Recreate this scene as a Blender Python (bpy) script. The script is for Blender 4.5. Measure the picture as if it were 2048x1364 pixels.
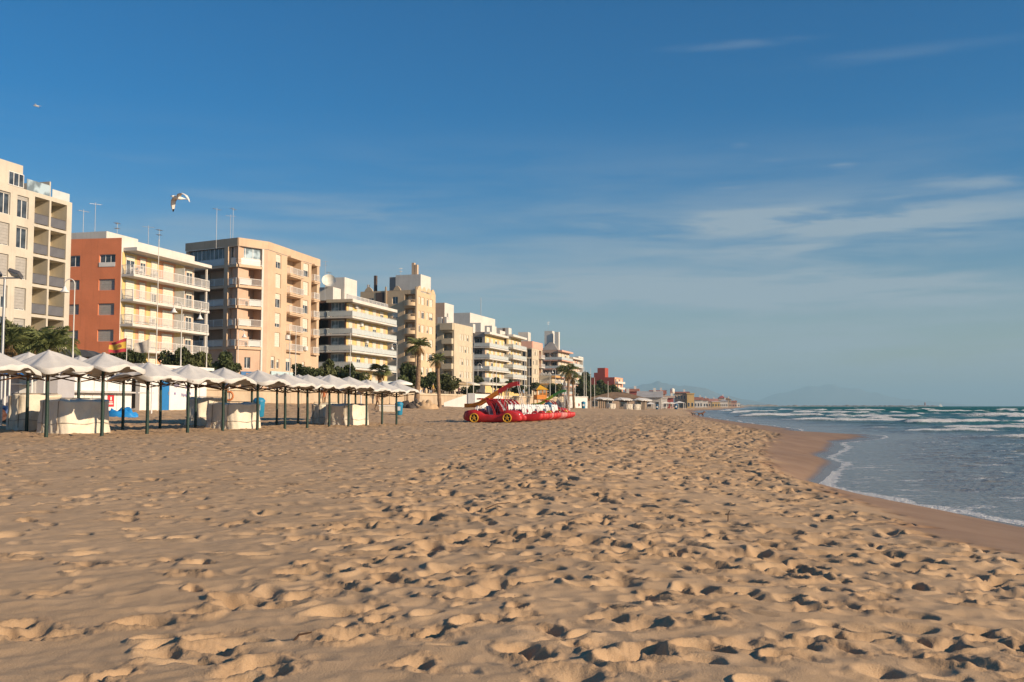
import bpy, bmesh, math, random
import numpy as np
from mathutils import Vector, Matrix

scene = bpy.context.scene
for o in list(bpy.data.objects):
    bpy.data.objects.remove(o)
col = scene.collection
R = math.radians
rnd = random.Random(7)

# ------------------------------------------------------------------ camera
F_PX = 1991.0
PITCH = math.atan(130 / F_PX)
CAM_H = 1.0
cam_d = bpy.data.cameras.new('camera')
cam_d.sensor_width = 36
cam_d.lens = 36 * F_PX / 2048
cam_d.clip_start = 0.1
cam_d.clip_end = 60000
cam = bpy.data.objects.new('camera', cam_d)
col.objects.link(cam)
cam.location = (0, 0, CAM_H)
cam.rotation_euler = (R(90) + PITCH, 0, 0)
scene.camera = cam

# ------------------------------------------------------------------ light
SUN_H = Vector((0.899, -0.438))
SUN_EL = 21.0
SUN_AZ = math.atan2(SUN_H.x, SUN_H.y)
sun_d = bpy.data.lights.new('sun', 'SUN')
sun_d.energy = 5.0
sun_d.color = (1.0, 0.78, 0.55)
sun_d.angle = R(0.5)
sun = bpy.data.objects.new('sun', sun_d)
col.objects.link(sun)
sv = Vector((SUN_H.x * math.cos(R(SUN_EL)), SUN_H.y * math.cos(R(SUN_EL)), math.sin(R(SUN_EL))))
sun.rotation_euler = sv.to_track_quat('Z', 'Y').to_euler()
sun.location = (30, -30, 60)

scene.view_settings.view_transform = 'Standard'
scene.view_settings.look = 'None'
scene.view_settings.gamma = 1
scene.view_settings.exposure = 0.55
scene.view_settings.use_curve_mapping = False
try:
    scene.cycles.use_denoising = True
    scene.cycles.max_bounces = 6
    scene.cycles.diffuse_bounces = 3
    scene.cycles.volume_bounces = 0
    scene.cycles.transparent_max_bounces = 8
except Exception:
    pass


class NT:
    """small helper round a node tree"""
    def __init__(s, tree):
        s.t = tree
        s.n = tree.nodes
        s.l = tree.links

    def node(s, typ, **kw):
        n = s.n.new(typ)
        for k, v in kw.items():
            if k.startswith('i_'):
                key = k[2:].replace('_', ' ')
                n.inputs[key].default_value = v
            else:
                setattr(n, k, v)
        return n

    def link(s, a, b):
        s.l.new(a, b)

    def val(s, x):
        return x

    def math(s, op, a, b=None, c=None, clamp=False):
        n = s.n.new('ShaderNodeMath')
        n.operation = op
        n.use_clamp = clamp
        for i, x in enumerate((a, b, c)):
            if x is None:
                continue
            if isinstance(x, (int, float)):
                n.inputs[i].default_value = x
            else:
                s.l.new(x, n.inputs[i])
        return n.outputs[0]

    def mix(s, f, a, b):
        n = s.n.new('ShaderNodeMix')
        n.data_type = 'RGBA'
        n.clamp_factor = True
        for i, x in ((0, f), (6, a), (7, b)):
            if isinstance(x, (int, float)):
                n.inputs[i].default_value = x
            elif isinstance(x, tuple):
                n.inputs[i].default_value = (*x[:3], 1)
            else:
                s.l.new(x, n.inputs[i])
        return n.outputs[2]

    def ramp(s, f, a, b, lo=0.0, hi=1.0):
        n = s.n.new('ShaderNodeMapRange')
        n.interpolation_type = 'SMOOTHSTEP'
        n.inputs['From Min'].default_value = a
        n.inputs['From Max'].default_value = b
        n.inputs['To Min'].default_value = lo
        n.inputs['To Max'].default_value = hi
        s.l.new(f, n.inputs['Value'])
        return n.outputs[0]

    def noise(s, vec, scale, detail=3, rough=0.55, dist=0.0):
        n = s.n.new('ShaderNodeTexNoise')
        n.inputs['Scale'].default_value = scale
        n.inputs['Detail'].default_value = detail
        n.inputs['Roughness'].default_value = rough
        n.inputs['Distortion'].default_value = dist
        if vec is not None:
            s.l.new(vec, n.inputs['Vector'])
        return n.outputs['Fac']

    def mapping(s, vec, scale=(1, 1, 1), rot=(0, 0, 0), loc=(0, 0, 0)):
        n = s.n.new('ShaderNodeMapping')
        n.inputs['Scale'].default_value = scale
        n.inputs['Rotation'].default_value = rot
        n.inputs['Location'].default_value = loc
        s.l.new(vec, n.inputs['Vector'])
        return n.outputs[0]


# ------------------------------------------------------------------ sky
world = bpy.data.worlds.new('World')
scene.world = world
world.use_nodes = True
w = NT(world.node_tree)
for n in list(w.n):
    w.n.remove(n)
wout = w.node('ShaderNodeOutputWorld')
bg = w.node('ShaderNodeBackground')
bg.inputs['Strength'].default_value = 0.065
w.link(bg.outputs[0], wout.inputs[0])
sky = w.node('ShaderNodeTexSky')
sky.sky_type = 'NISHITA'
sky.sun_disc = False
sky.sun_elevation = R(SUN_EL)
sky.sun_rotation = SUN_AZ
sky.altitude = 0
sky.air_density = 1.0
sky.dust_density = 0.6
sky.ozone_density = 2.2
tc = w.node('ShaderNodeTexCoord')
sep = w.node('ShaderNodeSeparateXYZ')
w.link(tc.outputs['Generated'], sep.inputs[0])
X_, Y_, Z_ = sep.outputs
az = w.math('ARCTAN2', X_, Y_)
el = w.math('ARCSINE', Z_)
comb = w.node('ShaderNodeCombineXYZ')
w.link(az, comb.inputs[0])
w.link(el, comb.inputs[1])
ae = comb.outputs[0]
# thin high cloud in level sheets, thicker low down
n1 = w.noise(w.mapping(ae, scale=(1.6, 15, 1), rot=(0, 0, R(-2)), loc=(3.1, 0.35, 0)), 1.0, 5, 0.55, 0.3)
n2 = w.noise(w.mapping(ae, scale=(6, 55, 1), rot=(0, 0, R(4)), loc=(1.1, 2.7, 0)), 1.0, 5, 0.6, 0.4)
sheet = w.math('ADD', w.math('MULTIPLY', n1, 0.72), w.math('MULTIPLY', n2, 0.28))
sheet = w.ramp(sheet, 0.38, 0.64)
low = w.ramp(el, R(17), R(5), 0.0, 1.0)
deck = w.math('MULTIPLY', sheet, low)


def streak(x0, y0, sx, sy, rot, amp):
    """a cloud streak of its own at an azimuth / elevation (degrees)"""
    m = w.mapping(ae, loc=(-R(x0), -R(y0), 0))
    m = w.mapping(m, scale=(1 / R(sx), 1 / R(sy), 0), rot=(0, 0, R(rot)))
    ln = w.node('ShaderNodeVectorMath', operation='LENGTH')
    w.link(m, ln.inputs[0])
    g = w.ramp(ln.outputs['Value'], 1.0, 0.0, 0.0, amp)
    return w.math('MULTIPLY', g, w.ramp(n2, 0.36, 0.62, 0.06, 1.0))


def azel(x, y):
    xc = (x - 1024) / F_PX
    yc = (682 - y) / F_PX
    d = Vector((xc, math.cos(PITCH) - yc * math.sin(PITCH), math.sin(PITCH) + yc * math.cos(PITCH))).normalized()
    return math.degrees(math.atan2(d.x, d.y)), math.degrees(math.asin(d.z))


st = deck
for (px, py, sx, sy, rot, amp) in [(1480, 88, 6, 0.40, 2, 0.24), (1760, 112, 10, 0.6, 1, 0.15), (1990, 358, 5.5, 0.75, -3, 0.55),
                                   (1480, 291, 0.8, 0.26, 0, 0.38), (1545, 320, 1.2, 0.2, 0, 0.2), (1440, 376, 1.9, 0.4, -2, 0.42),
                                   (1685, 331, 1.1, 0.3, 0, 0.35), (500, 390, 7, 0.5, 4, 0.25), (720, 430, 6, 0.6, 2, 0.25),
                                   (1750, 440, 14, 1.8, 0, 0.85), (1450, 450, 13, 1.3, 2, 0.7), (1560, 580, 20, 1.6, 0, 0.85), (1150, 575, 14, 1.3, 0, 0.7), (1700, 500, 15, 1.0, 1, 0.6)]:
    a_, e_ = azel(px, py)
    st = w.math('ADD', st, streak(a_, e_, sx, sy, rot, amp))
st = w.math('MULTIPLY', w.math('MINIMUM', st, 1.0), 0.80)
tint = w.node('ShaderNodeMix', data_type='RGBA', blend_type='MULTIPLY')
tint.inputs[0].default_value = 1.0
w.link(sky.outputs[0], tint.inputs[6])
tcol = w.mix(w.ramp(el, R(0), R(16)), (1.0, 0.98, 0.93), (0.05, 0.67, 1.10))
w.link(tcol, tint.inputs[7])
mixc = w.mix(st, tint.outputs[2], (3.9, 4.75, 5.4))
w.link(mixc, bg.inputs['Color'])

# ------------------------------------------------------------------ helpers
def ray(x, y):
    xc = (x - 1024) / F_PX
    yc = (682 - y) / F_PX
    return Vector((xc, math.cos(PITCH) - yc * math.sin(PITCH), math.sin(PITCH) + yc * math.cos(PITCH)))


def at(x, y, d):
    """the point at distance d (metres along +Y) that shows at photograph pixel x, y"""
    r = ray(x, y)
    return Vector((r.x / r.y * d, d, CAM_H + r.z / r.y * d))


def tag(o, label=None, cat=None, group=None, kind=None):
    if label:
        o['label'] = label
    if cat:
        o['category'] = cat
    if group:
        o['group'] = group
    if kind:
        o['kind'] = kind
    return o


def thing(name, label, cat, loc=(0, 0, 0), rz=0.0, group=None):
    o = bpy.data.objects.new(name, None)
    o.empty_display_size = 0.2
    col.objects.link(o)
    o.location = loc
    o.rotation_euler = (0, 0, rz)
    return tag(o, label, cat, group)


def link_mesh(name, me, parent=None, loc=(0, 0, 0), rz=0.0, label=None):
    o = bpy.data.objects.new(name, me)
    col.objects.link(o)
    o.parent = parent
    o.location = loc
    o.rotation_euler = (0, 0, rz)
    if label:
        o['label'] = label
    return o


def copy_tree(o, parent=None):
    c = o.copy()
    col.objects.link(c)
    if parent:
        c.parent = parent
    for ch in list(o.children):
        copy_tree(ch, c)
    return c


class MB:
    """collects boxes, tubes and sheets into one mesh"""
    def __init__(s):
        s.v = []
        s.f = []
        s.m = []
        s.smooth = []

    def add(s, vs, fs, mi=0, smooth=False):
        b = len(s.v)
        s.v += [tuple(p) for p in vs]
        for f in fs:
            s.f.append(tuple(b + i for i in f))
            s.m.append(mi)
            s.smooth.append(smooth)

    def box(s, x0, x1, y0, y1, z0, z1, mi=0):
        s.add([(x0, y0, z0), (x1, y0, z0), (x1, y1, z0), (x0, y1, z0), (x0, y0, z1), (x1, y0, z1), (x1, y1, z1), (x0, y1, z1)],
              [(3, 2, 1, 0), (4, 5, 6, 7), (0, 1, 5, 4), (1, 2, 6, 5), (2, 3, 7, 6), (3, 0, 4, 7)], mi)

    def quad(s, a, b, c, d, mi=0):
        s.add([a, b, c, d], [(0, 1, 2, 3)], mi)

    def prism(s, poly, z0, z1, mi=0):
        n = len(poly)
        vs = [(p[0], p[1], z0) for p in poly] + [(p[0], p[1], z1) for p in poly]
        fs = [tuple(range(n - 1, -1, -1)), tuple(range(n, 2 * n))]
        fs += [(i, (i + 1) % n, n + (i + 1) % n, n + i) for i in range(n)]
        s.add(vs, fs, mi)

    def tube(s, path, rad, n=8, mi=0, cap=True):
        path = [Vector(p) for p in path]
        if not isinstance(rad, (list, tuple)):
            rad = [rad] * len(path)
        vs, fs = [], []
        prev = None
        for i, p in enumerate(path):
            t = (path[min(i + 1, len(path) - 1)] - path[max(i - 1, 0)]).normalized()
            if prev is None:
                a = t.orthogonal().normalized()
            else:
                a = (prev - t * prev.dot(t)).normalized()
            prev = a
            b = t.cross(a)
            for k in range(n):
                an = 2 * math.pi * k / n
                vs.append(p + (a * math.cos(an) + b * math.sin(an)) * rad[i])
        for i in range(len(path) - 1):
            for k in range(n):
                k2 = (k + 1) % n
                fs.append((i * n + k, i * n + k2, (i + 1) * n + k2, (i + 1) * n + k))
        s.add(vs, fs, mi, True)
        if cap:
            m = len(path) - 1
            s.add(vs[:n], [tuple(range(n - 1, -1, -1))], mi)
            s.add(vs[m * n:], [tuple(range(n))], mi)

    def lathe(s, prof, n=16, mi=0, c=(0, 0, 0), cap=True):
        vs, fs = [], []
        for (r, z) in prof:
            for k in range(n):
                an = 2 * math.pi * k / n
                vs.append((c[0] + r * math.cos(an), c[1] + r * math.sin(an), c[2] + z))
        for i in range(len(prof) - 1):
            for k in range(n):
                k2 = (k + 1) % n
                fs.append((i * n + k, i * n + k2, (i + 1) * n + k2, (i + 1) * n + k))
        s.add(vs, fs, mi, True)
        if cap:
            m = len(prof) - 1
            s.add(vs[:n], [tuple(range(n - 1, -1, -1))], mi)
            s.add(vs[m * n:], [tuple(range(n))], mi)

    def torus(s, c, axis, Rr, r, n=24, k=8, mi=0):
        axis = Vector(axis).normalized()
        a = axis.orthogonal().normalized()
        b = axis.cross(a)
        c = Vector(c)
        vs, fs = [], []
        for i in range(n):
            an = 2 * math.pi * i / n
            rad = a * math.cos(an) + b * math.sin(an)
            for j in range(k):
                bn = 2 * math.pi * j / k
                vs.append(c + rad * (Rr + r * math.cos(bn)) + axis * (r * math.sin(bn)))
        for i in range(n):
            for j in range(k):
                fs.append((i * k + j, ((i + 1) % n) * k + j, ((i + 1) % n) * k + (j + 1) % k, i * k + (j + 1) % k))
        s.add(vs, fs, mi, True)

    def mesh(s, name, mats):
        me = bpy.data.meshes.new(name)
        me.from_pydata(s.v, [], s.f)
        for m in (mats if isinstance(mats, (list, tuple)) else [mats]):
            me.materials.append(m)
        me.polygons.foreach_set('material_index', s.m)
        me.polygons.foreach_set('use_smooth', s.smooth)
        me.update()
        return me

    def build(s, name, mats, parent=None, loc=(0, 0, 0), rz=0.0, label=None):
        return link_mesh(name, s.mesh(name, mats), parent, loc, rz, label)


MATS = {}


def mat(name, colr, rough=0.7, var=0.12, scale=1.5, bump=0.0, bscale=20, metal=0.0, spec=0.4, coord='Object', grime=0.0, coat=0.0, streaks=0.0):
    """painted / plastered / woven surface: a base colour with blotches, fine relief and wear"""
    if name in MATS:
        return MATS[name]
    m = bpy.data.materials.new(name)
    m.use_nodes = True
    t = NT(m.node_tree)
    p = t.n['Principled BSDF']
    tcn = t.node('ShaderNodeTexCoord')
    v = tcn.outputs[coord]
    f = t.noise(v, scale, 5, 0.6)
    dark = tuple(c * (1 - var) for c in colr)
    lite = tuple(min(1, c * (1 + var * 0.7)) for c in colr)
    c = t.mix(t.ramp(f, 0.3, 0.7), dark, lite)
    if streaks:
        sn = t.noise(t.mapping(v, scale=(3.0, 3.0, 0.12)), 1.0, 4, 0.6)
        c = t.mix(t.ramp(sn, 0.52, 0.78, 0.0, streaks), c, tuple(x * 0.55 for x in colr))
    if grime:
        gn = t.noise(v, scale * 4.3, 6, 0.65)
        c = t.mix(t.ramp(gn, 0.55, 0.75, 0.0, grime), c, tuple(x * 0.5 for x in colr))
    t.link(c, p.inputs['Base Color'])
    p.inputs['Roughness'].default_value = rough
    p.inputs['Metallic'].default_value = metal
    p.inputs['Specular IOR Level'].default_value = spec
    p.inputs['Coat Weight'].default_value = coat
    if bump:
        bn = t.node('ShaderNodeBump')
        bn.inputs['Strength'].default_value = bump
        bn.inputs['Distance'].default_value = 0.02
        t.link(t.noise(v, bscale, 4, 0.6), bn.inputs['Height'])
        t.link(bn.outputs[0], p.inputs['Normal'])
    MATS[name] = m
    return m


# numpy noise -------------------------------------------------------------
_rs = np.random.RandomState(11)
_perm = np.concatenate([_rs.permutation(512)] * 2)
_gx = np.cos(np.arange(512) * 2.399963)
_gy = np.sin(np.arange(512) * 2.399963)


def pnoise(x, y):
    xi = np.floor(x).astype(np.int64)
    yi = np.floor(y).astype(np.int64)
    xf = x - xi
    yf = y - yi
    xi &= 511
    yi &= 511
    u = xf * xf * xf * (xf * (xf * 6 - 15) + 10)
    v = yf * yf * yf * (yf * (yf * 6 - 15) + 10)

    def g(ix, iy, fx, fy):
        h = _perm[(_perm[ix & 511] + iy) & 511]
        return _gx[h] * fx + _gy[h] * fy
    a = g(xi, yi, xf, yf)
    b = g(xi + 1, yi, xf - 1, yf)
    c = g(xi, yi + 1, xf, yf - 1)
    d = g(xi + 1, yi + 1, xf - 1, yf - 1)
    return (a + (b - a) * u + ((c + (d - c) * u) - (a + (b - a) * u)) * v) * 1.5


def fbm(x, y, oct=3, gain=0.5):
    s = np.zeros_like(x)
    a = 1.0
    for i in range(oct):
        s += a * pnoise(x * 2 ** i + 17.3 * i, y * 2 ** i - 9.1 * i)
        a *= gain
    return s


def sstep(a, b, x):
    t = np.clip((x - a) / (b - a), 0, 1)
    return t * t * (3 - 2 * t)


def grid_mesh(name, P, keep=None, attrs=None, smooth=True):
    """P: rows x cols x 3 -> mesh of quads (keep: bool per quad)"""
    nr, nc = P.shape[:2]
    idx = np.arange(nr * nc).reshape(nr, nc)
    q = np.stack([idx[:-1, :-1], idx[:-1, 1:], idx[1:, 1:], idx[1:, :-1]], -1)
    if keep is not None:
        q = q[keep]
    q = q.reshape(-1, 4)
    used = np.zeros(nr * nc, bool)
    used[q.ravel()] = True
    remap = np.cumsum(used) - 1
    V = P.reshape(-1, 3)[used]
    q = remap[q]
    me = bpy.data.meshes.new(name)
    me.vertices.add(len(V))
    me.vertices.foreach_set('co', V.astype(np.float32).ravel())
    me.loops.add(q.size)
    me.loops.foreach_set('vertex_index', q.ravel().astype(np.int32))
    me.polygons.add(len(q))
    me.polygons.foreach_set('loop_start', np.arange(0, q.size, 4, dtype=np.int32))
    try:
        me.polygons.foreach_set('loop_total', np.full(len(q), 4, np.int32))
    except Exception:
        pass
    me.polygons.foreach_set('use_smooth', np.full(len(q), smooth, bool))
    me.update(calc_edges=True)
    for k, a in (attrs or {}).items():
        at_ = me.attributes.new(k, 'FLOAT', 'POINT')
        at_.data.foreach_set('value', a.ravel()[used].astype(np.float32))
    return me
# ------------------------------------------------------------------ the lie of the land
SEA_Z = -0.6
PROM_Z = 2.2
_WY = np.array([-60, 89, 178, 190, 240, 300, 400, 1000, 1400.])
_WX = np.array([-78.2, -23.4, 9.3, 6.5, 14.0, 33.0, 66, 216, 316.])
_DY = np.array([0, 4, 7.7, 9.3, 15.3, 20.2, 31.9, 44.4, 75, 100, 140, 178, 300, 400, 1000, 1400.])
_DX = np.array([4.6, 4.3, 3.97, 3.76, 4.5, 5.0, 7.6, 11.6, 15.4, 18.5, 24.5, 31.5, 52, 81, 231, 330.])
_SY = np.array([0, 6, 10, 13.5, 15.5, 17.7, 20.0, 21.2, 23.1, 28.2, 30.9, 38.4, 43.6, 50, 54, 57.5, 61, 69, 78, 91, 152, 199, 300, 400, 1000, 1400.])
_SX = np.array([9.0, 8.0, 7.4, 6.9, 6.6, 6.4, 6.15, 6.5, 7.3, 9.3, 9.7, 12.8, 14.3, 18.6, 20.0, 19.3, 17.6, 19.8, 20.8, 21.8, 28.7, 37, 57, 85, 235, 335.])


def wall_x(y):
    return np.interp(y, _WY, _WX)


def dry_x(y):
    return np.interp(y, _DY, _DX)


def water_x(y):
    return np.interp(y, _SY, _SX)


def base_z(x, y):
    q = (x - wall_x(y)) * 0.938
    zin = 1.25 * np.clip(1 - q / 26.0, 0, 1.0) ** 1.15
    zin = np.where(y > 110, zin * np.clip(1 - (y - 110) / 160.0, 0.25, 1), zin)
    dx = dry_x(y)
    wx = np.maximum(water_x(y), dx + 0.8)
    z = zin - 0.22 * sstep(dx - 4.0, dx, x)
    t = np.clip((x - dx) / (wx - dx), 0, 1)
    z = np.where(x > dx, z * (1 - t) + t * SEA_Z, z)
    sl = np.minimum((SEA_Z + 0.22) / (dx - wx), 0.2)
    z = np.where(x > wx, SEA_Z - np.minimum((x - wx) * np.maximum(sl, 0.09), 0.3) - np.minimum(np.maximum(x - wx - 3, 0) * 0.05, 1.4), z)
    return z


def ground_z(x, y):
    """ground level anywhere: sand, sloping bank or promenade"""
    wx_ = float(wall_x(y))
    if x > wx_:
        return zg(x, y)
    zf = float(np.interp(y, [0, 184, 205, 1400], [PROM_Z, PROM_Z, 0.6, 0.6]))
    return zf + (PROM_Z - zf) * min(1.0, (wx_ - x) / 14.0)


def zg(x, y):
    return float(base_z(np.array([float(x)]), np.array([float(y)]))[0])


# ------------------------------------------------------------------ sand
def build_sand():
    th = np.concatenate([np.linspace(-80, -30, 40, endpoint=False), np.linspace(-30, 30, 580, endpoint=False), np.linspace(30, 80, 41)])
    th = np.radians(th)
    rr = [1.0]
    while rr[-1] < 1500:
        r = rr[-1]
        k = 0.02 if r < 3.1 else (0.0036 if r < 26 else (0.0047 if r < 120 else (0.009 if r < 220 else 0.02)))
        rr.append(r * (1 + k))
    rr = np.array(rr)
    TH, RR = np.meshgrid(th, rr)
    X = RR * np.sin(TH)
    Y = RR * np.cos(TH)
    B = base_z(X, Y)
    dx = dry_x(Y)
    wx = np.maximum(water_x(Y), dx + 0.8)
    edge_n = fbm(X * 0.45, Y * 0.45, 3) * 0.55
    dry = 1 - sstep(-0.7, 0.45, X - dx + edge_n)
    near = 1 - sstep(60, 160, RR)
    # broad swells and wind-blown streaks running away to the right
    H = 0.016 * fbm(X * 0.42, Y * 0.42, 3)
    a, b = X * 0.80 + Y * 0.60, -X * 0.60 + Y * 0.80
    H += 0.0085 * fbm(a * 1.1, b * 2.8, 3) + 0.0035 * pnoise(a * 2.3 + 5, b * 6.0)
    rid = 1 - np.abs(pnoise(a * 1.1 + 40, b * 3.0 + 3))
    H += 0.006 * rid ** 3
    H += 0.0042 * fbm(X * 6.5, Y * 6.5, 2)
    H *= dry * (0.35 + 0.65 * near)
    # footprints: hollows pressed into dry sand, some crisp, most softened by wind
    rs = np.random.RandomState(5)
    prints = []
    N = 190000
    pr = np.sqrt(rs.rand(N)) * 110
    pt = np.radians(rs.rand(N) * 62 - 31)
    px, py = pr * np.sin(pt), pr * np.cos(pt)
    d_in = dry_x(py) - px
    dens = np.where((d_in > -0.5) & (d_in < 6), 28.0, 11.0)
    dens = np.where(d_in < -0.5, 0.12, dens)
    dens = np.where(d_in < -1.6, 0.0, dens)
    dens = np.where(px < -1.5, 9.0, dens)
    patch = fbm(px * 0.22, py * 0.22, 2)
    dens = np.where(pr > 55, dens * 0.45, dens)
    dens = dens * np.clip(1.0 + 0.9 * patch, 0.5, 1.7)
    area = 0.5 * 110 ** 2 * np.radians(62)
    keep = rs.rand(N) < dens * area / N
    px, py, pr, pt, d_in = px[keep], py[keep], pr[keep], pt[keep], d_in[keep]
    th0, lr0 = th, np.log(rr)
    crumb = np.zeros_like(H)
    PIT = np.zeros_like(H)
    RIM = np.zeros_like(H)
    for i in range(len(px)):
        if pr[i] < 2.6:
            continue
        crisp = rs.rand() < (0.62 if d_in[i] < 6 else (0.55 if px[i] > -1.5 else 0.5))
        soft = rs.uniform(0.2, 1.2)
        L = rs.uniform(0.065, 0.135)
        W = L * rs.uniform(0.48, 0.85)
        dep = rs.uniform(0.040, 0.076) * (0.6 + L * 4.2) if crisp else rs.uniform(0.008, 0.022)
        if d_in[i] < 6 and pr[i] > 7:
            dep *= 1.25
            L *= 1.18
            W *= 1.18
        fs_ = 1 + 0.9 * min(1.0, max(0.0, (pr[i] - 12) / 45))
        L *= fs_
        W *= fs_
        dep *= 1 + 0.7 * (fs_ - 1)
        if d_in[i] < -0.3:
            dep *= 0.3
        an = R(20) + rs.randn() * R(42)
        if rs.rand() < 0.25:
            an += R(90)
        m = 0.52 if pr[i] < 30 else 0.85
        r0, r1 = np.searchsorted(rr, [pr[i] - m, pr[i] + m])
        dth = m / pr[i]
        c0, c1 = np.searchsorted(th, [pt[i] - dth, pt[i] + dth])
        if r1 - r0 < 2 or c1 - c0 < 2:
            continue
        sl = (slice(r0, r1), slice(c0, c1))
        ux, uy = X[sl] - px[i], Y[sl] - py[i]
        aa = ux * math.sin(an) + uy * math.cos(an)
        bb = ux * math.cos(an) - uy * math.sin(an)
        wob = 1 + 0.16 * pnoise(ux * 7 + i * 3.1, uy * 7 + i)
        bb2 = bb + 0.25 * aa * aa / L * rs.choice([-1, 1])
        dd = np.sqrt((aa / L) ** 2 + (bb2 / W) ** 2) * wob
        if crisp:
            lee = np.clip(-ux / L, 0, 1.2) * soft
            t_ = np.clip((dd - 0.25 + 0.2 * lee) / (0.81 + 0.95 * lee), 0, 1)
            pit = 1 - t_ * t_ * (3 - 2 * t_)
            heel = 1 + 0.35 * np.clip(aa / L, -1, 1)
        else:
            pit = 1 - sstep(0.1, 1.5, dd)
            heel = 1.0
        rim = np.exp(-((dd - 1.30) / 0.24) ** 2) * (0.75 + 0.6 * np.clip(-aa / L, -1, 1.2))
        PIT[sl] = np.maximum(PIT[sl], dep * pit * heel)
        RIM[sl] = np.maximum(RIM[sl], dep * (0.2 + 0.3 * (fs_ - 1)) * rim)
        if crisp and rs.rand() < 0.45:
            crumb[sl] = np.maximum(crumb[sl], np.exp(-((dd - 1.3) / 0.6) ** 2))
    H += RIM * (1 - np.clip(PIT / 0.02, 0, 1)) - PIT
    # crumbs of caked sand kicked up round fresh prints
    cr = pnoise(X * 22, Y * 22) + 0.7 * pnoise(X * 47 + 9, Y * 47)
    H += 0.0075 * np.clip(crumb, 0, 1) * np.clip(cr, -0.8, 1.0) * dry
    H += 0.0016 * pnoise(X * 14, Y * 14) * dry
    # smooth swash slope with scalloped edge
    wetz = 1 - dry
    H += wetz * 0.022 * fbm(X * 0.55 + 3, Y * 0.22, 2) * sstep(0, 1.2, X - dx)
    far = sstep(30, 80, RR)
    H += far * dry * (0.075 * fbm(X * 0.62, Y * 0.62, 2) * np.clip(RR / 110, 0.4, 1.6))
    # the sand dips out of sight below the sea and the promenade
    Z = B + H
    Z = np.where(X > wx + 1.5, np.minimum(Z, SEA_Z - 0.08), Z)
    wet = sstep(-0.25, 0.75, X - dx + edge_n * 0.9)
    film = sstep(0.10, 0.035, Z - SEA_Z)
    keep = np.ones((len(rr) - 1, len(th) - 1), bool)
    keep &= (X - wx)[:-1, :-1] < 40
    keep &= (X - wall_x(Y))[:-1, :-1] > -14
    P = np.stack([X, Y, Z], -1)
    me = grid_mesh('sand_beach', P, keep, {'wet': wet, 'film': film, 'far': far, 'crumb': crumb * dry})
    m = bpy.data.materials.new('sand')
    m.use_nodes = True
    t = NT(m.node_tree)
    p = t.n['Principled BSDF']
    tcn = t.node('ShaderNodeTexCoord')
    v = tcn.outputs['Object']

    def attr(k):
        n = t.node('ShaderNodeAttribute', attribute_name=k)
        return n.outputs['Fac']
    c = t.mix(t.ramp(t.noise(v, 0.35, 4, 0.6), 0.3, 0.7), (0.46, 0.315, 0.185), (0.53, 0.37, 0.225))
    c = t.mix(t.ramp(t.noise(v, 3.3, 5, 0.65), 0.35, 0.75, 0, 0.35), c, (0.40, 0.265, 0.145))
    c = t.mix(t.ramp(t.noise(v, 190, 2, 0.7), 0.35, 0.68, 0, 0.42), c, (0.30, 0.195, 0.11))
    c = t.mix(t.ramp(t.noise(v, 260, 1, 0.5), 0.66, 0.74, 0, 0.5), c, (0.62, 0.50, 0.37))
    c = t.mix(t.math('MULTIPLY', attr('crumb'), 0.35), c, (0.33, 0.205, 0.11))
    # specks of dry weed, shell and wood
    c = t.mix(t.ramp(t.noise(v, 26, 3, 0.75), 0.70, 0.745, 0, 0.75), c, (0.12, 0.075, 0.045))
    cw = t.mix(t.ramp(t.noise(v, 1.1, 4, 0.6), 0.3, 0.7), (0.28, 0.165, 0.085), (0.34, 0.21, 0.115))
    c = t.mix(attr('wet'), c, cw)
    c = t.mix(attr('film'), c, (0.13, 0.09, 0.06))
    t.link(c, p.inputs['Base Color'])
    rough = t.math('SUBTRACT', 0.92, t.math('MULTIPLY', attr('wet'), 0.36))
    rough = t.math('SUBTRACT', rough, t.math('MULTIPLY', attr('film'), 0.32), clamp=True)
    t.link(rough, p.inputs['Roughness'])
    p.inputs['Specular IOR Level'].default_value = 0.25
    b1 = t.node('ShaderNodeBump')
    b1.inputs['Distance'].default_value = 0.009
    t.link(t.math('SUBTRACT', 0.55, t.math('MULTIPLY', attr('wet'), 0.45)), b1.inputs['Strength'])
    t.link(t.noise(v, 110, 3, 0.7), b1.inputs['Height'])
    b2 = t.node('ShaderNodeBump')
    b2.inputs['Distance'].default_value = 0.16
    t.link(t.math('MULTIPLY', t.math('MULTIPLY', attr('far'), t.math('SUBTRACT', 1.0, attr('wet'))), 0.45), b2.inputs['Strength'])
    t.link(t.noise(v, 2.6, 4, 0.6), b2.inputs['Height'])
    t.link(b1.outputs[0], b2.inputs['Normal'])
    t.link(b2.outputs[0], p.inputs['Normal'])
    me.materials.append(m)
    o = link_mesh('sand_beach', me)
    tag(o, 'trodden golden sand of the beach', None, None, 'structure')
    return o


build_sand()


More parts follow.
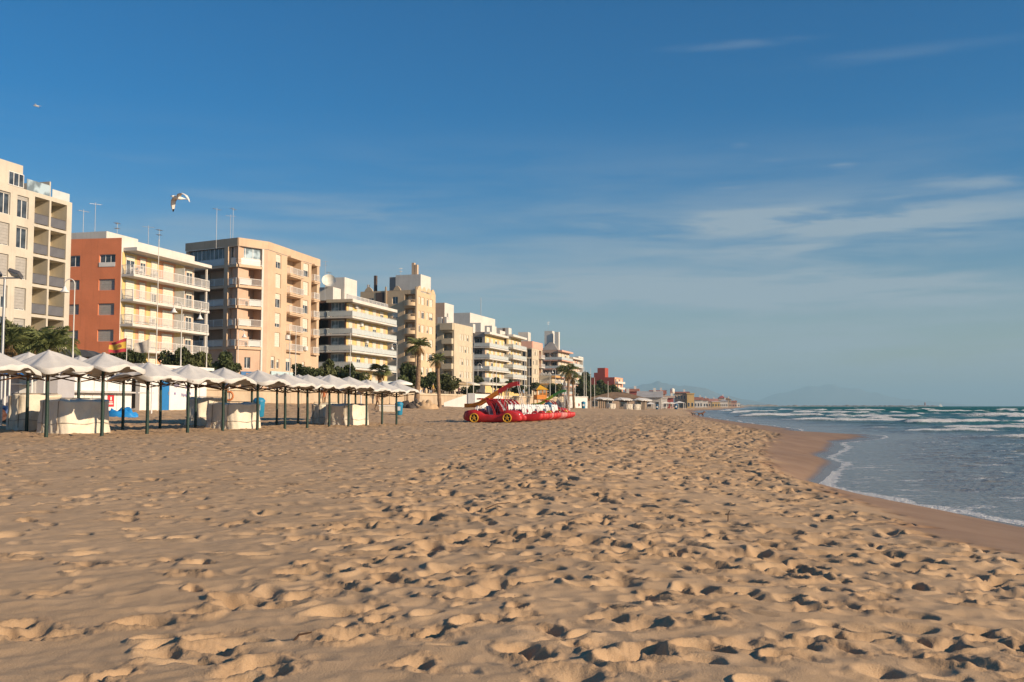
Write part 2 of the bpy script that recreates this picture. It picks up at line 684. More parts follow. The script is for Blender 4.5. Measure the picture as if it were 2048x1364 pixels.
# ------------------------------------------------------------------ sea
def build_sea():
    th = np.concatenate([np.linspace(-4, 9, 60, endpoint=False), np.linspace(9, 30, 300, endpoint=False), np.linspace(30, 100, 60)])
    th = np.radians(th)
    rr = [6.0]
    while rr[-1] < 26000:
        r = rr[-1]
        k = 0.0065 if r < 30 else (0.0042 if r < 420 else (0.0062 if r < 2600 else 0.06))
        rr.append(r * (1 + k))
    rr = np.array(rr)
    TH, RR = np.meshgrid(th, rr)
    X = RR * np.sin(TH)
    Y = RR * np.cos(TH)
    e = X - water_x(Y)
    H = np.zeros_like(X)
    foam = np.zeros_like(X)
    s = Y + 0.10 * X + 2.2 * fbm(X * 0.045 + 4, Y * 0.02, 2) + 0.45 * pnoise(X * 0.3, Y * 0.12)
    depthf = sstep(1.0, 9.0, e)
    # unbroken swells close in
    for (sk, amp, wf, wb, x0, x1) in [(37.5, 0.15, 1.3, 2.0, 13, 19), (30.0, 0.05, 0.9, 1.4, 10, 15)]:
        t_ = s - sk
        env = sstep(x0, x1, X) * depthf
        H += amp * env * np.where(t_ < 0, np.exp(-(t_ / wf) ** 2), np.exp(-(t_ / wb) ** 2))
    crests = [(51, 0.26, 17, 22), (63, 0.24, 22, 26), (72, 0.34, 22, 26), (81, 0.30, 20, 24), (93, 0.42, 18, 23), (106, 0.36, 18, 24), (119, 0.5, 15, 25),
              (133, 0.45, 15, 25), (149, 0.55, 15, 25), (166, 0.5, 15, 25), (185, 0.6, 15, 25), (206, 0.5, 15, 25), (230, 0.6, 15, 25), (258, 0.5, 15, 25),
              (290, 0.6, 15, 25), (326, 0.6, 15, 25), (368, 0.6, 15, 25)]
    for k, (sk, amp, x0, x1) in enumerate(crests):
        t_ = s - sk + 1.6 * pnoise(X * 0.06 + k * 7.7, X * 0 + k * 3.3) + 0.5 * pnoise(X * 0.35 + k, Y * 0 + k * 1.7)
        bro = sstep(-0.12, 0.40, pnoise(X * (0.075 if k > 2 else 0.16) + k * 13.7, X * 0.0 + k * 5.1) + 0.5 * pnoise(X * 0.33 + k * 3.7, X * 0.0 + k * 2.1) + (0.09 if 1 < k < 9 else (0.25 if k < 2 else -0.08)))
        env = depthf * sstep(x0, x1, X) * (0.45 + 0.55 * bro)
        wf, wb = 0.7 + 0.004 * sk, 1.8 + 0.014 * sk
        prof = np.where(t_ < 0, np.exp(-(t_ / wf) ** 2), np.exp(-(t_ / wb) ** 2))
        H += amp * env * prof
        fr = np.exp(-((t_ + 0.30 * wf) / (0.48 * wf)) ** 2)
        tr = np.where(t_ > 0, np.exp(-t_ / (2.2 * wb)), 0) * 0.22
        foam = np.maximum(foam, depthf * sstep(x0, x1, X) * bro * np.maximum(fr * 1.15, tr))
    # chop
    ch = np.clip(RR / 90, 0.12, 1.0) * depthf
    chop = fbm(X * 0.55, Y * 0.95, 2) * 0.07 * ch
    H += chop
    H += 0.16 * fbm(X * 0.11, Y * 0.17 + 7, 2) * sstep(55, 120, RR) * (1 - sstep(900, 3000, RR))
    H += 0.34 * fbm(X * 0.045, Y * 0.075, 3) * sstep(120, 300, RR) * (1 - sstep(900, 1500, RR))
    H += 0.6 * fbm(X * 0.018, Y * 0.032, 3) * sstep(500, 1000, RR) * (1 - sstep(2300, 2600, RR))
    H += (0.036 * fbm(X * 0.7, Y * 2.1, 3) + 0.016 * fbm(X * 1.7, Y * 4.6, 2)) * sstep(0.6, 4, e) * (1 - sstep(50, 100, RR))
    # sparse whitecaps out to sea
    wc = fbm(X * 0.03, Y * 0.06 + 31, 3)
    foam = np.maximum(foam, sstep(0.62, 0.95, wc) * sstep(180, 300, Y) * 0.9 * (1 - sstep(900, 2200, RR)))
    # lace of foam in the wash
    wash = (1 - sstep(12, 30, e)) * (1 - sstep(46, 60, Y))
    lace = sstep(0.02, 0.75, fbm(X * 0.5 + 2, Y * 1.5, 3) * 0.8 + 0.22 * fbm(X * 0.12, Y * 0.2, 2))
    foam = np.maximum(foam, wash * (lace * 0.34 + 0.14))
    churn = sstep(0.05, 0.7, fbm(X * 0.10 + 50, Y * 0.22, 3)) * sstep(56, 70, s) * (1 - sstep(190, 260, s)) * sstep(3, 12, e)
    foam = np.maximum(foam, churn * 0.52)
    edge = np.exp(-(np.clip(e - 0.12 + 0.16 * fbm(X * 1.3, Y * 1.3, 2), -0.3, None) / 0.20) ** 2)
    foam = np.maximum(foam, np.where(Y < 24, edge * 1.1, edge * 0.65) * (1 - sstep(120, 250, RR)))
    foam = np.maximum(foam, (1 - sstep(0.4, 3.6, e)) * (0.44 * sstep(-0.2, 0.7, fbm(X * 1.3, Y * 2.2, 2))) * (1 - sstep(20, 50, Y)))
    shallow = 1 - sstep(1.0, 15.0, e)
    shallow = np.maximum(shallow, (1 - sstep(4, 20, e)) * 0.55)
    deep = sstep(120, 330, s) * sstep(20, 60, e)
    Z = SEA_Z + H
    keep = (e[:-1, :-1] > -2.5) & (e[1:, 1:] > -2.5)
    me = grid_mesh('sea', np.stack([X, Y, Z], -1), keep, {'foam': foam, 'shallow': shallow, 'deep': deep})
    m = bpy.data.materials.new('sea_water')
    m.use_nodes = True
    t = NT(m.node_tree)
    p = t.n['Principled BSDF']
    v = t.node('ShaderNodeTexCoord').outputs['Object']

    def attr(k):
        return t.node('ShaderNodeAttribute', attribute_name=k).outputs['Fac']
    c = t.mix(attr('deep'), (0.035, 0.125, 0.125), (0.004, 0.105, 0.105))
    c = t.mix(attr('shallow'), c, (0.20, 0.195, 0.18))
    fn = t.noise(t.mapping(v, scale=(1.0, 1.8, 1.0)), 2.6, 6, 0.72, 0.6)
    fn2 = t.noise(t.mapping(v, scale=(1.0, 1.6, 1.0)), 9.0, 3, 0.7)
    fsum = t.math('ADD', t.math('MULTIPLY', attr('foam'), 1.08), t.math('MULTIPLY', t.math('SUBTRACT', t.math('ADD', t.math('MULTIPLY', fn, 0.6), t.math('MULTIPLY', fn2, 0.4)), 0.5), 2.5))
    ff = t.ramp(fsum, 0.38, 0.80)
    ff = t.math('MULTIPLY', ff, t.ramp(attr('foam'), 0.02, 0.25))
    c = t.mix(ff, c, (0.78, 0.79, 0.78))
    t.link(c, p.inputs['Base Color'])
    rg = t.math('ADD', 0.17, t.math('MULTIPLY', attr('deep'), 0.38))
    rg = t.math('ADD', rg, t.math('MULTIPLY', t.math('SUBTRACT', 1.0, attr('shallow')), 0.12))
    t.link(t.math('ADD', rg, t.math('MULTIPLY', ff, 0.5), clamp=True), p.inputs['Roughness'])
    p.inputs['IOR'].default_value = 1.33
    t.link(t.math('SUBTRACT', 0.31, t.math('MULTIPLY', attr('deep'), 0.15)), p.inputs['Specular IOR Level'])
    b1 = t.node('ShaderNodeBump')
    b1.inputs['Distance'].default_value = 0.35
    b1.inputs['Strength'].default_value = 0.8
    t.link(t.noise(t.mapping(v, scale=(0.8, 1.5, 1.0)), 1.3, 5, 0.6), b1.inputs['Height'])
    b0 = t.node('ShaderNodeBump')
    b0.inputs['Distance'].default_value = 0.10
    t.link(t.math('MULTIPLY', attr('shallow'), 0.75), b0.inputs['Strength'])
    t.link(t.noise(t.mapping(v, scale=(1.0, 1.6, 1.0)), 5.0, 3, 0.6), b0.inputs['Height'])
    b2 = t.node('ShaderNodeBump')
    b2.inputs['Distance'].default_value = 0.22
    t.link(ff, b2.inputs['Strength'])
    t.link(fn2, b2.inputs['Height'])
    mixn = t.node('ShaderNodeMix', data_type='VECTOR')
    t.link(attr('shallow'), mixn.inputs[0])
    t.link(b1.outputs[0], mixn.inputs[4])
    t.link(b0.outputs[0], mixn.inputs[5])
    t.link(mixn.outputs[1], b2.inputs['Normal'])
    t.link(b2.outputs[0], p.inputs['Normal'])
    me.materials.append(m)
    tag(link_mesh('sea', me), 'choppy blue-green sea with rows of breaking surf', None, None, 'structure')


build_sea()

# ------------------------------------------------------------------ land behind the beach
M_PAVE = mat('paving', (0.36, 0.30, 0.23), 0.85, 0.2, 0.6, 0.2, 30, grime=0.3)
M_EARTH = mat('earth', (0.20, 0.17, 0.11), 0.95, 0.3, 0.05)
mb = MB()
yy = [-60, 40, 89, 150, 178, 184, 190, 205, 240, 300, 350, 400, 600, 1000, 1400]
poly = [(float(wall_x(y)) - 0.4, float(y)) for y in yy]
n = len(poly)
vs = [(x, y, ground_z(x + 0.35, y)) for x, y in poly] + [(x - 14, y, PROM_Z) for x, y in poly] + [(x - 434, y + 60, PROM_Z) for x, y in poly]
mb.add(vs, [(i, i + 1, n + i + 1, n + i) for i in range(n - 1)] + [(n + i, n + i + 1, 2 * n + i + 1, 2 * n + i) for i in range(n - 1)])
vs = [(x, y, ground_z(x + 0.35, y)) for x, y in poly] + [(x, y, -2.0) for x, y in poly]
mb.add(vs, [(i, n + i, n + i + 1, i + 1) for i in range(n - 1)])
o = mb.build('promenade', M_PAVE)
tag(o, 'raised paved promenade and town ground behind the beach', None, None, 'structure')

mb = MB()
mb.add([(-16000, -6000, -3), (16000, -6000, -3), (16000, 24000, -3), (-16000, 24000, -3)], [(0, 1, 2, 3)])
o = mb.build('terrain', M_EARTH)
tag(o, 'low ground beneath beach, town and sea', None, None, 'structure')
mb = MB()
mb.add([(-15000, 60, 1.6), (-20, 150, 1.6), (60, 470, 1.6), (320, 1460, 1.6), (900, 5000, 1.6), (1200, 12000, 1.6), (-15000, 12000, 1.6)], [(0, 1, 2, 3, 4, 5, 6)])
o = mb.build('coastal_plain', M_EARTH)
tag(o, 'flat coastal plain running inland behind the town', None, None, 'structure')

# mountains far across the bay
M_HILL = mat('mountain_rock', (0.16, 0.15, 0.12), 0.95, 0.3, 0.002)


def ridge(name, label, pts, d, depth, seed):
    rs = np.random.RandomState(seed)
    xs = np.linspace(pts[0][0], pts[-1][0], 110)
    hs = np.interp(xs, [p[0] for p in pts], [p[1] for p in pts])
    rows = []
    for j, tt in enumerate(np.linspace(-1, 1, 17)):
        prof = max(0.0, 1 - abs(tt)) ** 1.1
        row = []
        for i, xx in enumerate(xs):
            p0 = at(xx, 812, d)
            hz = (812 - hs[i]) * d / F_PX
            nz = float(fbm(np.array([xx * 0.03 + seed]), np.array([tt * 2.5 + seed]), 4)[0])
            row.append((p0.x, d + tt * depth, max(-2, hz * prof * (1 + 0.10 * nz) - 2)))
        rows.append(row)
    me = grid_mesh(name, np.array(rows)[:, ::1], None)
    me.materials.append(M_HILL)
    tag(link_mesh(name, me), label, None, None, 'structure')


RS = 13000
ridge('mountains', 'hazy mountain ridge with one peak beyond the town', [(1130, 812), (1180, 790), (1235, 775), (1280, 771), (1300, 766), (1318, 762), (1338, 768), (1362, 772), (1385, 770), (1410, 777), (1440, 788), (1490, 798), (1560, 812)], 13000, 900, 3)
ridge('hills', 'very faint hills low over the sea horizon', [(1480, 812), (1540, 792), (1590, 778), (1640, 771), (1665, 768), (1700, 776), (1750, 785), (1800, 797), (1880, 804), (1960, 812)], 18500, 900, 8)

# ------------------------------------------------------------------ air
HAZE = True
if HAZE:
    mb = MB()
    mb.box(-17000, 17000, -6100, 27000, -4.2, 430)
    hm = bpy.data.materials.new('haze_air')
    hm.use_nodes = True
    ht = NT(hm.node_tree)
    for n_ in list(ht.n):
        ht.n.remove(n_)
    ho = ht.node('ShaderNodeOutputMaterial')
    hv = ht.node('ShaderNodeVolumePrincipled')
    hv.inputs['Color'].default_value = (0.44, 0.72, 0.90, 1)
    hv.inputs['Density'].default_value = 0.000125
    hv.inputs['Anisotropy'].default_value = 0.0
    ht.link(hv.outputs[0], ho.inputs['Volume'])
    o = mb.build('haze', hm)
    tag(o, 'thin sea haze in the air', None, None, 'stuff')
# ------------------------------------------------------------------ building kit
PL = {}


def plaster(name, c, **k):
    kw = dict(rough=0.88, var=0.08, scale=0.5, bump=0.25, bscale=9, streaks=0.34, grime=0.16)
    kw.update(k)
    return mat(name, c, **kw)


M_CREAM = plaster('cream_plaster', (0.52, 0.47, 0.385))
M_LOGGIA = plaster('ochre_loggia_plaster', (0.56, 0.49, 0.36))
M_RED = plaster('terracotta_plaster', (0.66, 0.215, 0.10))
M_SALMON = plaster('salmon_plaster', (0.66, 0.32, 0.18))
M_YELLOW = plaster('yellow_plaster', (0.64, 0.47, 0.20))
M_WHITE = plaster('white_plaster', (0.60, 0.57, 0.515))
M_TAN = plaster('tan_plaster', (0.55, 0.40, 0.27))
M_TAN_D = plaster('rose_and_shaded_tan_plaster', (0.53, 0.365, 0.26))  # darker tone also carries shade on the tan block's camera-side walls
M_SAND = plaster('sand_plaster', (0.58, 0.43, 0.27))
M_BEIGE = plaster('beige_plaster', (0.53, 0.45, 0.325))
M_PINK = plaster('pink_plaster', (0.62, 0.36, 0.27))
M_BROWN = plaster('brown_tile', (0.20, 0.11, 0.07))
M_DARKB = plaster('dark_brick_and_shade', (0.10, 0.07, 0.06))  # brick tone, also painted in where recesses lie in shade
M_GREYP = plaster('grey_plaster_and_shade', (0.30, 0.27, 0.25))
M_REDH = plaster('deep_red_plaster', (0.36, 0.06, 0.035))
M_ROOF = mat('flat_roof', (0.28, 0.22, 0.18), 0.95, 0.2, 0.5)
M_TILE = mat('roof_tile', (0.33, 0.15, 0.09), 0.9, 0.25, 1.2, 0.4, 6)
M_FRAME = mat('white_frame', (0.70, 0.69, 0.66), 0.5, 0.05)
M_FRAMED = mat('dark_frame', (0.05, 0.045, 0.04), 0.5, 0.1)
M_SHUT = mat('roller_shutter', (0.66, 0.60, 0.50), 0.65, 0.1, 2.0, 0.4, 12)
M_SHUTG = mat('grey_blind', (0.36, 0.34, 0.31), 0.7, 0.1, 2.0)
M_RAILW = mat('white_rail', (0.70, 0.68, 0.64), 0.5, 0.06)
M_RAILD = mat('dark_rail', (0.10, 0.09, 0.085), 0.5, 0.1)
M_GREYRAIL = mat('smoked_panel', (0.13, 0.125, 0.13), 0.25, 0.1, spec=0.6)
M_FROST = mat('frosted_panel', (0.52, 0.55, 0.53), 0.3, 0.06, spec=0.5)
M_DARK = mat('dark_interior', (0.03, 0.026, 0.022), 0.9, 0.2)
M_METAL = mat('galvanised_metal', (0.42, 0.42, 0.42), 0.4, 0.1, metal=0.7)
M_AC = mat('white_casing', (0.62, 0.62, 0.60), 0.5, 0.05)


def glass(name, c, rough=0.06):
    m = bpy.data.materials.new(name)
    m.use_nodes = True
    t = NT(m.node_tree)
    p = t.n['Principled BSDF']
    v = t.node('ShaderNodeTexCoord').outputs['Object']
    t.link(t.mix(t.ramp(t.noise(v, 0.9, 2), 0.4, 0.62), c, tuple(x * 2.6 for x in c)), p.inputs['Base Color'])
    p.inputs['Roughness'].default_value = rough
    p.inputs['Specular IOR Level'].default_value = 0.8
    return m


M_GLASS = glass('window_glass', (0.030, 0.036, 0.042))
M_GLASSB = glass('bright_glazing', (0.16, 0.20, 0.22), 0.1)

WCACHE = {}


def cached(key, fn):
    if key not in WCACHE:
        WCACHE[key] = fn()
    return WCACHE[key]


def r5(x):
    return round(x * 20) / 20


class Facade:
    def __init__(s, b, P, Q):
        s.b = b
        s.P = Vector((P[0], P[1]))
        dv = Vector((Q[0], Q[1])) - s.P
        s.L = dv.length
        s.d = dv.normalized()
        s.n = Vector((s.d.y, -s.d.x))
        s.rz = math.atan2(s.d.y, s.d.x)

    def u(s, px, out=0.0):
        """where along the facade photograph column px falls"""
        k = (px - 1024) / F_PX
        r = ray(px, 760)
        k = r.x / r.y
        P = s.P + s.n * out
        return (k * P.y - P.x) / (s.d.x - k * s.d.y)

    def w(s, u, z, out=0.0):
        p = s.P + s.d * u + s.n * out
        return (p.x - s.b.o.x, p.y - s.b.o.y, z - s.b.o.z)

    def loc(s, u, z, out=0.0):
        return s.w(u, z, out)

    def wall(s, z0, z1, holes, m, u0=0.0, u1=None, out=0.0):
        """wall sheet with openings; hole = (u0,u1,z0,z1,depth,back material or None)"""
        u1 = s.L if u1 is None else u1
        hs = [h for h in holes if h[0] > u0 - 1e-6 and h[1] < u1 + 1e-6]
        us = sorted({u0, u1} | {h[0] for h in hs} | {h[1] for h in hs})
        zs = sorted({z0, z1} | {min(max(h[2], z0), z1) for h in hs} | {min(max(h[3], z0), z1) for h in hs})
        mb = s.b.mb(m)
        for i in range(len(us) - 1):
            for j in range(len(zs) - 1):
                uc, zc = (us[i] + us[i + 1]) / 2, (zs[j] + zs[j + 1]) / 2
                if any(h[0] < uc < h[1] and h[2] < zc < h[3] for h in hs):
                    continue
                mb.quad(s.w(us[i], zs[j], out), s.w(us[i + 1], zs[j], out), s.w(us[i + 1], zs[j + 1], out), s.w(us[i], zs[j + 1], out))
        for h in hs:
            a, b_, c, d, dep = h[:5]
            q = out - dep
            rm = s.b.mb(h[6] if len(h) > 6 and h[6] else m)
            rm.quad(s.w(a, c, out), s.w(a, d, out), s.w(a, d, q), s.w(a, c, q))
            rm.quad(s.w(b_, d, out), s.w(b_, c, out), s.w(b_, c, q), s.w(b_, d, q))
            rm.quad(s.w(a, d, out), s.w(b_, d, out), s.w(b_, d, q), s.w(a, d, q))
            rm.quad(s.w(b_, c, out), s.w(a, c, out), s.w(a, c, q), s.w(b_, c, q))
            if len(h) > 5 and h[5]:
                s.b.mb(h[5]).quad(s.w(a, c, q), s.w(b_, c, q), s.w(b_, d, q), s.w(a, d, q))

    def window(s, u0, u1, z0, z1, out=-0.16, shut=0.0, frame=None, pane=None, name='window', mull=1, shm=None, rail=False):
        W, H = r5(u1 - u0), r5(z1 - z0)
        fm = frame or M_FRAME
        pm = pane or M_GLASS
        t = 0.06

        def mk_frame():
            mb = MB()
            mb.box(0, W, 0.0, 0.07, 0, t)
            mb.box(0, W, 0.0, 0.07, H - t, H)
            mb.box(0, t, 0.0, 0.07, t, H - t)
            mb.box(W - t, W, 0.0, 0.07, t, H - t)
            for k in range(mull):
                x = W * (k + 1) / (mull + 1)
                mb.box(x - 0.035, x + 0.035, 0.002, 0.068, t, H - t)
            return mb.mesh(name, fm)

        def mk_pane():
            mb = MB()
            mb.box(t * 0.9, W - t * 0.9, 0.03, 0.045, t * 0.9, H - t * 0.9)
            return mb.mesh('pane', pm)
        wo = link_mesh(name, cached(('f', W, H, mull, fm.name), mk_frame), s.b.root, s.loc(u0, z0, out), s.rz)
        link_mesh('pane', cached(('p', W, H, pm.name), mk_pane), wo)
        if shut > 0.03:
            sh = r5(H * shut)

            def mk_shut():
                mb = MB()
                nsl = max(2, int(sh / 0.25))
                for k in range(nsl):
                    mb.box(0.03, W - 0.03, -0.02, 0.015, -sh + k * sh / nsl + 0.012, -sh + (k + 1) * sh / nsl)
                return mb.mesh('roller_shutter', shm or M_SHUT)
            link_mesh('roller_shutter', cached(('s', W, sh, (shm or M_SHUT).name), mk_shut), wo, (0, 0, H))
        return wo

    def balcony(s, u0, u1, z, proj, thick=0.22, slab=None, rail='bars', rm=None, rh=1.0, sides=(True, True), inset=0.0, rb=0.0):
        """slab whose top is at z, with a railing on its free edges"""
        W, pj = r5(u1 - u0), r5(proj)
        slab = slab or M_WHITE
        rm = rm or M_RAILW

        def mk_slab():
            mb = MB()
            mb.box(0, W, -pj, 0.02, -thick, 0)
            return mb.mesh('balcony', slab)
        so = link_mesh('balcony', cached(('b', W, pj, thick, slab.name), mk_slab), s.b.root, s.loc(u0, z, -inset), s.rz)

        def mk_rail():
            mb = MB()
            e = 0.06
            if rail == 'solid':
                mb.box(0, W, -pj, -pj + 0.12, 0.0, rh)
                if sides[0]:
                    mb.box(0, 0.12, -pj + 0.12, 0, 0.0, rh)
                if sides[1]:
                    mb.box(W - 0.12, W, -pj + 0.12, 0, 0.0, rh)
                return mb.mesh('parapet', rm)
            runs = [((e, -pj + e), (W - e, -pj + e))]
            if sides[0]:
                runs.append(((e, -0.02), (e, -pj + e)))
            if sides[1]:
                runs.append(((W - e, -pj + e), (W - e, -0.02)))
            for (xa, ya), (xb, yb) in runs:
                ln = math.hypot(xb - xa, yb - ya)
                horiz = abs(xb - xa) > abs(yb - ya)

                def bx(a, b, h0, h1, th):
                    x0, x1 = xa + (xb - xa) * a / ln, xa + (xb - xa) * b / ln
                    y0, y1 = ya + (yb - ya) * a / ln, ya + (yb - ya) * b / ln
                    if horiz:
                        mb.box(x0, x1, y0 - th, y0 + th, h0, h1)
                    else:
                        mb.box(x0 - th, x0 + th, min(y0, y1), max(y0, y1), h0, h1)
                bx(0, ln, rh - 0.05, rh, 0.028)
                npost = max(1, int(ln / 1.6))
                for k in range(npost + 1):
                    c = min(max(ln * k / npost, 0.03), ln - 0.03)
                    bx(c - 0.03, c + 0.03, 0, rh - 0.05, 0.026)
                if rail == 'bars':
                    bx(0, ln, 0.10, 0.14, 0.024)
                    nb = int(ln / 0.125)
                    for k in range(1, nb):
                        c = ln * k / nb
                        bx(c - 0.013, c + 0.013, 0.14, rh - 0.05, 0.013)
                elif rail == 'panel':
                    bx(0.03, ln - 0.03, 0.08, rh - 0.10, 0.012)
                elif rail == 'thin':
                    for h in (0.25, 0.5, 0.75):
                        bx(0, ln, h, h + 0.025, 0.012)
            return mb.mesh('railing', rm)
        ro = link_mesh('railing', cached(('r', W, pj, rail, rh, rm.name, sides), mk_rail), so)
        return so

    def panel(s, name, u0, u1, z0, z1, out, th, m, label=None):
        mb = MB()
        mb.box(0, u1 - u0, -out - th, -out, 0, z1 - z0)
        return mb.build(name, m, s.b.root, s.loc(u0, z0), s.rz, label)

    def ac(s, u, z, out=0.0):
        def mk():
            mb = MB()
            mb.box(0, 0.85, -0.36, -0.04, 0, 0.6)
            mb.lathe([(0.24, 0), (0.24, 0.02), (0.05, 0.02)], 12, 0)
            mb2 = MB()
            mb2.box(0, 0.85, -0.36, -0.04, 0, 0.6)
            mb2.torus((0.34, -0.37, 0.3), (0, 1, 0), 0.2, 0.015, 14, 5)
            mb2.box(0.05, 0.09, -0.30, 0.0, -0.05, 0)
            mb2.box(0.76, 0.80, -0.30, 0.0, -0.05, 0)
            return mb2.mesh('air_conditioner', M_AC)
        return link_mesh('air_conditioner', cached(('ac',), mk), s.b.root, s.loc(u, z, out), s.rz)


class Bld:
    def __init__(s, name, label, corners, z0, cat='building', group=None):
        s.c = [Vector((p[0], p[1])) for p in corners]
        s.z0 = z0
        s.o = Vector((s.c[0].x, s.c[0].y, z0))
        s.root = thing(name, label, cat, s.o, 0, group)
        s._mb = {}
        s.fs = {}

    def mb(s, m):
        if m.name not in s._mb:
            s._mb[m.name] = (MB(), m)
        return s._mb[m.name][0]

    def F(s, i):
        f = Facade(s, s.c[i], s.c[(i + 1) % len(s.c)])
        s.fs[i] = f
        return f

    def close(s, z1, m, roof=None, parapet=0.5, names=None):
        n = len(s.c)
        for i in range(n):
            if i not in s.fs:
                Facade(s, s.c[i], s.c[(i + 1) % n]).wall(s.z0, z1, [], m)
        loc_ = [(p.x - s.o.x, p.y - s.o.y, z1 - parapet - s.o.z) for p in s.c]
        mb = MB()
        mb.add(loc_, [tuple(range(n))])
        mb.build('roof', roof or M_ROOF, s.root)
        # inner faces of the roof parapet
        c = sum(s.c, Vector((0, 0))) / n
        cap = s.mb(m)
        ins = []
        for p in s.c:
            d = (c - p).normalized() * 0.35
            ins.append(p + d)
        for i in range(n):
            a, b_ = s.c[i], s.c[(i + 1) % n]
            ia, ib = ins[i], ins[(i + 1) % n]
            L = lambda p, z: (p.x - s.o.x, p.y - s.o.y, z - s.o.z)
            cap.quad(L(a, z1), L(b_, z1), L(ib, z1), L(ia, z1))
            cap.quad(L(ib, z1), L(ib, z1 - parapet), L(ia, z1 - parapet), L(ia, z1))
        for nm, (mb_, m_) in s._mb.items():
            mb_.build('wall', m_, s.root)
        s._mb = {}

    def block(s, name, f, u0, u1, d0, d1, z0, z1, m, label=None):
        """roof-top volume set back from facade f"""
        mb = MB()
        mb.box(0, u1 - u0, 0, d1 - d0, 0, z1 - z0)
        return mb.build(name, m, s.root, f.loc(u0, z0, -d0), f.rz, label)

    def antenna(s, f, u, dep, z, h, kind=0):
        def mk():
            mb = MB()
            mb.tube([(0, 0, 0), (0, 0, h)], 0.03, 5)
            for k, (zz, ll) in enumerate([(h - 0.1, 0.9), (h - 0.7, 0.6)] if kind == 0 else [(h - 0.2, 1.3)]):
                mb.box(-ll / 2, ll / 2, -0.015, 0.015, zz - 0.015, zz + 0.015)
                for j in range(6):
                    x = -ll / 2 + ll * j / 5
                    mb.box(x - 0.012, x + 0.012, -0.28, 0.28, zz - 0.012, zz + 0.012)
            return mb.mesh('antenna', M_METAL)
        return link_mesh('antenna', cached(('ant', r5(h), kind), mk), s.root, f.loc(u, z, -dep), f.rz + rnd.uniform(-1, 1))


def off(p, d, s):
    return (p[0] + d[0] * s, p[1] + d[1] * s)


def dirdeg(a):
    return (math.sin(R(a)), math.cos(R(a)))


def rect(corner, ang, front_len, side_len, back=None):
    """plan with corner between camera-side face and sea face; order: side face, sea face, back ..."""
    e = dirdeg(ang)
    sd = (-e[1], e[0])
    A = off(corner, sd, side_len)
    B = corner
    C = off(corner, e, front_len)
    D = off(C, sd, side_len)
    return [A, B, C, D]


# ------------------------------------------------------------------ 1 cream block, left edge
E1 = (-41.1, 92.0)
a1 = 15
e1 = dirdeg(a1)
S1 = off(E1, e1, -17)
b = Bld('apartment_building', 'tall cream apartment block with stacked dark-railed loggias at the end of the row', rect(S1, a1, 17, 12), PROM_Z)
f = b.F(1)
FL = [17.15, 14.47, 11.79, 9.11, 6.43, 3.75]
holes = []
for k, z in enumerate(FL):
    for (xa, xb) in [(58.5, 88.5), (92, 124)]:
        holes.append((f.u(xa), f.u(xb), z, z + 2.42, 1.7, M_LOGGIA, M_LOGGIA))
    for (xa, xb) in [(-70, -48), (-14, 9), (23, 46.5)]:
        holes.append((f.u(xa), f.u(xb), z + 0.22, z + 2.15, 0.2, None))
f.wall(PROM_Z, 19.95, holes, M_CREAM)
for k, z in enumerate(FL):
    for j, (xa, xb) in enumerate([(-70, -48), (-14, 9), (23, 46.5)]):
        sh = [[0, .4, .22, .55, .3, .2], [0.1, 0.95, 0.95, 0.5, 0, 0], [0.2, 0.1, 0.96, 0.96, 0.3, 0.5]][j][k]
        f.window(f.u(xa), f.u(xb), z + 0.22, z + 2.15, -0.14, shut=sh, frame=M_FRAME if sh < .9 else M_FRAME, shm=M_SHUTG)
    for j, (xa, xb) in enumerate([(58.5, 88.5), (92, 124)]):
        ua, ub = f.u(xa), f.u(xb)
        f.window(ua + 0.25, ua + 1.35, z + 0.02, z + 2.1, -1.62, shut=[0.3, 1.0, 0, 0.95, 0.5, 0.2][(k + j * 2) % 6], name='balcony_door')
        f.panel('railing', ua + 0.02, ub - 0.02, z + 0.10, z + 0.92, -0.10, 0.03, M_GREYRAIL)
        f.panel('handrail', ua + 0.02, ub - 0.02, z + 0.93, z + 0.98, -0.115, 0.06, M_RAILD)
b.close(19.95, M_CREAM, parapet=0.35)
ph = b.block('penthouse', f, f.u(-60), f.u(44), 0.6, 7, 19.6, 22.15, M_CREAM)
f.window(f.u(3, -0.6), f.u(34, -0.6), 20.15, 21.35, -0.55, name='penthouse_window', mull=2)
f.panel('terrace_glass', f.u(45), f.u(92), 19.96, 21.0, -0.22, 0.03, M_GLASSB)
b.block('terrace_wall', f, f.u(93), f.u(95.5), 0.3, 4.5, 19.95, 21.4, M_CREAM)
f.panel('terrace_railing', f.u(97), f.u(132), 19.96, 20.75, -0.22, 0.03, M_FROST)

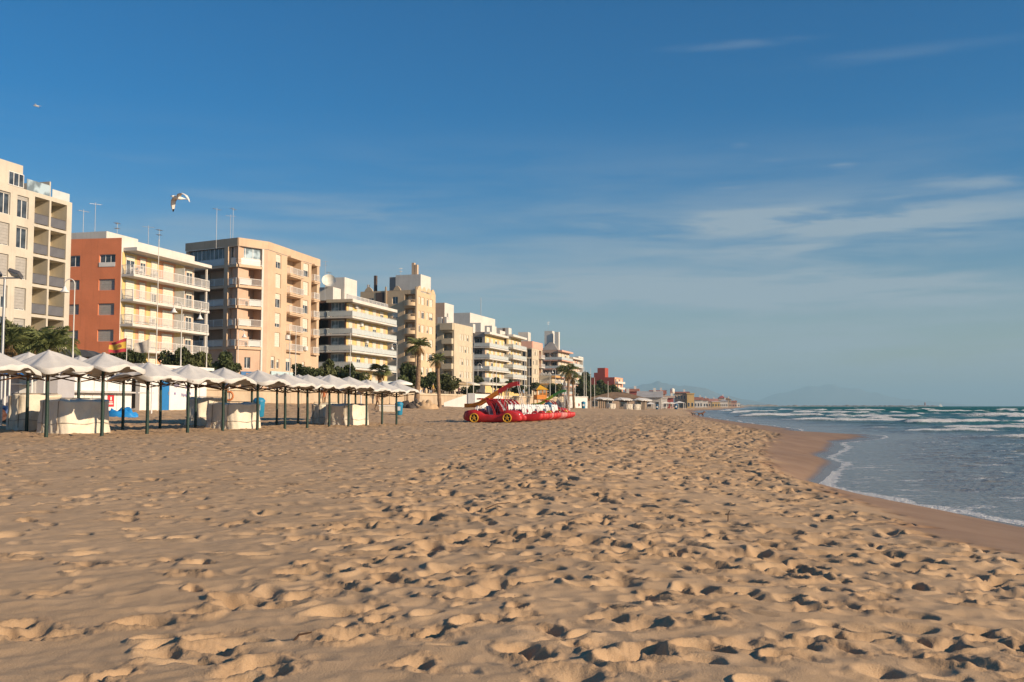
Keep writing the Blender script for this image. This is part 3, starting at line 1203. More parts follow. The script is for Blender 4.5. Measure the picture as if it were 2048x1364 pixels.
# ------------------------------------------------------------------ 2 terracotta block with white balconies
a2 = 15
C2 = (-43.1, 109.0)
b = Bld('apartment_building', 'terracotta painted apartment block with white balconies along its sea side', [off(C2, (-0.988, 0.155), 13)] + rect(C2, a2, 14.2, 13)[1:], PROM_Z)
f0, f = b.F(0), b.F(1)
FL = [15.55, 12.8, 10.05, 7.3, 4.6]
rows = [(16.35, 17.75), (13.75, 15.0), (11.0, 12.3), (8.1, 9.4)]
holes = []
for (z0, z1) in rows:
    holes.append((f0.u(192), f0.u(224.5), z0, z1, 0.22, None))
    holes.append((f0.u(131), f0.u(153.5), z0 + 0.1, z1 - 0.05, 0.22, None))
f0.wall(PROM_Z, 19.55, holes, M_RED)
for k, (z0, z1) in enumerate(rows):
    f0.window(f0.u(192), f0.u(224.5), z0, z1, -0.16, shut=[0.0, 0.97, 0.97, 0.97][k], mull=2, shm=M_SHUTG)
    f0.window(f0.u(131), f0.u(153.5), z0 + 0.1, z1 - 0.05, -0.16, shut=[0, 0.97, 0.97, 0.97][k], mull=1, shm=M_SHUTG)
    if k == 0:
        f0.panel('window_guard', f0.u(192), f0.u(224.5), z0 + 0.02, z0 + 0.5, 0.02, 0.03, M_RAILW)
f.wall(PROM_Z, 19.55, [], M_WHITE)
lay = [(0.15, 2.7, 'Y'), (2.7, 4.6, 'S'), (4.6, 6.9, 'Y'), (6.9, 10.2, 'S'), (10.2, 11.9, 'Y'), (11.9, 14.0, 'D')]
for k, z in enumerate(FL):
    for (ua, ub, c) in lay:
        f.panel('wall_panel', ua, ub, z + 0.01, z + 2.45, 0.0, 0.05, {'Y': M_YELLOW, 'S': M_SALMON, 'D': M_TAN_D}[c])
    doors = [(0.7, 2.2, .96), (3.2, 4.2, .9), (5.3, 6.4, .5 if k == 1 else .95), (7.6, 9.6, .97), (12.3, 13.6, .2)]
    for j, (ua, ub, sh) in enumerate(doors):
        if k == 0 and j in (0, 1):
            sh = 0.25
        f.window(ua, ub, z + 0.02, z + 2.15, 0.14, shut=sh, name='balcony_door', mull=1)
    if k < 4:
        f.balcony(0.05, 15.2, z, 1.6, 0.3, M_WHITE, 'bars', M_RAILW, 1.0)
        f.panel('balcony_screen', 9.9, 10.0, z + 0.02, z + 1.9, 0.1, 1.35, M_FROST)
    f.panel('balcony_post', 14.75, 14.95, z + 0.01, z + 2.4, 1.2, 0.2, M_WHITE)
b.close(19.55, M_WHITE, parapet=0.5)
f.panel('roof_slab', 0.3, 15.3, 18.12, 18.5, 0.0, 1.75, M_WHITE)
b.block('penthouse', f, 0.8, 6.5, 2.6, 11, 19.05, 20.55, M_WHITE)
for (u_, dp, h) in [(1.2, 6, 4.2), (3.2, 6, 5.4), (4.5, 4, 3.2), (9, 3, 3.6), (12.6, 4, 3.8)]:
    b.antenna(f, u_, dp, 19.05, h, int(u_) % 2)

# ------------------------------------------------------------------ 3 tan corner block
p0 = at(368, 700, 138.5)
p1 = at(473, 700, 133.5)
p2 = at(533.5, 700, 137.0)
e3 = dirdeg(13)
p3 = Vector(off(p2, e3, 17.2))
b = Bld('apartment_building', 'tan seven storey corner block with glazed in top floor balconies', [(p0.x, p0.y), (p1.x, p1.y), (p2.x, p2.y), (p3.x, p3.y), (p3.x - 13, p3.y + 4)], PROM_Z)
f0, f1, f2 = b.F(0), b.F(1), b.F(2)
FL = [20.1, 17.32, 14.52, 11.75, 9.0]
ZT = 23.75
h0, h1, h2 = [], [], []
ua, ub = 0.5, f0.u(447)
uc, ud = f0.u(455.5), f0.L - 0.02
va, vb = 0.02, f1.u(519)
for z in FL:
    h0 += [(ua, ub, z, z + 2.5, 2.0, M_TAN_D, M_TAN_D), (uc, ud, z, z + 2.5, 2.0, M_TAN_D, M_TAN_D)]
    h1 += [(va, vb, z, z + 2.5, 1.9, M_TAN_D, M_TAN_D)]
    h2 += [(f2.u(548), f2.u(559), z + 0.35, z + 2.35, 0.2, None), (f2.u(571), f2.u(599), z + 0.0, z + 2.35, 1.3, M_TAN, M_TAN),
           (f2.u(603.7), f2.u(614.5), z + 0.35, z + 2.35, 0.2, None), (f2.u(620), f2.u(631.5), z, z + 2.35, 1.2, M_TAN, M_TAN)]
gz = [(f2.u(541), f2.u(549), 6.2, 7.9, 0.2, None), (f2.u(552), f2.u(558), 6.3, 7.6, 0.2, None), (f2.u(571), f2.u(582), 6.0, 7.9, 0.25, None), (f2.u(604), f2.u(609), 6.3, 7.6, 0.2, None)]
g1 = [(f1.u(488), f1.u(500), 6.1, 7.6, 0.2, None), (f1.u(482), f1.u(507), 2.3, 4.6, 0.6, M_DARK)]
f0.wall(PROM_Z, 22.62, h0, M_TAN_D)
f1.wall(PROM_Z, 22.62, h1 + g1, M_TAN_D)
f2.wall(PROM_Z, 22.62, h2 + gz, M_TAN)
for ff in (f0, f1, f2):
    ff.panel('parapet', -0.06 if ff is not f1 else 0.0, ff.L + (0.0 if ff is not f2 else 0.06), 22.64, ZT, 0.0, 0.10, M_TAN)
f0.panel('corner_pier', f0.u(447) + 0.02, f0.u(455) - 0.02, PROM_Z, 22.6, 0.02, 0.28, M_TAN)
f1.panel('end_pier', f1.u(519) + 0.03, f1.u(523), PROM_Z, 22.6, 0.02, 0.12, M_WHITE)
for k, z in enumerate(FL):
    for ff, x0, x1 in ((f0, ua, ub), (f0, uc, ud), (f1, va, vb)):
        if k == 0:
            nwin = max(1, int((x1 - x0) / 2.0))
            for q in range(nwin):
                x = x0 + (x1 - x0) * q / nwin
                lit = ff is f1  # chamfer glass gets a brighter colour, as if lit
                ff.window(x + 0.02, x + (x1 - x0) / nwin - 0.02, z + 1.0, z + 2.48, -0.22, mull=2, name='balcony_glazing', pane=M_GLASSB if lit else M_GLASS)
            ff.panel('balcony_panel', x0 + 0.03, x1 - 0.03, z + 0.04, z + 0.96, -0.2, 0.05, M_RAILW)
        else:
            ff.window(x0 + 0.5, x0 + min(2.2, (x1 - x0) - 0.4), z + 0.02, z + 2.1, -1.8, name='balcony_door', shut=[0, .9, .4, .95, .3][k])
        ff.balcony(x0 - 0.02, x1 + 0.02, z, 0.32, 0.34, M_TAN, 'bars' if k else 'thin', M_RAILW, 0.98 if k else 0.2, sides=(False, False))
        if k:
            ff.panel('railing_infill', x0 + (0.2 if k % 2 else (x1 - x0) * 0.45), x0 + (x1 - x0) * (0.55 if k % 2 else 0.97), z + 0.12, z + 0.85, 0.21, 0.02, M_FROST)
    for (xa, xb) in ((548, 559), (603.7, 614.5)):
        f2.window(f2.u(xa), f2.u(xb), z + 0.35, z + 2.35, -0.15, shut=[0.4, 0.75, 0.98, 0.55, 0.98][(k + int(xa)) % 5], mull=1)
    for (xa, xb) in ((571, 599), (620, 631.5)):
        x0, x1 = f2.u(xa), f2.u(xb)
        f2.balcony(x0, x1, z, 0.55, 0.25, M_TAN, 'bars', M_RAILW, 0.95)
        f2.window(x0 + 0.3, x0 + 1.7, z + 0.02, z + 2.1, -1.22, name='balcony_door', shut=0.5)
        f2.panel('lintel', x0 + 0.2, x1 - 0.3, z + 2.35, z + 2.6, 0.0, 0.45, M_TAN)
for (a_, b_, c_, d_, *_r) in gz:
    f2.window(a_, b_, c_, d_, -0.15, shut=0.3, mull=1)
f1.window(g1[0][0], g1[0][1], 6.1, 7.6, -0.15, mull=1)
for (u_, z_) in ((f2.u(569), 10.6), (f2.u(606), 9.3), (f2.u(604), 6.2)):
    f2.ac(u_, z_)
f2.panel('shop_sign', f2.u(539), f2.u(594), 4.75, 5.85, 0.15, 0.12, mat('pale_blue_sign', (0.45, 0.58, 0.60), 0.5, 0.08))
sg = f1.panel('shop_sign', f1.u(480.5), f1.u(507), 4.65, 5.65, 0.05, 0.12, mat('blue_sign', (0.03, 0.13, 0.30), 0.5, 0.2), 'blue shop sign with an orange and yellow band')
mb = MB()
mb.box(0.35, 2.2, -0.185, -0.172, 0.30, 0.52)
mb.box(0.8, 2.0, -0.185, -0.172, 0.60, 0.78)
mb.build('sign_band', mat('orange_print', (0.55, 0.22, 0.05), 0.5), sg)
for (xa, xb) in ((528, 547), (549, 560)):
    mb = MB()
    u0, u1 = f2.u(xa, 0.1), f2.u(xb, 0.1)
    u0 = max(u0, 0.05)
    Wd = u1 - u0
    mb.add([(0, 0, 0), (Wd, 0, 0), (Wd, -2.4, -1.15), (0, -2.4, -1.15), (0, 0, -.05), (Wd, 0, -.05), (Wd, -2.4, -1.2), (0, -2.4, -1.2), (0, -2.4, -1.45), (Wd, -2.4, -1.45)],
           [(0, 3, 2, 1), (4, 5, 6, 7), (3, 8, 9, 2), (0, 4, 7, 3), (1, 2, 6, 5)])
    mb.build('awning', mat('cream_awning', (0.62, 0.55, 0.42), 0.8), b.root, f2.loc(u0, 4.7, 0.02), f2.rz)
b.close(22.62, M_TAN, parapet=0.1)
b.block('stair_house', f2, 2.0, 6.5, 4, 8, 22.5, 24.4, M_WHITE)
b.block('water_tank', f2, -0.5, 1.2, 3.0, 4.5, 22.5, 24.2, M_AC)
for (u_, dp, h) in [(-3.5, 6, 5.6), (-1.5, 5, 5.0), (1.0, 6, 6.5)]:
    b.antenna(f2, u_, dp, 22.5, h, int(abs(u_)) % 2)

# ------------------------------------------------------------------ 4 white balconies, satellite dish
C4 = (-26.7, 160.0)
b = Bld('apartment_building', 'yellow walled apartment block with a big satellite dish on its roof', rect(C4, 15, 17.5, 9.5), PROM_Z)
f0, f = b.F(0), b.F(1)
FL = [15.35, 12.55, 9.85, 7.15, 4.4]
hz = []
for z in FL:
    hz += [(f0.u(634), f0.u(655), z + 0.02, z + 2.35, 1.6, M_DARKB, M_DARKB), (f0.u(660), f0.u(688), z + 0.02, z + 2.4, 0.25, None)]  # loggia lining coloured dark to hold its shade
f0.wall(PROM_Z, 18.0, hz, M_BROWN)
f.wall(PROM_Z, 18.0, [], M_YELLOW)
for k, z in enumerate(FL):
    f0.window(f0.u(660), f0.u(688), z + 0.02, z + 2.4, -0.2, shut=0.0 if k == 0 else 0.1, mull=3 if k == 0 else 1, pane=M_GLASSB)
    f0.balcony(f0.u(634), f0.u(656), z, 0.9, 0.25, M_WHITE, 'panel', M_FROST, 0.95)
    f0.balcony(f0.u(657), f0.L + 1.45, z, 1.0, 0.25, M_WHITE, 'panel', M_FROST, 0.95, sides=(True, False))
    f.balcony(-0.98, 18.2, z, 1.5, 0.27, M_WHITE, 'panel', M_FROST, 0.95, sides=(False, True))
    xs = [0.7, 4.0, 7.3, 10.6, 13.9]
    for j, x in enumerate(xs):
        f.window(x, x + 1.5, z + 0.02, z + 2.15, 0.06, shut=[.97, .97, .6, .97, .3][(j + k) % 5], name='balcony_door', mull=1)
        f.panel('wall_panel', x + 1.75, x + 2.6, z + 0.02, z + 2.4, 0.0, 0.04, M_TAN if (j + k) % 2 else M_YELLOW)
    if k < 3:
        f.ac(2.9 + k * 2.2, z + 1.7, 0.05)
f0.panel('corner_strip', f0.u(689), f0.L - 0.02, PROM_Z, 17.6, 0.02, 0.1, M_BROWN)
f.panel('roof_edge', -0.9, 18.3, 17.65, 18.15, 0.02, 1.5, M_WHITE)
f0.panel('roof_edge', f0.u(656), f0.L + 1.4, 17.65, 18.15, 0.02, 0.95, M_BEIGE)
b.close(18.15, M_WHITE, parapet=0.3)
f.balcony(0.3, 17.5, 18.1, 0.3, 0.05, M_WHITE, 'bars', M_RAILW, 1.0, inset=0.2)
b.block('stair_house', f, 3.5, 8.5, 2.0, 5.5, 17.9, 22.3, M_WHITE)
b.block('roof_house', f, 0.2, 3.2, 2.5, 6.0, 17.9, 20.3, M_WHITE)
b.block('roof_house', f, 1.5, 3.6, 6.5, 8.5, 17.9, 21.6, M_TAN)
mb = MB()
prof = [(0.02, 0.0)] + [(0.16 * k, 0.055 * (k * 0.32) ** 2 * 2.2) for k in range(1, 8)]
mb.lathe(prof, 24, cap=False)
mb.lathe([(r_, z_ - 0.03) for r_, z_ in prof][::-1], 24, cap=False)
mb.tube([(0, 0, 0), (0, 0, 0.9)], 0.02, 5)
me = mb.mesh('satellite_dish', mat('dish_white', (0.70, 0.68, 0.60), 0.5))
me.transform(Matrix.Rotation(R(65), 4, 'X') @ Matrix.Rotation(0, 4, 'Z'))
ds = link_mesh('satellite_dish', me, b.root, f.loc(0.4, 21.15, -3.4), R(12))
mb = MB()
mb.tube([(0, 0.25, 0), (0, 0.45, -1.0)], 0.06, 6)
mb.build('mount', M_METAL, ds)
b.antenna(f, -0.5, 3.6, 18, 6.5, 0)
b.antenna(f, 5.0, 5.6, 22, 1.6, 1)

# ------------------------------------------------------------------ 5 brown block with scalloped roof line
C5 = (-18.8, 196.0)
b = Bld('apartment_building', 'tall sand coloured block with rounded balconies and scalloped parapets', rect(C5, 18, 9.6, 12.4), PROM_Z)
f0, f = b.F(0), b.F(1)
ZT = 24.0
rows = [22.0, 19.2, 16.4, 13.7, 10.9, 8.0]
h0 = []
for k, z in enumerate(rows):
    h0.append((f0.u(783), f0.u(794.5), z - 0.7, z + 0.75, 0.2, None))
    h0.append((f0.u(808), f0.u(829), z - 0.95, z + 1.2, 1.3, M_SAND, M_SAND))
    h0.append((f0.u(735), f0.u(746), z - 0.7, z + 0.6, 0.2, None))
f0.wall(PROM_Z, ZT, h0, M_SAND)
he = []
for z in rows:
    for (xa, xb) in ((836.5, 840), (842, 848), (852.5, 856), (858, 865)):
        he.append((f.u(xa), f.u(xb), z - 0.75, z + 0.75, 0.2, None))
f.wall(PROM_Z, ZT, he, M_SAND)
for k, z in enumerate(rows):
    f0.window(f0.u(783), f0.u(794.5), z - 0.7, z + 0.75, -0.14, shut=[0, .9, .95, .1, .6, 0][k], mull=1)
    f0.window(f0.u(735), f0.u(746), z - 0.7, z + 0.6, -0.14, shut=.2 * k % 1, mull=1)
    f0.window(f0.u(810), f0.u(818), z - 0.93, z + 0.95, -1.22, name='balcony_door', shut=0.5)
    for j, (xa, xb) in enumerate(((836.5, 840), (842, 848), (852.5, 856), (858, 865))):
        f.window(f.u(xa), f.u(xb), z - 0.75, z + 0.75, -0.14, shut=[.97, .97, .2, .97, .6][(j + k) % 5], mull=1)

    def mk_rb():
        mb = MB()
        n_ = 14
        rr_ = 1.25
        pts = [(rr_ + rr_ * math.cos(math.pi + math.pi * i / n_), rr_ * 0.75 * math.sin(math.pi + math.pi * i / n_)) for i in range(n_ + 1)]
        mb.prism(pts, -0.25, 0)
        return mb.mesh('balcony', M_SAND)

    def mk_rp():
        mb = MB()
        n_ = 14
        rr_ = 1.22
        for i in range(n_):
            a_, c_ = [(1.25 + rr_ * math.cos(math.pi + math.pi * q / n_), rr_ * 0.75 * math.sin(math.pi + math.pi * q / n_)) for q in (i, i + 1)]
            h_ = 0.9 if i < 9 else 0.45
            mb.add([(a_[0], a_[1], 0), (c_[0], c_[1], 0), (c_[0], c_[1], h_), (a_[0], a_[1], h_), (a_[0], a_[1] + .08, 0), (c_[0], c_[1] + .08, 0), (c_[0], c_[1] + .08, h_), (a_[0], a_[1] + .08, h_)],
                   [(0, 1, 2, 3), (5, 4, 7, 6), (3, 2, 6, 7)])
            if i >= 9:
                mb.tube([(a_[0], a_[1], 0.9), (c_[0], c_[1], 0.9)], 0.03, 5)
                mb.tube([(c_[0], c_[1], 0.4), (c_[0], c_[1], 0.9)], 0.025, 5)
        return mb.mesh('parapet', M_SAND)
    bo = link_mesh('balcony', cached(('rb5',), mk_rb), b.root, f0.loc(f0.u(807), z - 0.95, 0), f0.rz)
    link_mesh('parapet', cached(('rp5',), mk_rp), bo)


def scallop(f_, u0, u1, z, n_, h, m, th=0.3):
    for k in range(n_):
        a_ = u0 + (u1 - u0) * k / n_
        wd = (u1 - u0) / n_
        poly = [(0, 0)] + [(wd * (0.08 + 0.84 * i / 10), h * (0.35 + 0.65 * math.sin(math.pi * i / 10))) for i in range(11)] + [(wd, 0)]
        mb = MB()
        n2 = len(poly)
        vs = [(x, -0.02, zz) for x, zz in poly] + [(x, th, zz) for x, zz in poly]
        fs = [tuple(range(n2)), tuple(range(2 * n2 - 1, n2 - 1, -1))] + [((i + 1) % n2, i, n2 + i, n2 + (i + 1) % n2) for i in range(n2)]
        mb.add(vs, fs)
        mb.build('parapet_gable', m, f_.b.root, f_.loc(a_, z + 0.01, 0), f_.rz)


b.close(ZT, M_SAND, parapet=0.3)
scallop(f, 0.2, 9.4, ZT, 4, 0.9, M_SAND)
scallop(f0, f0.u(785), f0.u(800), ZT, 1, 0.9, M_SAND)
scallop(f0, f0.u(727), f0.u(744), ZT, 1, 0.9, M_SAND)
f0.panel('pilaster', f0.u(829.5), f0.L - 0.02, 8.0, ZT + 0.6, 0.02, 0.12, M_SAND)
f0.panel('pilaster', f0.u(769), f0.u(772), 8.0, ZT + 0.8, 0.02, 0.12, M_SAND)
f0.panel('notch_shade', f0.u(750), f0.u(768), 14, ZT - 0.3, 0.01, 0.04, M_DARKB)  # flat dark panel painted as the shade of a notch
pb = b.block('penthouse', f0, f0.u(782), f0.L + 0.0, 1.8, 7, ZT - 0.3, ZT + 3.3, M_WHITE)
b.block('penthouse', f0, f0.u(768), f0.u(781.8), 2.2, 6, ZT - 0.3, ZT + 3.0, M_GREYP)
for (px_, hh) in ((821, 2.6), (827, 2.2)):
    b.block('chimney', f0, f0.u(px_, -3), f0.u(px_, -3) + 0.55, 3.2, 3.9, ZT + 3.3, ZT + 3.3 + hh, M_TAN)
b.block('chimney', f0, f0.u(746, -3), f0.u(746, -3) + 0.5, 3, 3.6, ZT - 0.3, ZT + 3.6, M_DARKB)
b.block('chimney', f0, f0.u(732, -3), f0.u(732, -3) + 0.4, 3, 3.6, ZT - 0.3, ZT + 1.8, M_WHITE)
b.antenna(f0, f0.u(800, -3), 3, ZT + 3.3, 1.6)

# ------------------------------------------------------------------ 6 cream cube with boxy balconies
C6 = (-12.4, 213.0)
b = Bld('apartment_building', 'cream block with boxed-in corner balconies beyond the tall palms', rect(C6, 17, 12.0, 9), PROM_Z)
f0, f = b.F(0), b.F(1)
rows = [14.6, 11.95, 9.2, 6.4]
h0, he = [], []
for z in rows:
    h0.append((f0.u(886), f0.L - 0.5, z, z + 2.2, 1.5, M_BEIGE, M_BEIGE))
    for (xa, xb) in ((919.5, 922.5), (923.5, 926.5), (929.5, 932.5), (934, 937), (941, 944)):
        he.append((f.u(xa), f.u(xb), z + 0.75, z + 2.15, 0.2, None))
f0.wall(PROM_Z, 18.8, h0, M_BEIGE)
f.wall(PROM_Z, 18.8, he, M_BEIGE)
for k, z in enumerate(rows):
    f0.window(f0.u(888), f0.u(897), z + 0.02, z + 2.0, -1.42, name='balcony_door', shut=0.6)
    f0.balcony(f0.u(886), f0.L - 0.2, z, 1.0, 0.3, M_BEIGE, 'solid', M_BEIGE, 0.85)
    for j, (xa, xb) in enumerate(((919.5, 922.5), (923.5, 926.5), (929.5, 932.5), (934, 937), (941, 944))):
        f.window(f.u(xa), f.u(xb), z + 0.75, z + 2.15, -0.14, shut=[.97, .97, .97, .5, .97][(j + k) % 5], mull=0)
    f0.window(f0.u(869.5), f0.u(874), z + 0.8, z + 2.1, 0.03, mull=0)
f0.panel('roof_box', f0.u(882), f0.L - 0.1, 17.3, 18.75, 0.02, 0.9, M_BEIGE)
b.close(18.8, M_BEIGE, parapet=0.3)
for px_ in (876, 880, 890):
    b.block('chimney', f0, f0.u(px_, -2), f0.u(px_, -2) + 0.5, 1.5, 2.2, 18.5, 20.3, M_WHITE)

# tall blocks behind
C = at(889, 640, 245)
b = Bld('apartment_building', 'narrow brown and white tower rising behind the cream block', rect((C.x, C.y), 17, 6.5, 9), PROM_Z)
f0, f = b.F(0), b.F(1)
f0.wall(PROM_Z, 26.5, [], M_TAN_D)
f.wall(PROM_Z, 26.5, [(1.6, 2.6, 22.5, 24, .2, M_DARK)], M_WHITE)
f.window(1.6, 2.6, 22.5, 24.0, -0.14)
b.close(26.5, M_TAN_D, parapet=0.3)
C = at(940, 640, 268)
b = Bld('apartment_building', 'plain white walled block with a flagpole behind the balconied houses', rect((C.x, C.y), 17, 22, 9.5), PROM_Z)
f0, f = b.F(0), b.F(1)
f0.wall(PROM_Z, 26.2, [], M_WHITE)
f.wall(PROM_Z, 26.2, [(3.0, 5.0, 20.5, 22.4, .2, M_DARK), (8, 9.5, 20.5, 22.2, .2, M_DARK)], M_WHITE)
f.window(3, 5, 20.5, 22.4, -0.14)
f.window(8, 9.5, 20.5, 22.2, -0.14)
b.close(26.2, M_WHITE, parapet=0.3)
mb = MB()
mb.tube([(0, 0, 0), (0, 0, 6.0)], 0.08, 6)
mb.build('flagpole', M_METAL, b.root, f.loc(15, 25.9, -2))


# ------------------------------------------------------------------ generic balconied blocks further on
def balconied(label, corner, ang, flen, slen, ztop, floors, wall_s, wall_e, slab, railm, rail='panel', proj=1.3, sb=True, bays=4, side_open=None, pans=None, roof_edge=True):
    b = Bld('apartment_building', label, rect(corner, ang, flen, slen), PROM_Z)
    f0, f = b.F(0), b.F(1)
    hs = []
    for z in floors:
        if side_open:
            for (xa, xb) in side_open:
                hs.append((f0.u(xa), f0.u(xb), z + 0.03, z + 2.3, 1.3, M_DARKB if wall_s is M_DARKB else wall_s, wall_s))
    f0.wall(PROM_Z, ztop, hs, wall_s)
    f.wall(PROM_Z, ztop, [], wall_e)
    for k, z in enumerate(floors):
        w_ = flen / bays
        for j in range(bays):
            f.window(j * w_ + 0.3 * w_, j * w_ + 0.78 * w_, z + 0.02, z + 2.1, 0.05, shut=[.97, .4, .97, .97, .2, .97][(j * 2 + k) % 6], name='balcony_door', mull=1)
            if pans and (j + k) % 2:
                f.panel('wall_panel', j * w_ + 0.02, j * w_ + 0.26 * w_, z + 0.02, z + 2.3, 0, 0.04, pans)
        f.balcony(-0.5 if sb else 0.1, flen - 0.1, z, proj, 0.28, slab, rail, railm, 0.95, sides=(not sb, True))
        if sb:
            f0.balcony(max(0.2, f0.u(side_open[0][0]) if side_open else slen - 4), f0.L + proj - 0.02, z, 0.52, 0.28, slab, rail, railm, 0.95, sides=(True, False))
        if side_open:
            for (xa, xb) in side_open:
                f0.window(f0.u(xa) + 0.3, f0.u(xb) - 0.3, z + 0.05, z + 2.1, -1.22, name='balcony_door')
    if roof_edge:
        f.panel('roof_edge', -0.5, flen, ztop - 0.5, ztop + 0.02, 0.02, proj, slab)
    b.close(ztop + 0.05, wall_e if wall_e is not M_YELLOW else M_WHITE, parapet=0.3)
    return b, f0, f


b, f0, f = balconied('white balconied block with small white roof houses', (-6.35, 234), 15.5, 18.0, 5.6, 18.4, [14.95, 12.25, 9.5, 6.8], M_GREYP, M_YELLOW, M_WHITE, M_FROST, side_open=[(948, 964)], pans=M_TAN, bays=5)  # side wall plaster greyed to look shaded
for (u0, d0, h, w_) in ((-1.5, 2.5, 2.0, 1.8), (3.0, 2, 2.6, 3.2), (8, 2, 2.0, 2.5), (13, 2.2, 2.7, 4)):
    b.block('roof_house', f, u0, u0 + w_, d0, d0 + 3, 18.15, 18.3 + h, M_WHITE)
    f.window(u0 + 0.4, u0 + 1.3, 18.7, 19.7, -d0 + 0.01, mull=0)
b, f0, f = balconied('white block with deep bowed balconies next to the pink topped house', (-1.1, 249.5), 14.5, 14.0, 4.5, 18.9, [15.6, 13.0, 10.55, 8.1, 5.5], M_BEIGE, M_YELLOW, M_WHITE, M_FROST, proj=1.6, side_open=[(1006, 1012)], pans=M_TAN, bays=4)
b.block('roof_house', f, 2, 7, 2.5, 6, 18.6, 20.2, M_WHITE)
b.block('chimney', f, 8.5, 9.1, 3, 3.6, 18.6, 21.2, M_DARKB)
b.block('roof_house', f, 10.5, 13.6, 2.5, 6, 18.6, 21.5, M_WHITE)

C8 = (5.8, 287)
b = Bld('apartment_building', 'slim pink topped block with dark glazed bays on its side', rect(C8, 16, 12, 6.5), PROM_Z)
f0, f = b.F(0), b.F(1)
rows = [15.1, 12.4, 9.7, 7.0, 4.4]
h0, he = [], []
for z in rows:
    h0 += [(f0.u(1044.5), f0.u(1051), z, z + 2.3, .3, None), (f0.u(1054), f0.u(1063), z, z + 2.3, .3, None)]
    for (xa, xb) in ((1066, 1068), (1069.5, 1071.5), (1073, 1075)):
        he.append((f.u(xa), f.u(xb), z + .5, z + 2.1, .2, None))
    he.append((f.u(1078), f.u(1083), z + .1, z + 2.3, 1.2, M_TAN_D, M_TAN_D))
f0.wall(PROM_Z, 17.7, h0, M_BEIGE)
f.wall(PROM_Z, 17.7, he, M_BEIGE)
for k, z in enumerate(rows):
    f0.window(f0.u(1044.5), f0.u(1051), z, z + 2.3, -0.2, frame=M_FRAMED, name='dark_bay')
    f0.window(f0.u(1054), f0.u(1063), z, z + 2.3, -0.2, frame=M_FRAMED, name='dark_bay')
    for j, (xa, xb) in enumerate(((1066, 1068), (1069.5, 1071.5), (1073, 1075))):
        f.window(f.u(xa), f.u(xb), z + .5, z + 2.1, -0.14, shut=[.9, .3, .9, 0][(j + k) % 4], mull=0)
    f.balcony(f.u(1077.5), f.L - 0.1, z + .08, 0.9, 0.22, M_WHITE, 'bars', M_RAILW, 0.95)
f0.panel('parapet', 0, f0.L, 17.72, 19.7, 0.0, 0.12, M_PINK)
f.panel('parapet', 0, f.L, 17.72, 19.7, 0.0, 0.12, M_PINK)
b.close(17.7, M_BEIGE, parapet=0.2)
b.block('roof_house', f0, 1.5, 4.5, 3, 6, 17.5, 22.6, M_WHITE)

lo = at(1084, 770, 262)
b, f0, f = balconied('low orange trimmed house with two balconies between taller blocks', (lo.x + 2.6, lo.y), 16, 6, 3.4, 9.0, [6.9, 4.4], M_BEIGE, M_YELLOW, mat('orange_trim', (0.60, 0.33, 0.12), 0.8), M_RAILW, 'bars', bays=3, proj=1.1)
scallop(f0, 0.2, 3.2, 9.1, 3, 0.8, M_WHITE)

C9 = (14.65, 315)
b, f0, f = balconied('rust red balconied block with a white stair tower on the roof', C9, 16, 16, 6, 18.7, [15.6, 12.85, 10.1, 7.4, 4.8], M_TAN_D, M_BEIGE, M_PINK, M_FROST, side_open=[(1088, 1099), (1102, 1114)], bays=4)
b.block('stair_tower', f0, 1.0, 3.6, 2, 5, 18.4, 25.0, M_WHITE)
b.block('stair_tower', f0, 4.6, 5.8, 1.5, 3, 18.4, 24.6, M_WHITE)
mb = MB()
mb.add([(0, 0, 0), (5.5, 0, 0), (5.5, 3, 0), (0, 3, 0), (2.5, 1.5, 2.6), (3.5, 1.5, 2.6)], [(0, 1, 5, 4), (1, 2, 5), (2, 3, 4, 5), (3, 0, 4), (3, 2, 1, 0)])
mb.build('sloped_roof', M_GREYP, b.root, f0.loc(0.3, 18.75, -0.2), f0.rz)
b.antenna(f0, 2, 3, 25, 3)
C9b = off(C9, dirdeg(16), 16.4)
b, f0, f = balconied('stepped pinkish block with framed balconies at the far end of the row', C9b, 16, 16, 6, 17.2, [14.3, 11.6, 8.9, 6.3, 4.0], M_TAN_D, M_PINK, M_WHITE, M_FROST, bays=4, sb=False)
f.panel('roof_frame', 8, 16, 17.3, 17.9, 0.0, 1.3, M_WHITE)
f.panel('end_pier', 15.4, 15.9, PROM_Z, 17.2, 0.02, 1.2, M_WHITE)

# ------------------------------------------------------------------ red hotel
Ch = at(1229.5, 790, 520)
b = Bld('hotel', 'deep red hotel with a square tower standing apart beyond the apartment row', rect((Ch.x, Ch.y), 20, 18, 16), PROM_Z)
f0, f = b.F(0), b.F(1)
hs = [(f0.u(1194), f0.u(1199), 6.5, 13.5, .5, M_DARK), (f0.u(1200), f0.u(1204), 6.5, 13.5, .5, M_DARK)]
f0.wall(PROM_Z, 16.0, hs, M_REDH)
f.wall(PROM_Z, 16.0, [], M_SALMON)
for (a_, b_, c_, d_, *_r) in hs:
    f0.window(a_, b_, c_, d_, -0.4, mull=1)
for k, z in enumerate((13.0, 10.0, 7.0)):
    f.balcony(0.3, 16, z, 1.8, 0.3, M_WHITE, 'solid', M_WHITE, 0.8)
    for j in range(4):
        f.window(1 + j * 4, 3 + j * 4, z + 0.02, z + 2.2, 0.05, shut=.9 if (j + k) % 2 else 0, name='balcony_door')
b.close(16.0, M_REDH, parapet=0.3)
t0 = at(1195, 760, 523)
b.block('tower', f0, f0.u(1194), f0.u(1209), 1, 8, 15.7, 21.0, M_REDH)
b.block('tower_annex', f0, f0.u(1187), f0.u(1193.8), 1, 6, 15.7, 18.5, M_REDH)
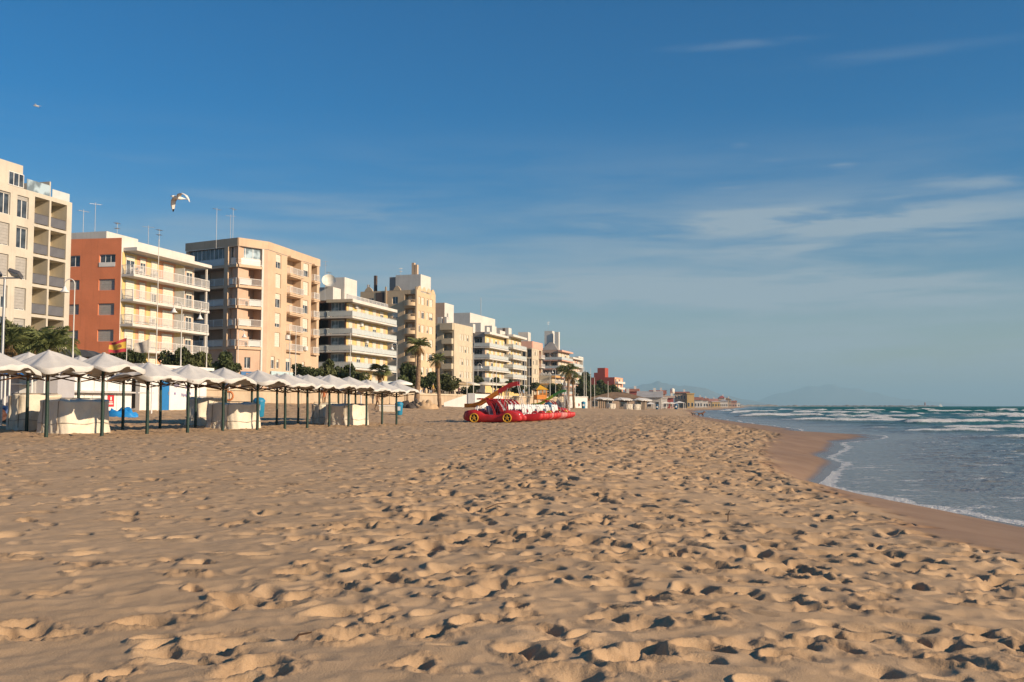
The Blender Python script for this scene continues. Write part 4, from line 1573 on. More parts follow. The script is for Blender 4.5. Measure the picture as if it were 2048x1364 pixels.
# ------------------------------------------------------------------ beach umbrellas
M_CANVAS = mat('umbrella_canvas', (0.57, 0.55, 0.515), 0.9, 0.10, 1.6, 0.35, 60, grime=0.18)
M_POLE = mat('dark_green_post', (0.014, 0.040, 0.030), 0.55, 0.35, 6.0, 0.3, 30, grime=0.25)
M_WOODB = mat('brown_strut', (0.13, 0.07, 0.035), 0.8, 0.25, 5)
M_TARP = mat('tarpaulin', (0.66, 0.60, 0.49), 0.8, 0.14, 1.1, 0.5, 7, grime=0.35)


def canopy_mesh(seed):
    rs = random.Random(seed)
    n = 64
    half = 1.03
    ph = [rs.uniform(0, 6.28) for _ in range(6)]
    lift = [rs.uniform(-0.05, 0.10) for _ in range(4)]
    droop = [rs.uniform(0.08, 0.22) for _ in range(4)]
    rings = [0.0, 0.08, 0.22, 0.4, 0.58, 0.74, 0.88, 0.97, 1.0]
    vs, fs = [], []

    def eave(th):
        c, s_ = math.cos(th), math.sin(th)
        r = half / (abs(c) ** 7 + abs(s_) ** 7) ** (1 / 7)
        corner = max(0.0, (r - half) / (half * 0.40))
        q = int(((th + math.pi / 4) % (2 * math.pi)) / (math.pi / 2)) % 4
        side = 1 - corner
        cq = int((th % (2 * math.pi)) / (math.pi / 2)) % 4
        z = -0.47 - droop[cq] * corner ** 1.3 + lift[q] * side ** 2 + 0.02 * math.sin(7 * th + ph[0]) + 0.015 * math.sin(13 * th + ph[1])
        return r, z, corner
    for k, t in enumerate(rings):
        for i in range(n):
            th = 2 * math.pi * i / n
            r, z, cr = eave(th)
            zz = z * (t ** (1.04 + 0.2 * cr))
            zz += -0.012 * math.sin(math.pi * t) * (1 - cr)
            vs.append((r * t * math.cos(th), r * t * math.sin(th), zz))
    # hem hanging from the edge, blown into scallops
    for k, (dz, w_) in enumerate([(0.04, 0.3), (0.08, 0.7), (0.125, 1.0)]):
        for i in range(n):
            th = 2 * math.pi * i / n
            r, z, cr = eave(th)
            wav = (0.022 * math.sin(8 * th + ph[2] + 1.7 * math.sin(3 * th + ph[4])) + 0.026 * math.sin(19 * th + ph[3] + 1.3 * math.sin(4 * th + ph[5])) + 0.014 * math.sin(33 * th + ph[4])) * w_
            o_ = r + 0.012 + wav
            vs.append((o_ * math.cos(th), o_ * math.sin(th), z - dz * (1 + 0.35 * math.sin(6 * th + ph[5])) + 0.3 * wav))
    nr = len(rings) + 3
    for k in range(nr - 1):
        for i in range(n):
            i2 = (i + 1) % n
            fs.append((k * n + i, k * n + i2, (k + 1) * n + i2, (k + 1) * n + i))
    m = len(vs)
    vs2 = vs + [(x * 0.994, y * 0.994, z - 0.012) for x, y, z in vs]
    fs2 = fs + [tuple(m + q for q in f[::-1]) for f in fs]
    last = (nr - 1) * n
    for i in range(n):
        i2 = (i + 1) % n
        fs2.append((last + i, last + i2, m + last + i2, m + last + i))
    me = bpy.data.meshes.new('canopy')
    me.from_pydata(vs2, [], fs2)
    me.materials.append(M_CANVAS)
    me.polygons.foreach_set('use_smooth', [True] * len(fs2))
    me.update()
    return me


UMB_H = 2.62
CAN = [canopy_mesh(s_) for s_ in range(6)]
mb = MB()
mb.tube([(0, 0, -0.3), (0.012, 0, 0.8), (-0.01, 0.01, 1.6), (0, 0, UMB_H - 0.06)], [0.062, 0.058, 0.055, 0.05], 10)
POLE_ME = mb.mesh('pole', M_POLE)
mb = MB()
mb.tube([(0.05, 0.05, 1.72), (0.92, 0.92, UMB_H - 0.66)], 0.022, 6)
STRUT_ME = mb.mesh('strut', M_WOODB)
mb = MB()
mb.lathe([(0.0, 0.0), (0.07, 0.0), (0.05, 0.018), (0.0, 0.024)], 10)
CAP_ME = mb.mesh('finial', M_CANVAS)


def umbrella(x, y, z, h, label, group, k, rz, sw=1.0):
    t = thing('beach_umbrella', label, 'umbrella', (x, y, z), rz, group)
    link_mesh('pole', POLE_ME, t)
    c = link_mesh('canopy', CAN[k % 6], t, (0, 0, UMB_H))
    c.rotation_euler = (R(rnd.uniform(-2, 2)), R(rnd.uniform(-2, 2)), R(90) * (k // 6 + k % 3))
    link_mesh('finial', CAP_ME, c, (0, 0, -0.01))
    for q in range(4):
        link_mesh('strut', STRUT_ME, t, (0, 0, 0), R(90) * q)
    t.scale = (sw, sw, h / UMB_H)
    return t


ORD = ['first', 'second', 'third', 'fourth', 'fifth', 'sixth', 'seventh', 'eighth', 'ninth', 'tenth', 'eleventh', 'twelfth', 'thirteenth', 'fourteenth']
URZ = -R(20)
UD = dirdeg(20)
front = [(-17, None, 700), (93.5, 875, 700), (204.7, 869.5, 705), (294.7, 867.7, 724), (375.7, 864, 728.7), (446, 861, 735), (515, 858.7, 740), (570, 857.5, 746.5),
         (614.6, 853.8, 749), (658.6, 851.9, 749), (696.9, 851.4, 753), (732.8, 849.4, 759), (764, 849.4, 763.5), (792.9, 848.2, 764.7)]
for i, (px, pb_, pt_) in enumerate(front):
    d = 29.65 + 1.95 * i
    p = at(px, 820, d)
    zb = zg(p.x, d)
    top = at(px, pt_, d).z
    if i == 0:
        lab = 'cream umbrella nearest the camera in the seaward row, its pole outside the picture'
    elif i == len(front) - 1:
        lab = 'cream umbrella at the far end of the seaward row, next to open sand'
    else:
        lab = f'{ORD[i]} cream umbrella from the camera end of the seaward row of green posts'
    umbrella(p.x, d, zb - 0.01, top - zb, lab, 'cream beach umbrellas in two rows', i, URZ, 1.0)
back = [(-45, 702), (54, 704), (156, 711.5), (246, 720), (320.5, 728), (391, 733), (451.5, 739), (503.3, 744), (553.6, 747), (596.3, 749), (638.3, 751), (676.6, 755), (710.8, 760)]
for i, (px, pt_) in enumerate(back):
    d = 34.27 + 1.93 * i
    p = at(px, 820, d)
    zb = zg(p.x, d)
    top = at(px, pt_, d).z
    lab = f'{ORD[i]} cream umbrella from the camera end of the landward row behind the covered stacks' if i < len(back) - 1 else 'last cream umbrella of the landward row, farthest from the camera'
    umbrella(p.x, d, zb - 0.01, top - zb, lab, 'cream beach umbrellas in two rows', i + 3, URZ, 1.0)
# second field of umbrellas far down the beach
FAR_W = ['seaward', 'middle', 'landward']
for r_, (x0, d0, nn) in enumerate([(1278, 203, 6), (1240, 203, 6), (1199, 204, 6)]):
    for i in range(nn):
        d = d0 + 2.3 * i
        x = at(x0, 800, d0).x + 0.62 * i
        zb = zg(x, d)
        umbrella(x, d, zb, 2.55, f'distant whitish umbrella in the far field, {FAR_W[r_]} row, {ORD[i]} from the camera', 'distant umbrellas in front of the brown roof', i + r_ * 2, -R(16), 1.12)


# ------------------------------------------------------------------ covered stacks of loungers
def tarp_mesh(w_, l_, h_, seed, dents=1.0):
    rs = np.random.RandomState(seed)
    n = 120
    th = np.linspace(0, 2 * np.pi, n, endpoint=False)
    lev = np.concatenate([np.linspace(0, 1, 22), np.linspace(1, 2, 10)[1:]])
    P = []
    ex = 5.0
    c, s_ = np.cos(th), np.sin(th)
    hv = 1 + 0.07 * pnoise(th * 1.3 + seed * 2.1, th * 0 + seed)
    hv = hv - (hv[-1] - hv[0]) * np.linspace(0, 1, n)
    k = 1.0 / (np.abs(c) ** ex + np.abs(s_) ** ex) ** (1 / ex)
    ux, uy = k * c, k * s_
    for t in lev:
        if t <= 1:
            flare = 1.0 + 0.05 * (1 - t) ** 2 - 0.02 * math.sin(math.pi * t)
            x, y = ux * w_ / 2 * flare, uy * l_ / 2 * flare
            z = np.full(n, t * (h_ - 0.05))
            # vertical and slanting folds, deeper lower down
            f1 = fbm(th * 4.2 + seed * 3.3 + t * 0.9, np.full(n, t * 0.35 + seed), 2)
            f2 = pnoise(th * 2.6 - t * 2.2 + seed, np.full(n, t * 1.2))
            am = (0.06 * (1 - t) ** 1.3 + 0.018) * dents
            nrm = am * f1 + 0.055 * dents * f2 * math.sin(math.pi * min(1, t + 0.1))
            x = x + np.sign(ux) * np.abs(ux) ** 3 * nrm
            y = y + np.sign(uy) * np.abs(uy) ** 3 * nrm
            if t < 0.01:
                z = 0.06 * np.maximum(0, fbm(th * 4 + seed, th * 0, 2)) - 0.03
        else:
            q = 2 - t
            x, y = ux * w_ / 2 * q, uy * l_ / 2 * q
            sag = 0.13 * (1 - q) * fbm(x * 1.4 + seed, y * 1.4, 2) - 0.03 * (1 - q) + 0.05 * min(1.0, (1 - q) * 4)
            z = (h_ - 0.05) + sag + 0.02 * fbm(x * 3 + seed, y * 3, 2) * (1 - q) ** 0.5
        P.append(np.stack([x, y, z * (hv if t <= 1 else (hv * (2 - t) + (t - 1)))], -1))
    P = np.array(P)
    P = np.concatenate([P, P[:, :1]], 1)
    return grid_mesh('tarpaulin', P)


def tarp(name, label, x, y, w_, l_, h_, rz, seed, cat='covered stack', m=None):
    me = tarp_mesh(w_, l_, h_, seed)
    me.materials.append(m or M_TARP)
    t = thing(name, label, cat, (x, y, zg(x, y)), rz, 'tarpaulin covered stacks under the umbrellas')
    link_mesh('tarpaulin', me, t)
    # the cord that ties the cover down
    mb = MB()
    for zz in (0.28,):
        pts = []
        for i in range(41):
            th = 2 * math.pi * i / 40
            c, s_ = math.cos(th), math.sin(th)
            k = 1.0 / (abs(c) ** 5 + abs(s_) ** 5) ** (1 / 5)
            pts.append((k * c * (w_ / 2 + 0.05), k * s_ * (l_ / 2 + 0.05), h_ * zz + 0.03 * math.sin(5 * th)))
        mb.tube(pts, 0.011, 5)
    for u_ in (-0.22, 0.24):
        ms_ = MB()
        pts = [(u_ * w_, -l_ / 2 - 0.06, 0.1), (u_ * w_, -l_ / 2 - 0.035, h_ * 0.5), (u_ * w_, -l_ / 2 - 0.02, h_ - 0.12), (u_ * w_, -l_ / 2 + 0.1, h_ + 0.035), (u_ * w_, l_ / 2 - 0.1, h_ + 0.035), (u_ * w_, l_ / 2 + 0.03, h_ * 0.6)]
        ms_.tube(pts, 0.014, 5)
        ms_.build('strap', mat('brown_strap', (0.22, 0.17, 0.12), 0.9), t)
    mb.build('cord', mat('grey_cord', (0.35, 0.32, 0.28), 0.9), t)
    return t


p = at(150, 820, 36.7)
tarp('covered_loungers', 'big cream tarpaulin over stacked loungers behind the second green post', p.x, 36.7, 1.5, 2.3, 1.22, URZ, 1)
p = at(70, 820, 37.7)
tarp('covered_loungers', 'cream tarpaulin bundle left of the big covered stack', p.x, 37.7, 1.0, 1.9, 1.32, URZ, 4)
p = at(468, 820, 44.3)
tarp('covered_loungers', 'wide creased tarpaulin stack with a torn lifted hem behind the sixth post', p.x, 44.3, 1.75, 2.0, 1.15, URZ, 7)
p = at(411, 820, 47.0)
tarp('covered_loungers', 'smaller tarpaulin stack with deep slanting folds beside the wide creased one', p.x, 47.0, 1.05, 1.9, 1.28, URZ, 9)
p = at(694, 820, 52.6)
tarp('covered_loungers', 'smooth cream tarpaulin stack near the far end of the umbrella rows', p.x, 52.6, 1.75, 2.0, 1.08, URZ, 12)
p = at(650, 820, 54.4)
tarp('covered_loungers', 'narrow tarpaulin stack just left of the smooth far one', p.x, 54.4, 0.85, 1.8, 1.12, URZ, 15)
for i, (px, d) in enumerate([(1222, 199), (1256, 198), (1272, 201)]):
    p = at(px, 820, d)
    tarp('covered_loungers', ['pale covered heap at the left end of the distant umbrella field', 'pale covered heap amid the posts of the distant umbrella field', 'pale covered heap at the right end of the distant umbrella field'][i], p.x, d, 1.5, 2, 1.2, 0.2, 20 + i)

# ------------------------------------------------------------------ promenade wall, ramps
M_WALLP = mat('promenade_render', (0.47, 0.37, 0.26), 0.9, 0.16, 0.4, 0.3, 12, streaks=0.4, grime=0.3)
M_COPE = mat('pale_coping', (0.56, 0.46, 0.33), 0.85, 0.1, 0.8)
wl = thing('promenade_wall', 'long low beige wall with pale coping between sand and promenade', 'wall', (0, 0, 0))
ys = list(range(20, 180, 11))
for i in range(len(ys) - 1):
    a_, c_ = ys[i], ys[i + 1] - 0.03
    x0, x1 = float(wall_x(a_)), float(wall_x(c_))
    mb = MB()
    mb.prism([(x0 - 0.35, a_), (x0, a_), (x1, c_), (x1 - 0.35, c_)][::1], -0.2, PROM_Z + 0.16)
    mb.build('wall_section', M_WALLP, wl)
    mb = MB()
    mb.prism([(x0 - 0.5, a_), (x0 + 0.14, a_), (x1 + 0.14, c_ + 0.02), (x1 - 0.5, c_ + 0.02)], PROM_Z + 0.163, PROM_Z + 0.36)
    mb.build('coping', M_COPE, wl)
M_WHITEW = mat('whitewash', (0.72, 0.70, 0.66), 0.8, 0.06, 0.6, 0.2, 10, streaks=0.15)
# white wheelchair ramp
rp = thing('beach_ramp', 'white walled access ramp sloping down from promenade to sand', 'ramp', (0, 0, 0))
A, B_, C_ = at(888, 808, 118), at(936, 808, 119), at(1003, 808, 121)
zb = min(zg(A.x, 118), 1.0) - 0.1


def wallpoly(mb, pts, th):
    n_ = len(pts)
    vs = [tuple(p) for p in pts] + [(p[0] + 0.15, p[1] + th, p[2]) for p in pts]
    fs = [tuple(range(n_)), tuple(range(2 * n_ - 1, n_ - 1, -1))] + [((i + 1) % n_, i, n_ + i, n_ + (i + 1) % n_) for i in range(n_)]
    mb.add(vs, fs)


mb = MB()
wallpoly(mb, [(A.x, A.y, zb), (B_.x, B_.y, zb), (B_.x, B_.y, at(936, 788, 119).z), (A.x, A.y, at(888, 805, 118).z)], 0.25)
mb.build('ramp_wall', M_WHITEW, rp)
mb = MB()
mb.prism([(B_.x + 0.003, B_.y - 0.12), (B_.x + 0.85, B_.y - 0.12), (B_.x + 0.85, B_.y + 0.4), (B_.x + 0.003, B_.y + 0.4)], zb, at(940, 787, 119).z + 0.03)
mb.build('pier', mat('shaded_white_pier', (0.55, 0.55, 0.55), 0.8, 0.06), rp)  # white pier toned grey for its face turned from the light
mb = MB()
D0 = (B_.x + 0.853, B_.y)
wallpoly(mb, [(D0[0], D0[1], zb), (C_.x, C_.y, zb), (C_.x, C_.y, at(1003, 793, 121).z), (at(978, 800, 120).x, at(978, 800, 120).y, at(978, 788.5, 120).z), (D0[0], D0[1], at(950, 787.5, 119).z)], 0.25)
mb.build('ramp_wall', M_WHITEW, rp)
mb = MB()
wallpoly(mb, [(A.x + 0.3, A.y + 1.6, zb), (C_.x, C_.y + 1.6, zb), (C_.x, C_.y + 1.6, at(1003, 795, 121).z), (B_.x, B_.y + 1.6, at(936, 791, 119).z), (A.x + 0.3, A.y + 1.6, at(888, 806, 118).z)], 0.2)
mb.build('ramp_wall', M_WHITEW, rp)
# white first aid station
A, B_ = at(1139, 808, 172), at(1175, 808, 174)
z_ = zg(A.x, 172) - 0.1
zt = at(1150, 793.5, 172).z
fa = thing('first_aid_hut', 'low white hut with a small red emblem on its wall', 'hut', (A.x, A.y, z_))
mb = MB()
dx_, dy_ = B_.x - A.x, B_.y - A.y
mb.prism([(0, 0), (dx_, dy_), (dx_ - 0.8, dy_ + 3), (-0.8, 3)], 0, zt - z_ - 0.08)
mb.build('wall', M_WHITEW, fa)
mb = MB()
mb.prism([(-0.1, -0.1), (dx_ + 0.1, dy_ - 0.1), (dx_ - 0.7, dy_ + 3.1), (-0.9, 3.1)], zt - z_ - 0.077, zt - z_ + 0.05)
mb.build('roof', M_WHITEW, fa)
mb = MB()
for k in range(4):
    an = k * math.pi / 4
    c_, s_ = math.cos(an), math.sin(an)
    mb.add([(dx_ * 0.5 + c_ * r_ - s_ * q_, -0.03 + dy_ * .5, 0.62 + s_ * r_ + c_ * q_) for r_, q_ in ((-.3, -.05), (.3, -.05), (.3, .05), (-.3, .05))], [(0, 1, 2, 3)])
mb.build('red_emblem', mat('red_paint', (0.45, 0.02, 0.02), 0.6), fa)

# ------------------------------------------------------------------ kiosks behind the umbrellas
M_KW = mat('white_kiosk_panel', (0.70, 0.69, 0.66), 0.6, 0.05, 0.7, streaks=0.12)
M_BLUE = mat('blue_canvas', (0.015, 0.16, 0.48), 0.7, 0.2, 2.0, 0.3, 20)
M_BLUED = mat('blue_door_paint', (0.02, 0.17, 0.42), 0.55, 0.1)


def kiosk_frame(A, ang):
    e = dirdeg(ang)
    return e


# K1: white bar kiosk
ang = 25
A = at(133, 815, 54)
e = dirdeg(ang)
s1 = (-e[1], e[0])
z_ = zg(A.x, A.y) - 0.1
k1 = thing('beach_kiosk', 'white beach bar kiosk with a counter board and a small red notice', 'kiosk', (A.x, A.y, z_), -R(ang) + R(90))
# local x runs along the sunny side, local y runs inland (left)
mb = MB()
L1, W1, H1 = 4.6, 2.7, 2.55
mb.box(0, L1, 0.03, W1, 0, 1.18)
mb.build('counter_wall', M_KW, k1)
mb = MB()
for k in range(8):
    mb.box(0.02 + k * L1 / 8, (k + 1) * L1 / 8 - 0.02, 0.0, 0.028, 0.02, 1.16)
mb.build('wall_boards', M_KW, k1)
mb = MB()
for k in range(5):
    mb.box(0.02 + k * L1 / 5, (k + 1) * L1 / 5 - 0.02, 0.02, 0.06, 1.30, H1 - 0.12)
mb.build('shutter_boards', M_KW, k1)
mb = MB()
mb.box(0, L1, 0.063, W1, 1.18, H1 - 0.12)
mb.build('upper_wall', M_KW, k1)
mb = MB()
mb.box(-0.25, L1 + 1.3, -0.38, -0.002, 1.19, 1.27)
mb.box(-0.38, -0.003, -0.38, W1, 1.19, 1.27)
mb.build('counter_board', mat('grey_board', (0.50, 0.48, 0.46), 0.6), k1)
mb = MB()
mb.box(-0.3, L1 + 0.3, -0.3, W1 + 0.2, H1 - 0.115, H1 + 0.05)
mb.build('roof', mat('kiosk_roof', (0.56, 0.56, 0.56), 0.7), k1)
for k, yy_ in enumerate((0.5, 1.1)):
    mb = MB()
    mb.box(-0.05, -0.005, yy_, yy_ + 0.12, 1.3, H1 - 0.2)
    mb.build('mullion', M_KW, k1)
sg = MB()
sg.box(2.78, 3.25, -0.03, -0.006, 0.42, 1.08)
nb = sg.build('notice', mat('red_notice', (0.50, 0.03, 0.04), 0.5), k1, label='red notice board with white lines')
sg = MB()
sg.box(2.86, 3.17, -0.036, -0.031, 0.55, 0.61)
sg.box(2.90, 3.13, -0.036, -0.031, 0.66, 0.71)
sg.box(2.97, 3.06, -0.036, -0.031, 0.78, 0.98)
sg.build('notice_print', M_FRAME, nb)


def heap(name, label, cat, x, y, sx, sy, h, m, seed, rz=0.0):
    nu, nv = 40, 12
    P = []
    for j in range(nv + 1):
        t = j / nv
        row = []
        for i in range(nu + 1):
            th = 2 * math.pi * i / nu
            rr_ = math.cos(t * math.pi / 2) ** 0.8 if t < 1 else 0
            row.append((math.cos(th) * sx * rr_, math.sin(th) * sy * rr_, h * math.sin(t * math.pi / 2)))
        P.append(row)
    P = np.array(P)
    nz = fbm(P[..., 0] * 3.1 + seed, P[..., 1] * 3.1 + P[..., 2] * 3, 3)
    nz[:, -1] = nz[:, 0]
    P[..., 2] *= 1 + 0.5 * nz
    P[..., 0] *= 1 + 0.18 * nz
    P[..., 2] -= 0.03
    me = grid_mesh(name, P)
    me.materials.append(m)
    o = link_mesh(name, me, None, (x, y, zg(x, y)), rz)
    return tag(o, label, cat)


wp = lambda o_, x, y: (o_.location.x + x * math.cos(o_.rotation_euler.z) - y * math.sin(o_.rotation_euler.z), o_.location.y + x * math.sin(o_.rotation_euler.z) + y * math.cos(o_.rotation_euler.z))
q = at(240, 815, 52)
heap('blue_sheet', 'crumpled bright blue plastic sheet lying against the white kiosk', 'sheet', q.x, 52, 0.95, 0.45, 0.42, mat('blue_plastic', (0.02, 0.22, 0.55), 0.45, 0.2), 3)

# K2: hut with blue door and scribbled wall
ang = 14
A = at(279, 810, 61.5)
e = dirdeg(ang)
z_ = zg(A.x, A.y) - 0.05
k2 = thing('beach_hut', 'white beach hut with a blue door and scribbled graffiti on its wall', 'hut', (A.x, A.y, z_), -R(ang) + R(90))
L2 = 7.6
mb = MB()
mb.box(0, L2, 0, 2.6, 0, 2.75)
mb.build('wall', M_WHITEW, k2)
mb = MB()
mb.box(-0.35, L2 + 0.3, -0.4, 2.9, 2.753, 2.95)
mb.build('roof', M_WHITEW, k2)
mb = MB()
mb.box(2.05, 3.05, -0.06, -0.005, 0.05, 2.3)
dr = mb.build('door', M_BLUED, k2)
mb = MB()
mb.tube([(2.95, -0.09, 1.05), (2.95, -0.09, 1.25)], 0.02, 6)
mb.build('handle', M_METAL, dr)
mb = MB()
mb.box(1.92, 2.045, -0.09, -0.004, 0, 2.42)
mb.box(3.055, 3.2, -0.09, -0.004, 0, 2.42)
mb.box(2.05, 3.05, -0.09, -0.004, 2.303, 2.42)
mb.build('door_frame', M_FRAME, k2)
mb = MB()
for k in range(4):
    mb.box(-0.03, -0.005, 0.3 + k * 0.5, 0.75 + k * 0.5, 0.2, 2.3)
mb.build('louvre', M_DARK, k2)
mb = MB()
grs = random.Random(3)
for gx_, gz_, n_, sx, sz in [(3.7, 1.65, 9, 0.16, 0.28), (4.4, 1.9, 7, 0.12, 0.2), (5.0, 1.6, 10, 0.15, 0.22), (5.3, 1.95, 6, .12, .18), (4.5, 1.05, 12, 0.17, 0.26), (3.7, 1.15, 5, .1, .2), (5.4, 1.15, 6, .12, .18)]:
    pts = []
    for i in range(n_):
        pts.append((gx_ + i * sx * 0.42, -0.006, gz_ + (sz / 2 if i % 2 else -sz / 2) * grs.uniform(0.6, 1.1)))
    mb.tube(pts, 0.024, 4)
mb.build('graffiti', mat('violet_spray', (0.16, 0.13, 0.36), 0.6), k2)
mb = MB()
mb.tube([(0, 0, 0), (0, 0, 2.35)], 0.05, 8)
wpst = mb.build('white_post', mat('white_post_paint', (0.72, 0.71, 0.70), 0.5), None, tuple(at(303, 815, 57.5).xy) + (zg(at(303, 815, 57.5).x, 57.5) - 0.1,))
tag(wpst, 'thin white post standing in front of the hut with the blue door', 'post')

# K3: kiosk with scalloped blue awning at the left edge
A = at(-18, 820, 46)
z_ = zg(A.x, A.y) - 0.05
k3 = thing('beach_kiosk', 'pale grey kiosk with a scalloped blue awning at the left edge', 'kiosk', (A.x, A.y, z_), R(4))
mb = MB()
mb.box(-0.6, 2.5, 1.2, 3.4, 0, 2.35)
mb.build('wall', mat('pale_grey_panel', (0.46, 0.45, 0.46), 0.6, 0.06), k3)
mb = MB()
mb.box(0.75, 1.5, 1.16, 1.195, 0.1, 2.1)
mb.build('door', M_KW, k3)
mb = MB()
nsc = 9
xs = np.linspace(-0.4, 2.55, nsc * 6 + 1)
zs = [2.22 - 0.16 - 0.075 * abs(math.sin(math.pi * i / 6)) for i in range(len(xs))]
top = [(x, 0.0, 2.24) for x in xs]
bot = [(x, -0.02, z) for x, z in zip(xs, zs)]
n_ = len(xs)
vs = top + bot + [(x, 0.05, 2.24) for x in xs] + [(x, 0.03, z) for x, z in zip(xs, zs)]
fs = []
for i in range(n_ - 1):
    fs.append((n_ + i, n_ + i + 1, i + 1, i))
    fs.append((2 * n_ + i, 2 * n_ + i + 1, 3 * n_ + i + 1, 3 * n_ + i))
    fs.append((i, i + 1, 2 * n_ + i + 1, 2 * n_ + i))
    fs.append((3 * n_ + i, 3 * n_ + i + 1, n_ + i + 1, n_ + i))
mb.add(vs, fs)
mb.box(-0.4, 2.55, 0.052, 1.25, 2.2, 2.25)
mb.build('awning', M_BLUE, k3)
for x in (0.55, 0.75, 1.75, 2.3):
    mb = MB()
    mb.tube([(x, 0.1, 0), (x, 0.1, 2.19)], 0.045, 8)
    mb.build('post', M_KW, k3)
for zz in (0.85, 1.55):
    mb = MB()
    mb.box(0.6, 1.4, 0.35, 1.15, zz, zz + 0.04)
    mb.build('shelf', M_METAL, k3)
q = at(28, 832, 43.0)
heap('towel_pile', 'pile of pale blue and navy towels in the shade of the first umbrellas', 'towels', q.x, 43.0, 0.75, 0.5, 0.42, mat('pale_blue_cloth', (0.18, 0.27, 0.45), 0.9, 0.5, 3), 5)
q = at(30, 815, 43.9)
heap('blue_sack', 'dark blue sack heaped under the scalloped blue awning', 'sack', q.x, 43.9, 0.9, 0.4, 0.62, mat('navy_sack', (0.015, 0.05, 0.15), 0.7, 0.4, 3), 8)
q = at(6, 832, 42.0)
heap('brown_bag', 'small dark brown bag beside the pale blue towels', 'bag', q.x, 42.0, 0.3, 0.3, 0.5, mat('brown_leather', (0.09, 0.035, 0.02), 0.7, 0.3), 9)
# grey tent roof over a terrace
A = at(131, 717, 72)
g = thing('terrace_tent', 'dark grey tent roof over a terrace below the terracotta block', 'tent', (A.x, A.y, PROM_Z))
zt = at(150, 695, 72).z - PROM_Z
zl = at(150, 712, 72).z - PROM_Z
mb = MB()
mb.add([(-1, 0, zl), (2.6, -1, zl - 0.1), (2.6, 3, zl - 0.1), (-1, 3, zl), (-0.2, 0.8, zt), (1.2, 0.6, zt - 0.15), (-0.2, 2, zt), (1.2, 2, zt - 0.15)],
       [(0, 1, 5, 4), (1, 2, 7, 5), (2, 3, 6, 7), (3, 0, 4, 6), (4, 5, 7, 6), (3, 2, 1, 0)])
mb.build('canopy', mat('dark_grey_cloth', (0.075, 0.075, 0.075), 0.85, 0.15), g)
for (x, y) in ((-0.8, 0.2), (2.4, -0.7), (2.4, 2.8), (-0.8, 2.8)):
    mb = MB()
    mb.tube([(x, y, 0), (x, y, zl - 0.05)], 0.05, 6)
    mb.build('post', M_METAL, g)
# ------------------------------------------------------------------ trees and palms
def leaf_mat(name, c, tr=0.25):
    m = bpy.data.materials.new(name)
    m.use_nodes = True
    t = NT(m.node_tree)
    p = t.n['Principled BSDF']
    v = t.node('ShaderNodeTexCoord').outputs['Object']
    cc = t.mix(t.ramp(t.noise(v, 1.6, 4, 0.7), 0.3, 0.7), tuple(x * 0.55 for x in c), tuple(min(1, x * 1.5) for x in c))
    t.link(cc, p.inputs['Base Color'])
    p.inputs['Roughness'].default_value = 0.65
    p.inputs['Specular IOR Level'].default_value = 0.25
    out = t.n['Material Output']
    tl = t.node('ShaderNodeBsdfTranslucent')
    t.link(cc, tl.inputs['Color'])
    mx = t.node('ShaderNodeMixShader')
    mx.inputs[0].default_value = tr
    t.link(p.outputs[0], mx.inputs[1])
    t.link(tl.outputs[0], mx.inputs[2])
    t.link(mx.outputs[0], out.inputs['Surface'])
    return m


M_LEAF = leaf_mat('tamarisk_leaves', (0.105, 0.115, 0.045))
M_LEAFD = leaf_mat('dark_leaves', (0.070, 0.088, 0.034))
M_FROND = leaf_mat('palm_fronds', (0.135, 0.155, 0.055))
M_FRONDD = leaf_mat('dry_fronds', (0.26, 0.17, 0.08))
M_BARK = mat('bark', (0.17, 0.12, 0.08), 0.95, 0.3, 4, 0.6, 18)
M_PBARK = mat('palm_trunk_fibre', (0.24, 0.16, 0.10), 0.95, 0.35, 5, 0.8, 14)


def crown_mesh(seed, n, leaf, lumps, sq=0.75, m=None, droop=0.0):
    """leaf clumps through the crown's volume; unit radius"""
    rs = np.random.RandomState(seed)
    cs = []
    for i in range(lumps):
        v = rs.randn(3)
        v /= np.linalg.norm(v)
        r = rs.uniform(0.25, 0.72)
        cs.append((v[0] * r, v[1] * r, v[2] * r * sq, rs.uniform(0.26, 0.46)))
    vs, fs = [], []
    for i in range(n):
        c = cs[rs.randint(lumps)]
        v = rs.randn(3)
        v /= np.linalg.norm(v)
        rr_ = c[3] * (0.55 + 0.5 * rs.rand() ** 0.5)
        p = np.array([c[0] + v[0] * rr_, c[1] + v[1] * rr_, c[2] + v[2] * rr_ * 0.85 - droop * rs.rand() * 0.3])
        a = rs.randn(3)
        a /= np.linalg.norm(a)
        if droop:
            a[2] -= 0.8
            a /= np.linalg.norm(a)
        b_ = np.cross(a, rs.randn(3))
        b_ /= max(1e-6, np.linalg.norm(b_))
        la = leaf * rs.uniform(0.6, 1.5)
        lb = la * (0.35 if not droop else 0.16)
        k = len(vs)
        vs += [tuple(p - a * la * .5), tuple(p + b_ * lb), tuple(p + a * la * .5), tuple(p - b_ * lb)]
        fs.append((k, k + 1, k + 2, k + 3))
    me = bpy.data.meshes.new('crown')
    me.from_pydata(vs, [], fs)
    me.materials.append(m or M_LEAF)
    me.update()
    return me


CROWNS = [crown_mesh(1 + i, 2600, 0.16, 12, 0.85, M_LEAF if i % 2 else M_LEAFD) for i in range(5)]
FEATHER = [crown_mesh(31 + i, 3800, 0.26, 11, 0.9, M_LEAF, droop=0.7) for i in range(2)]


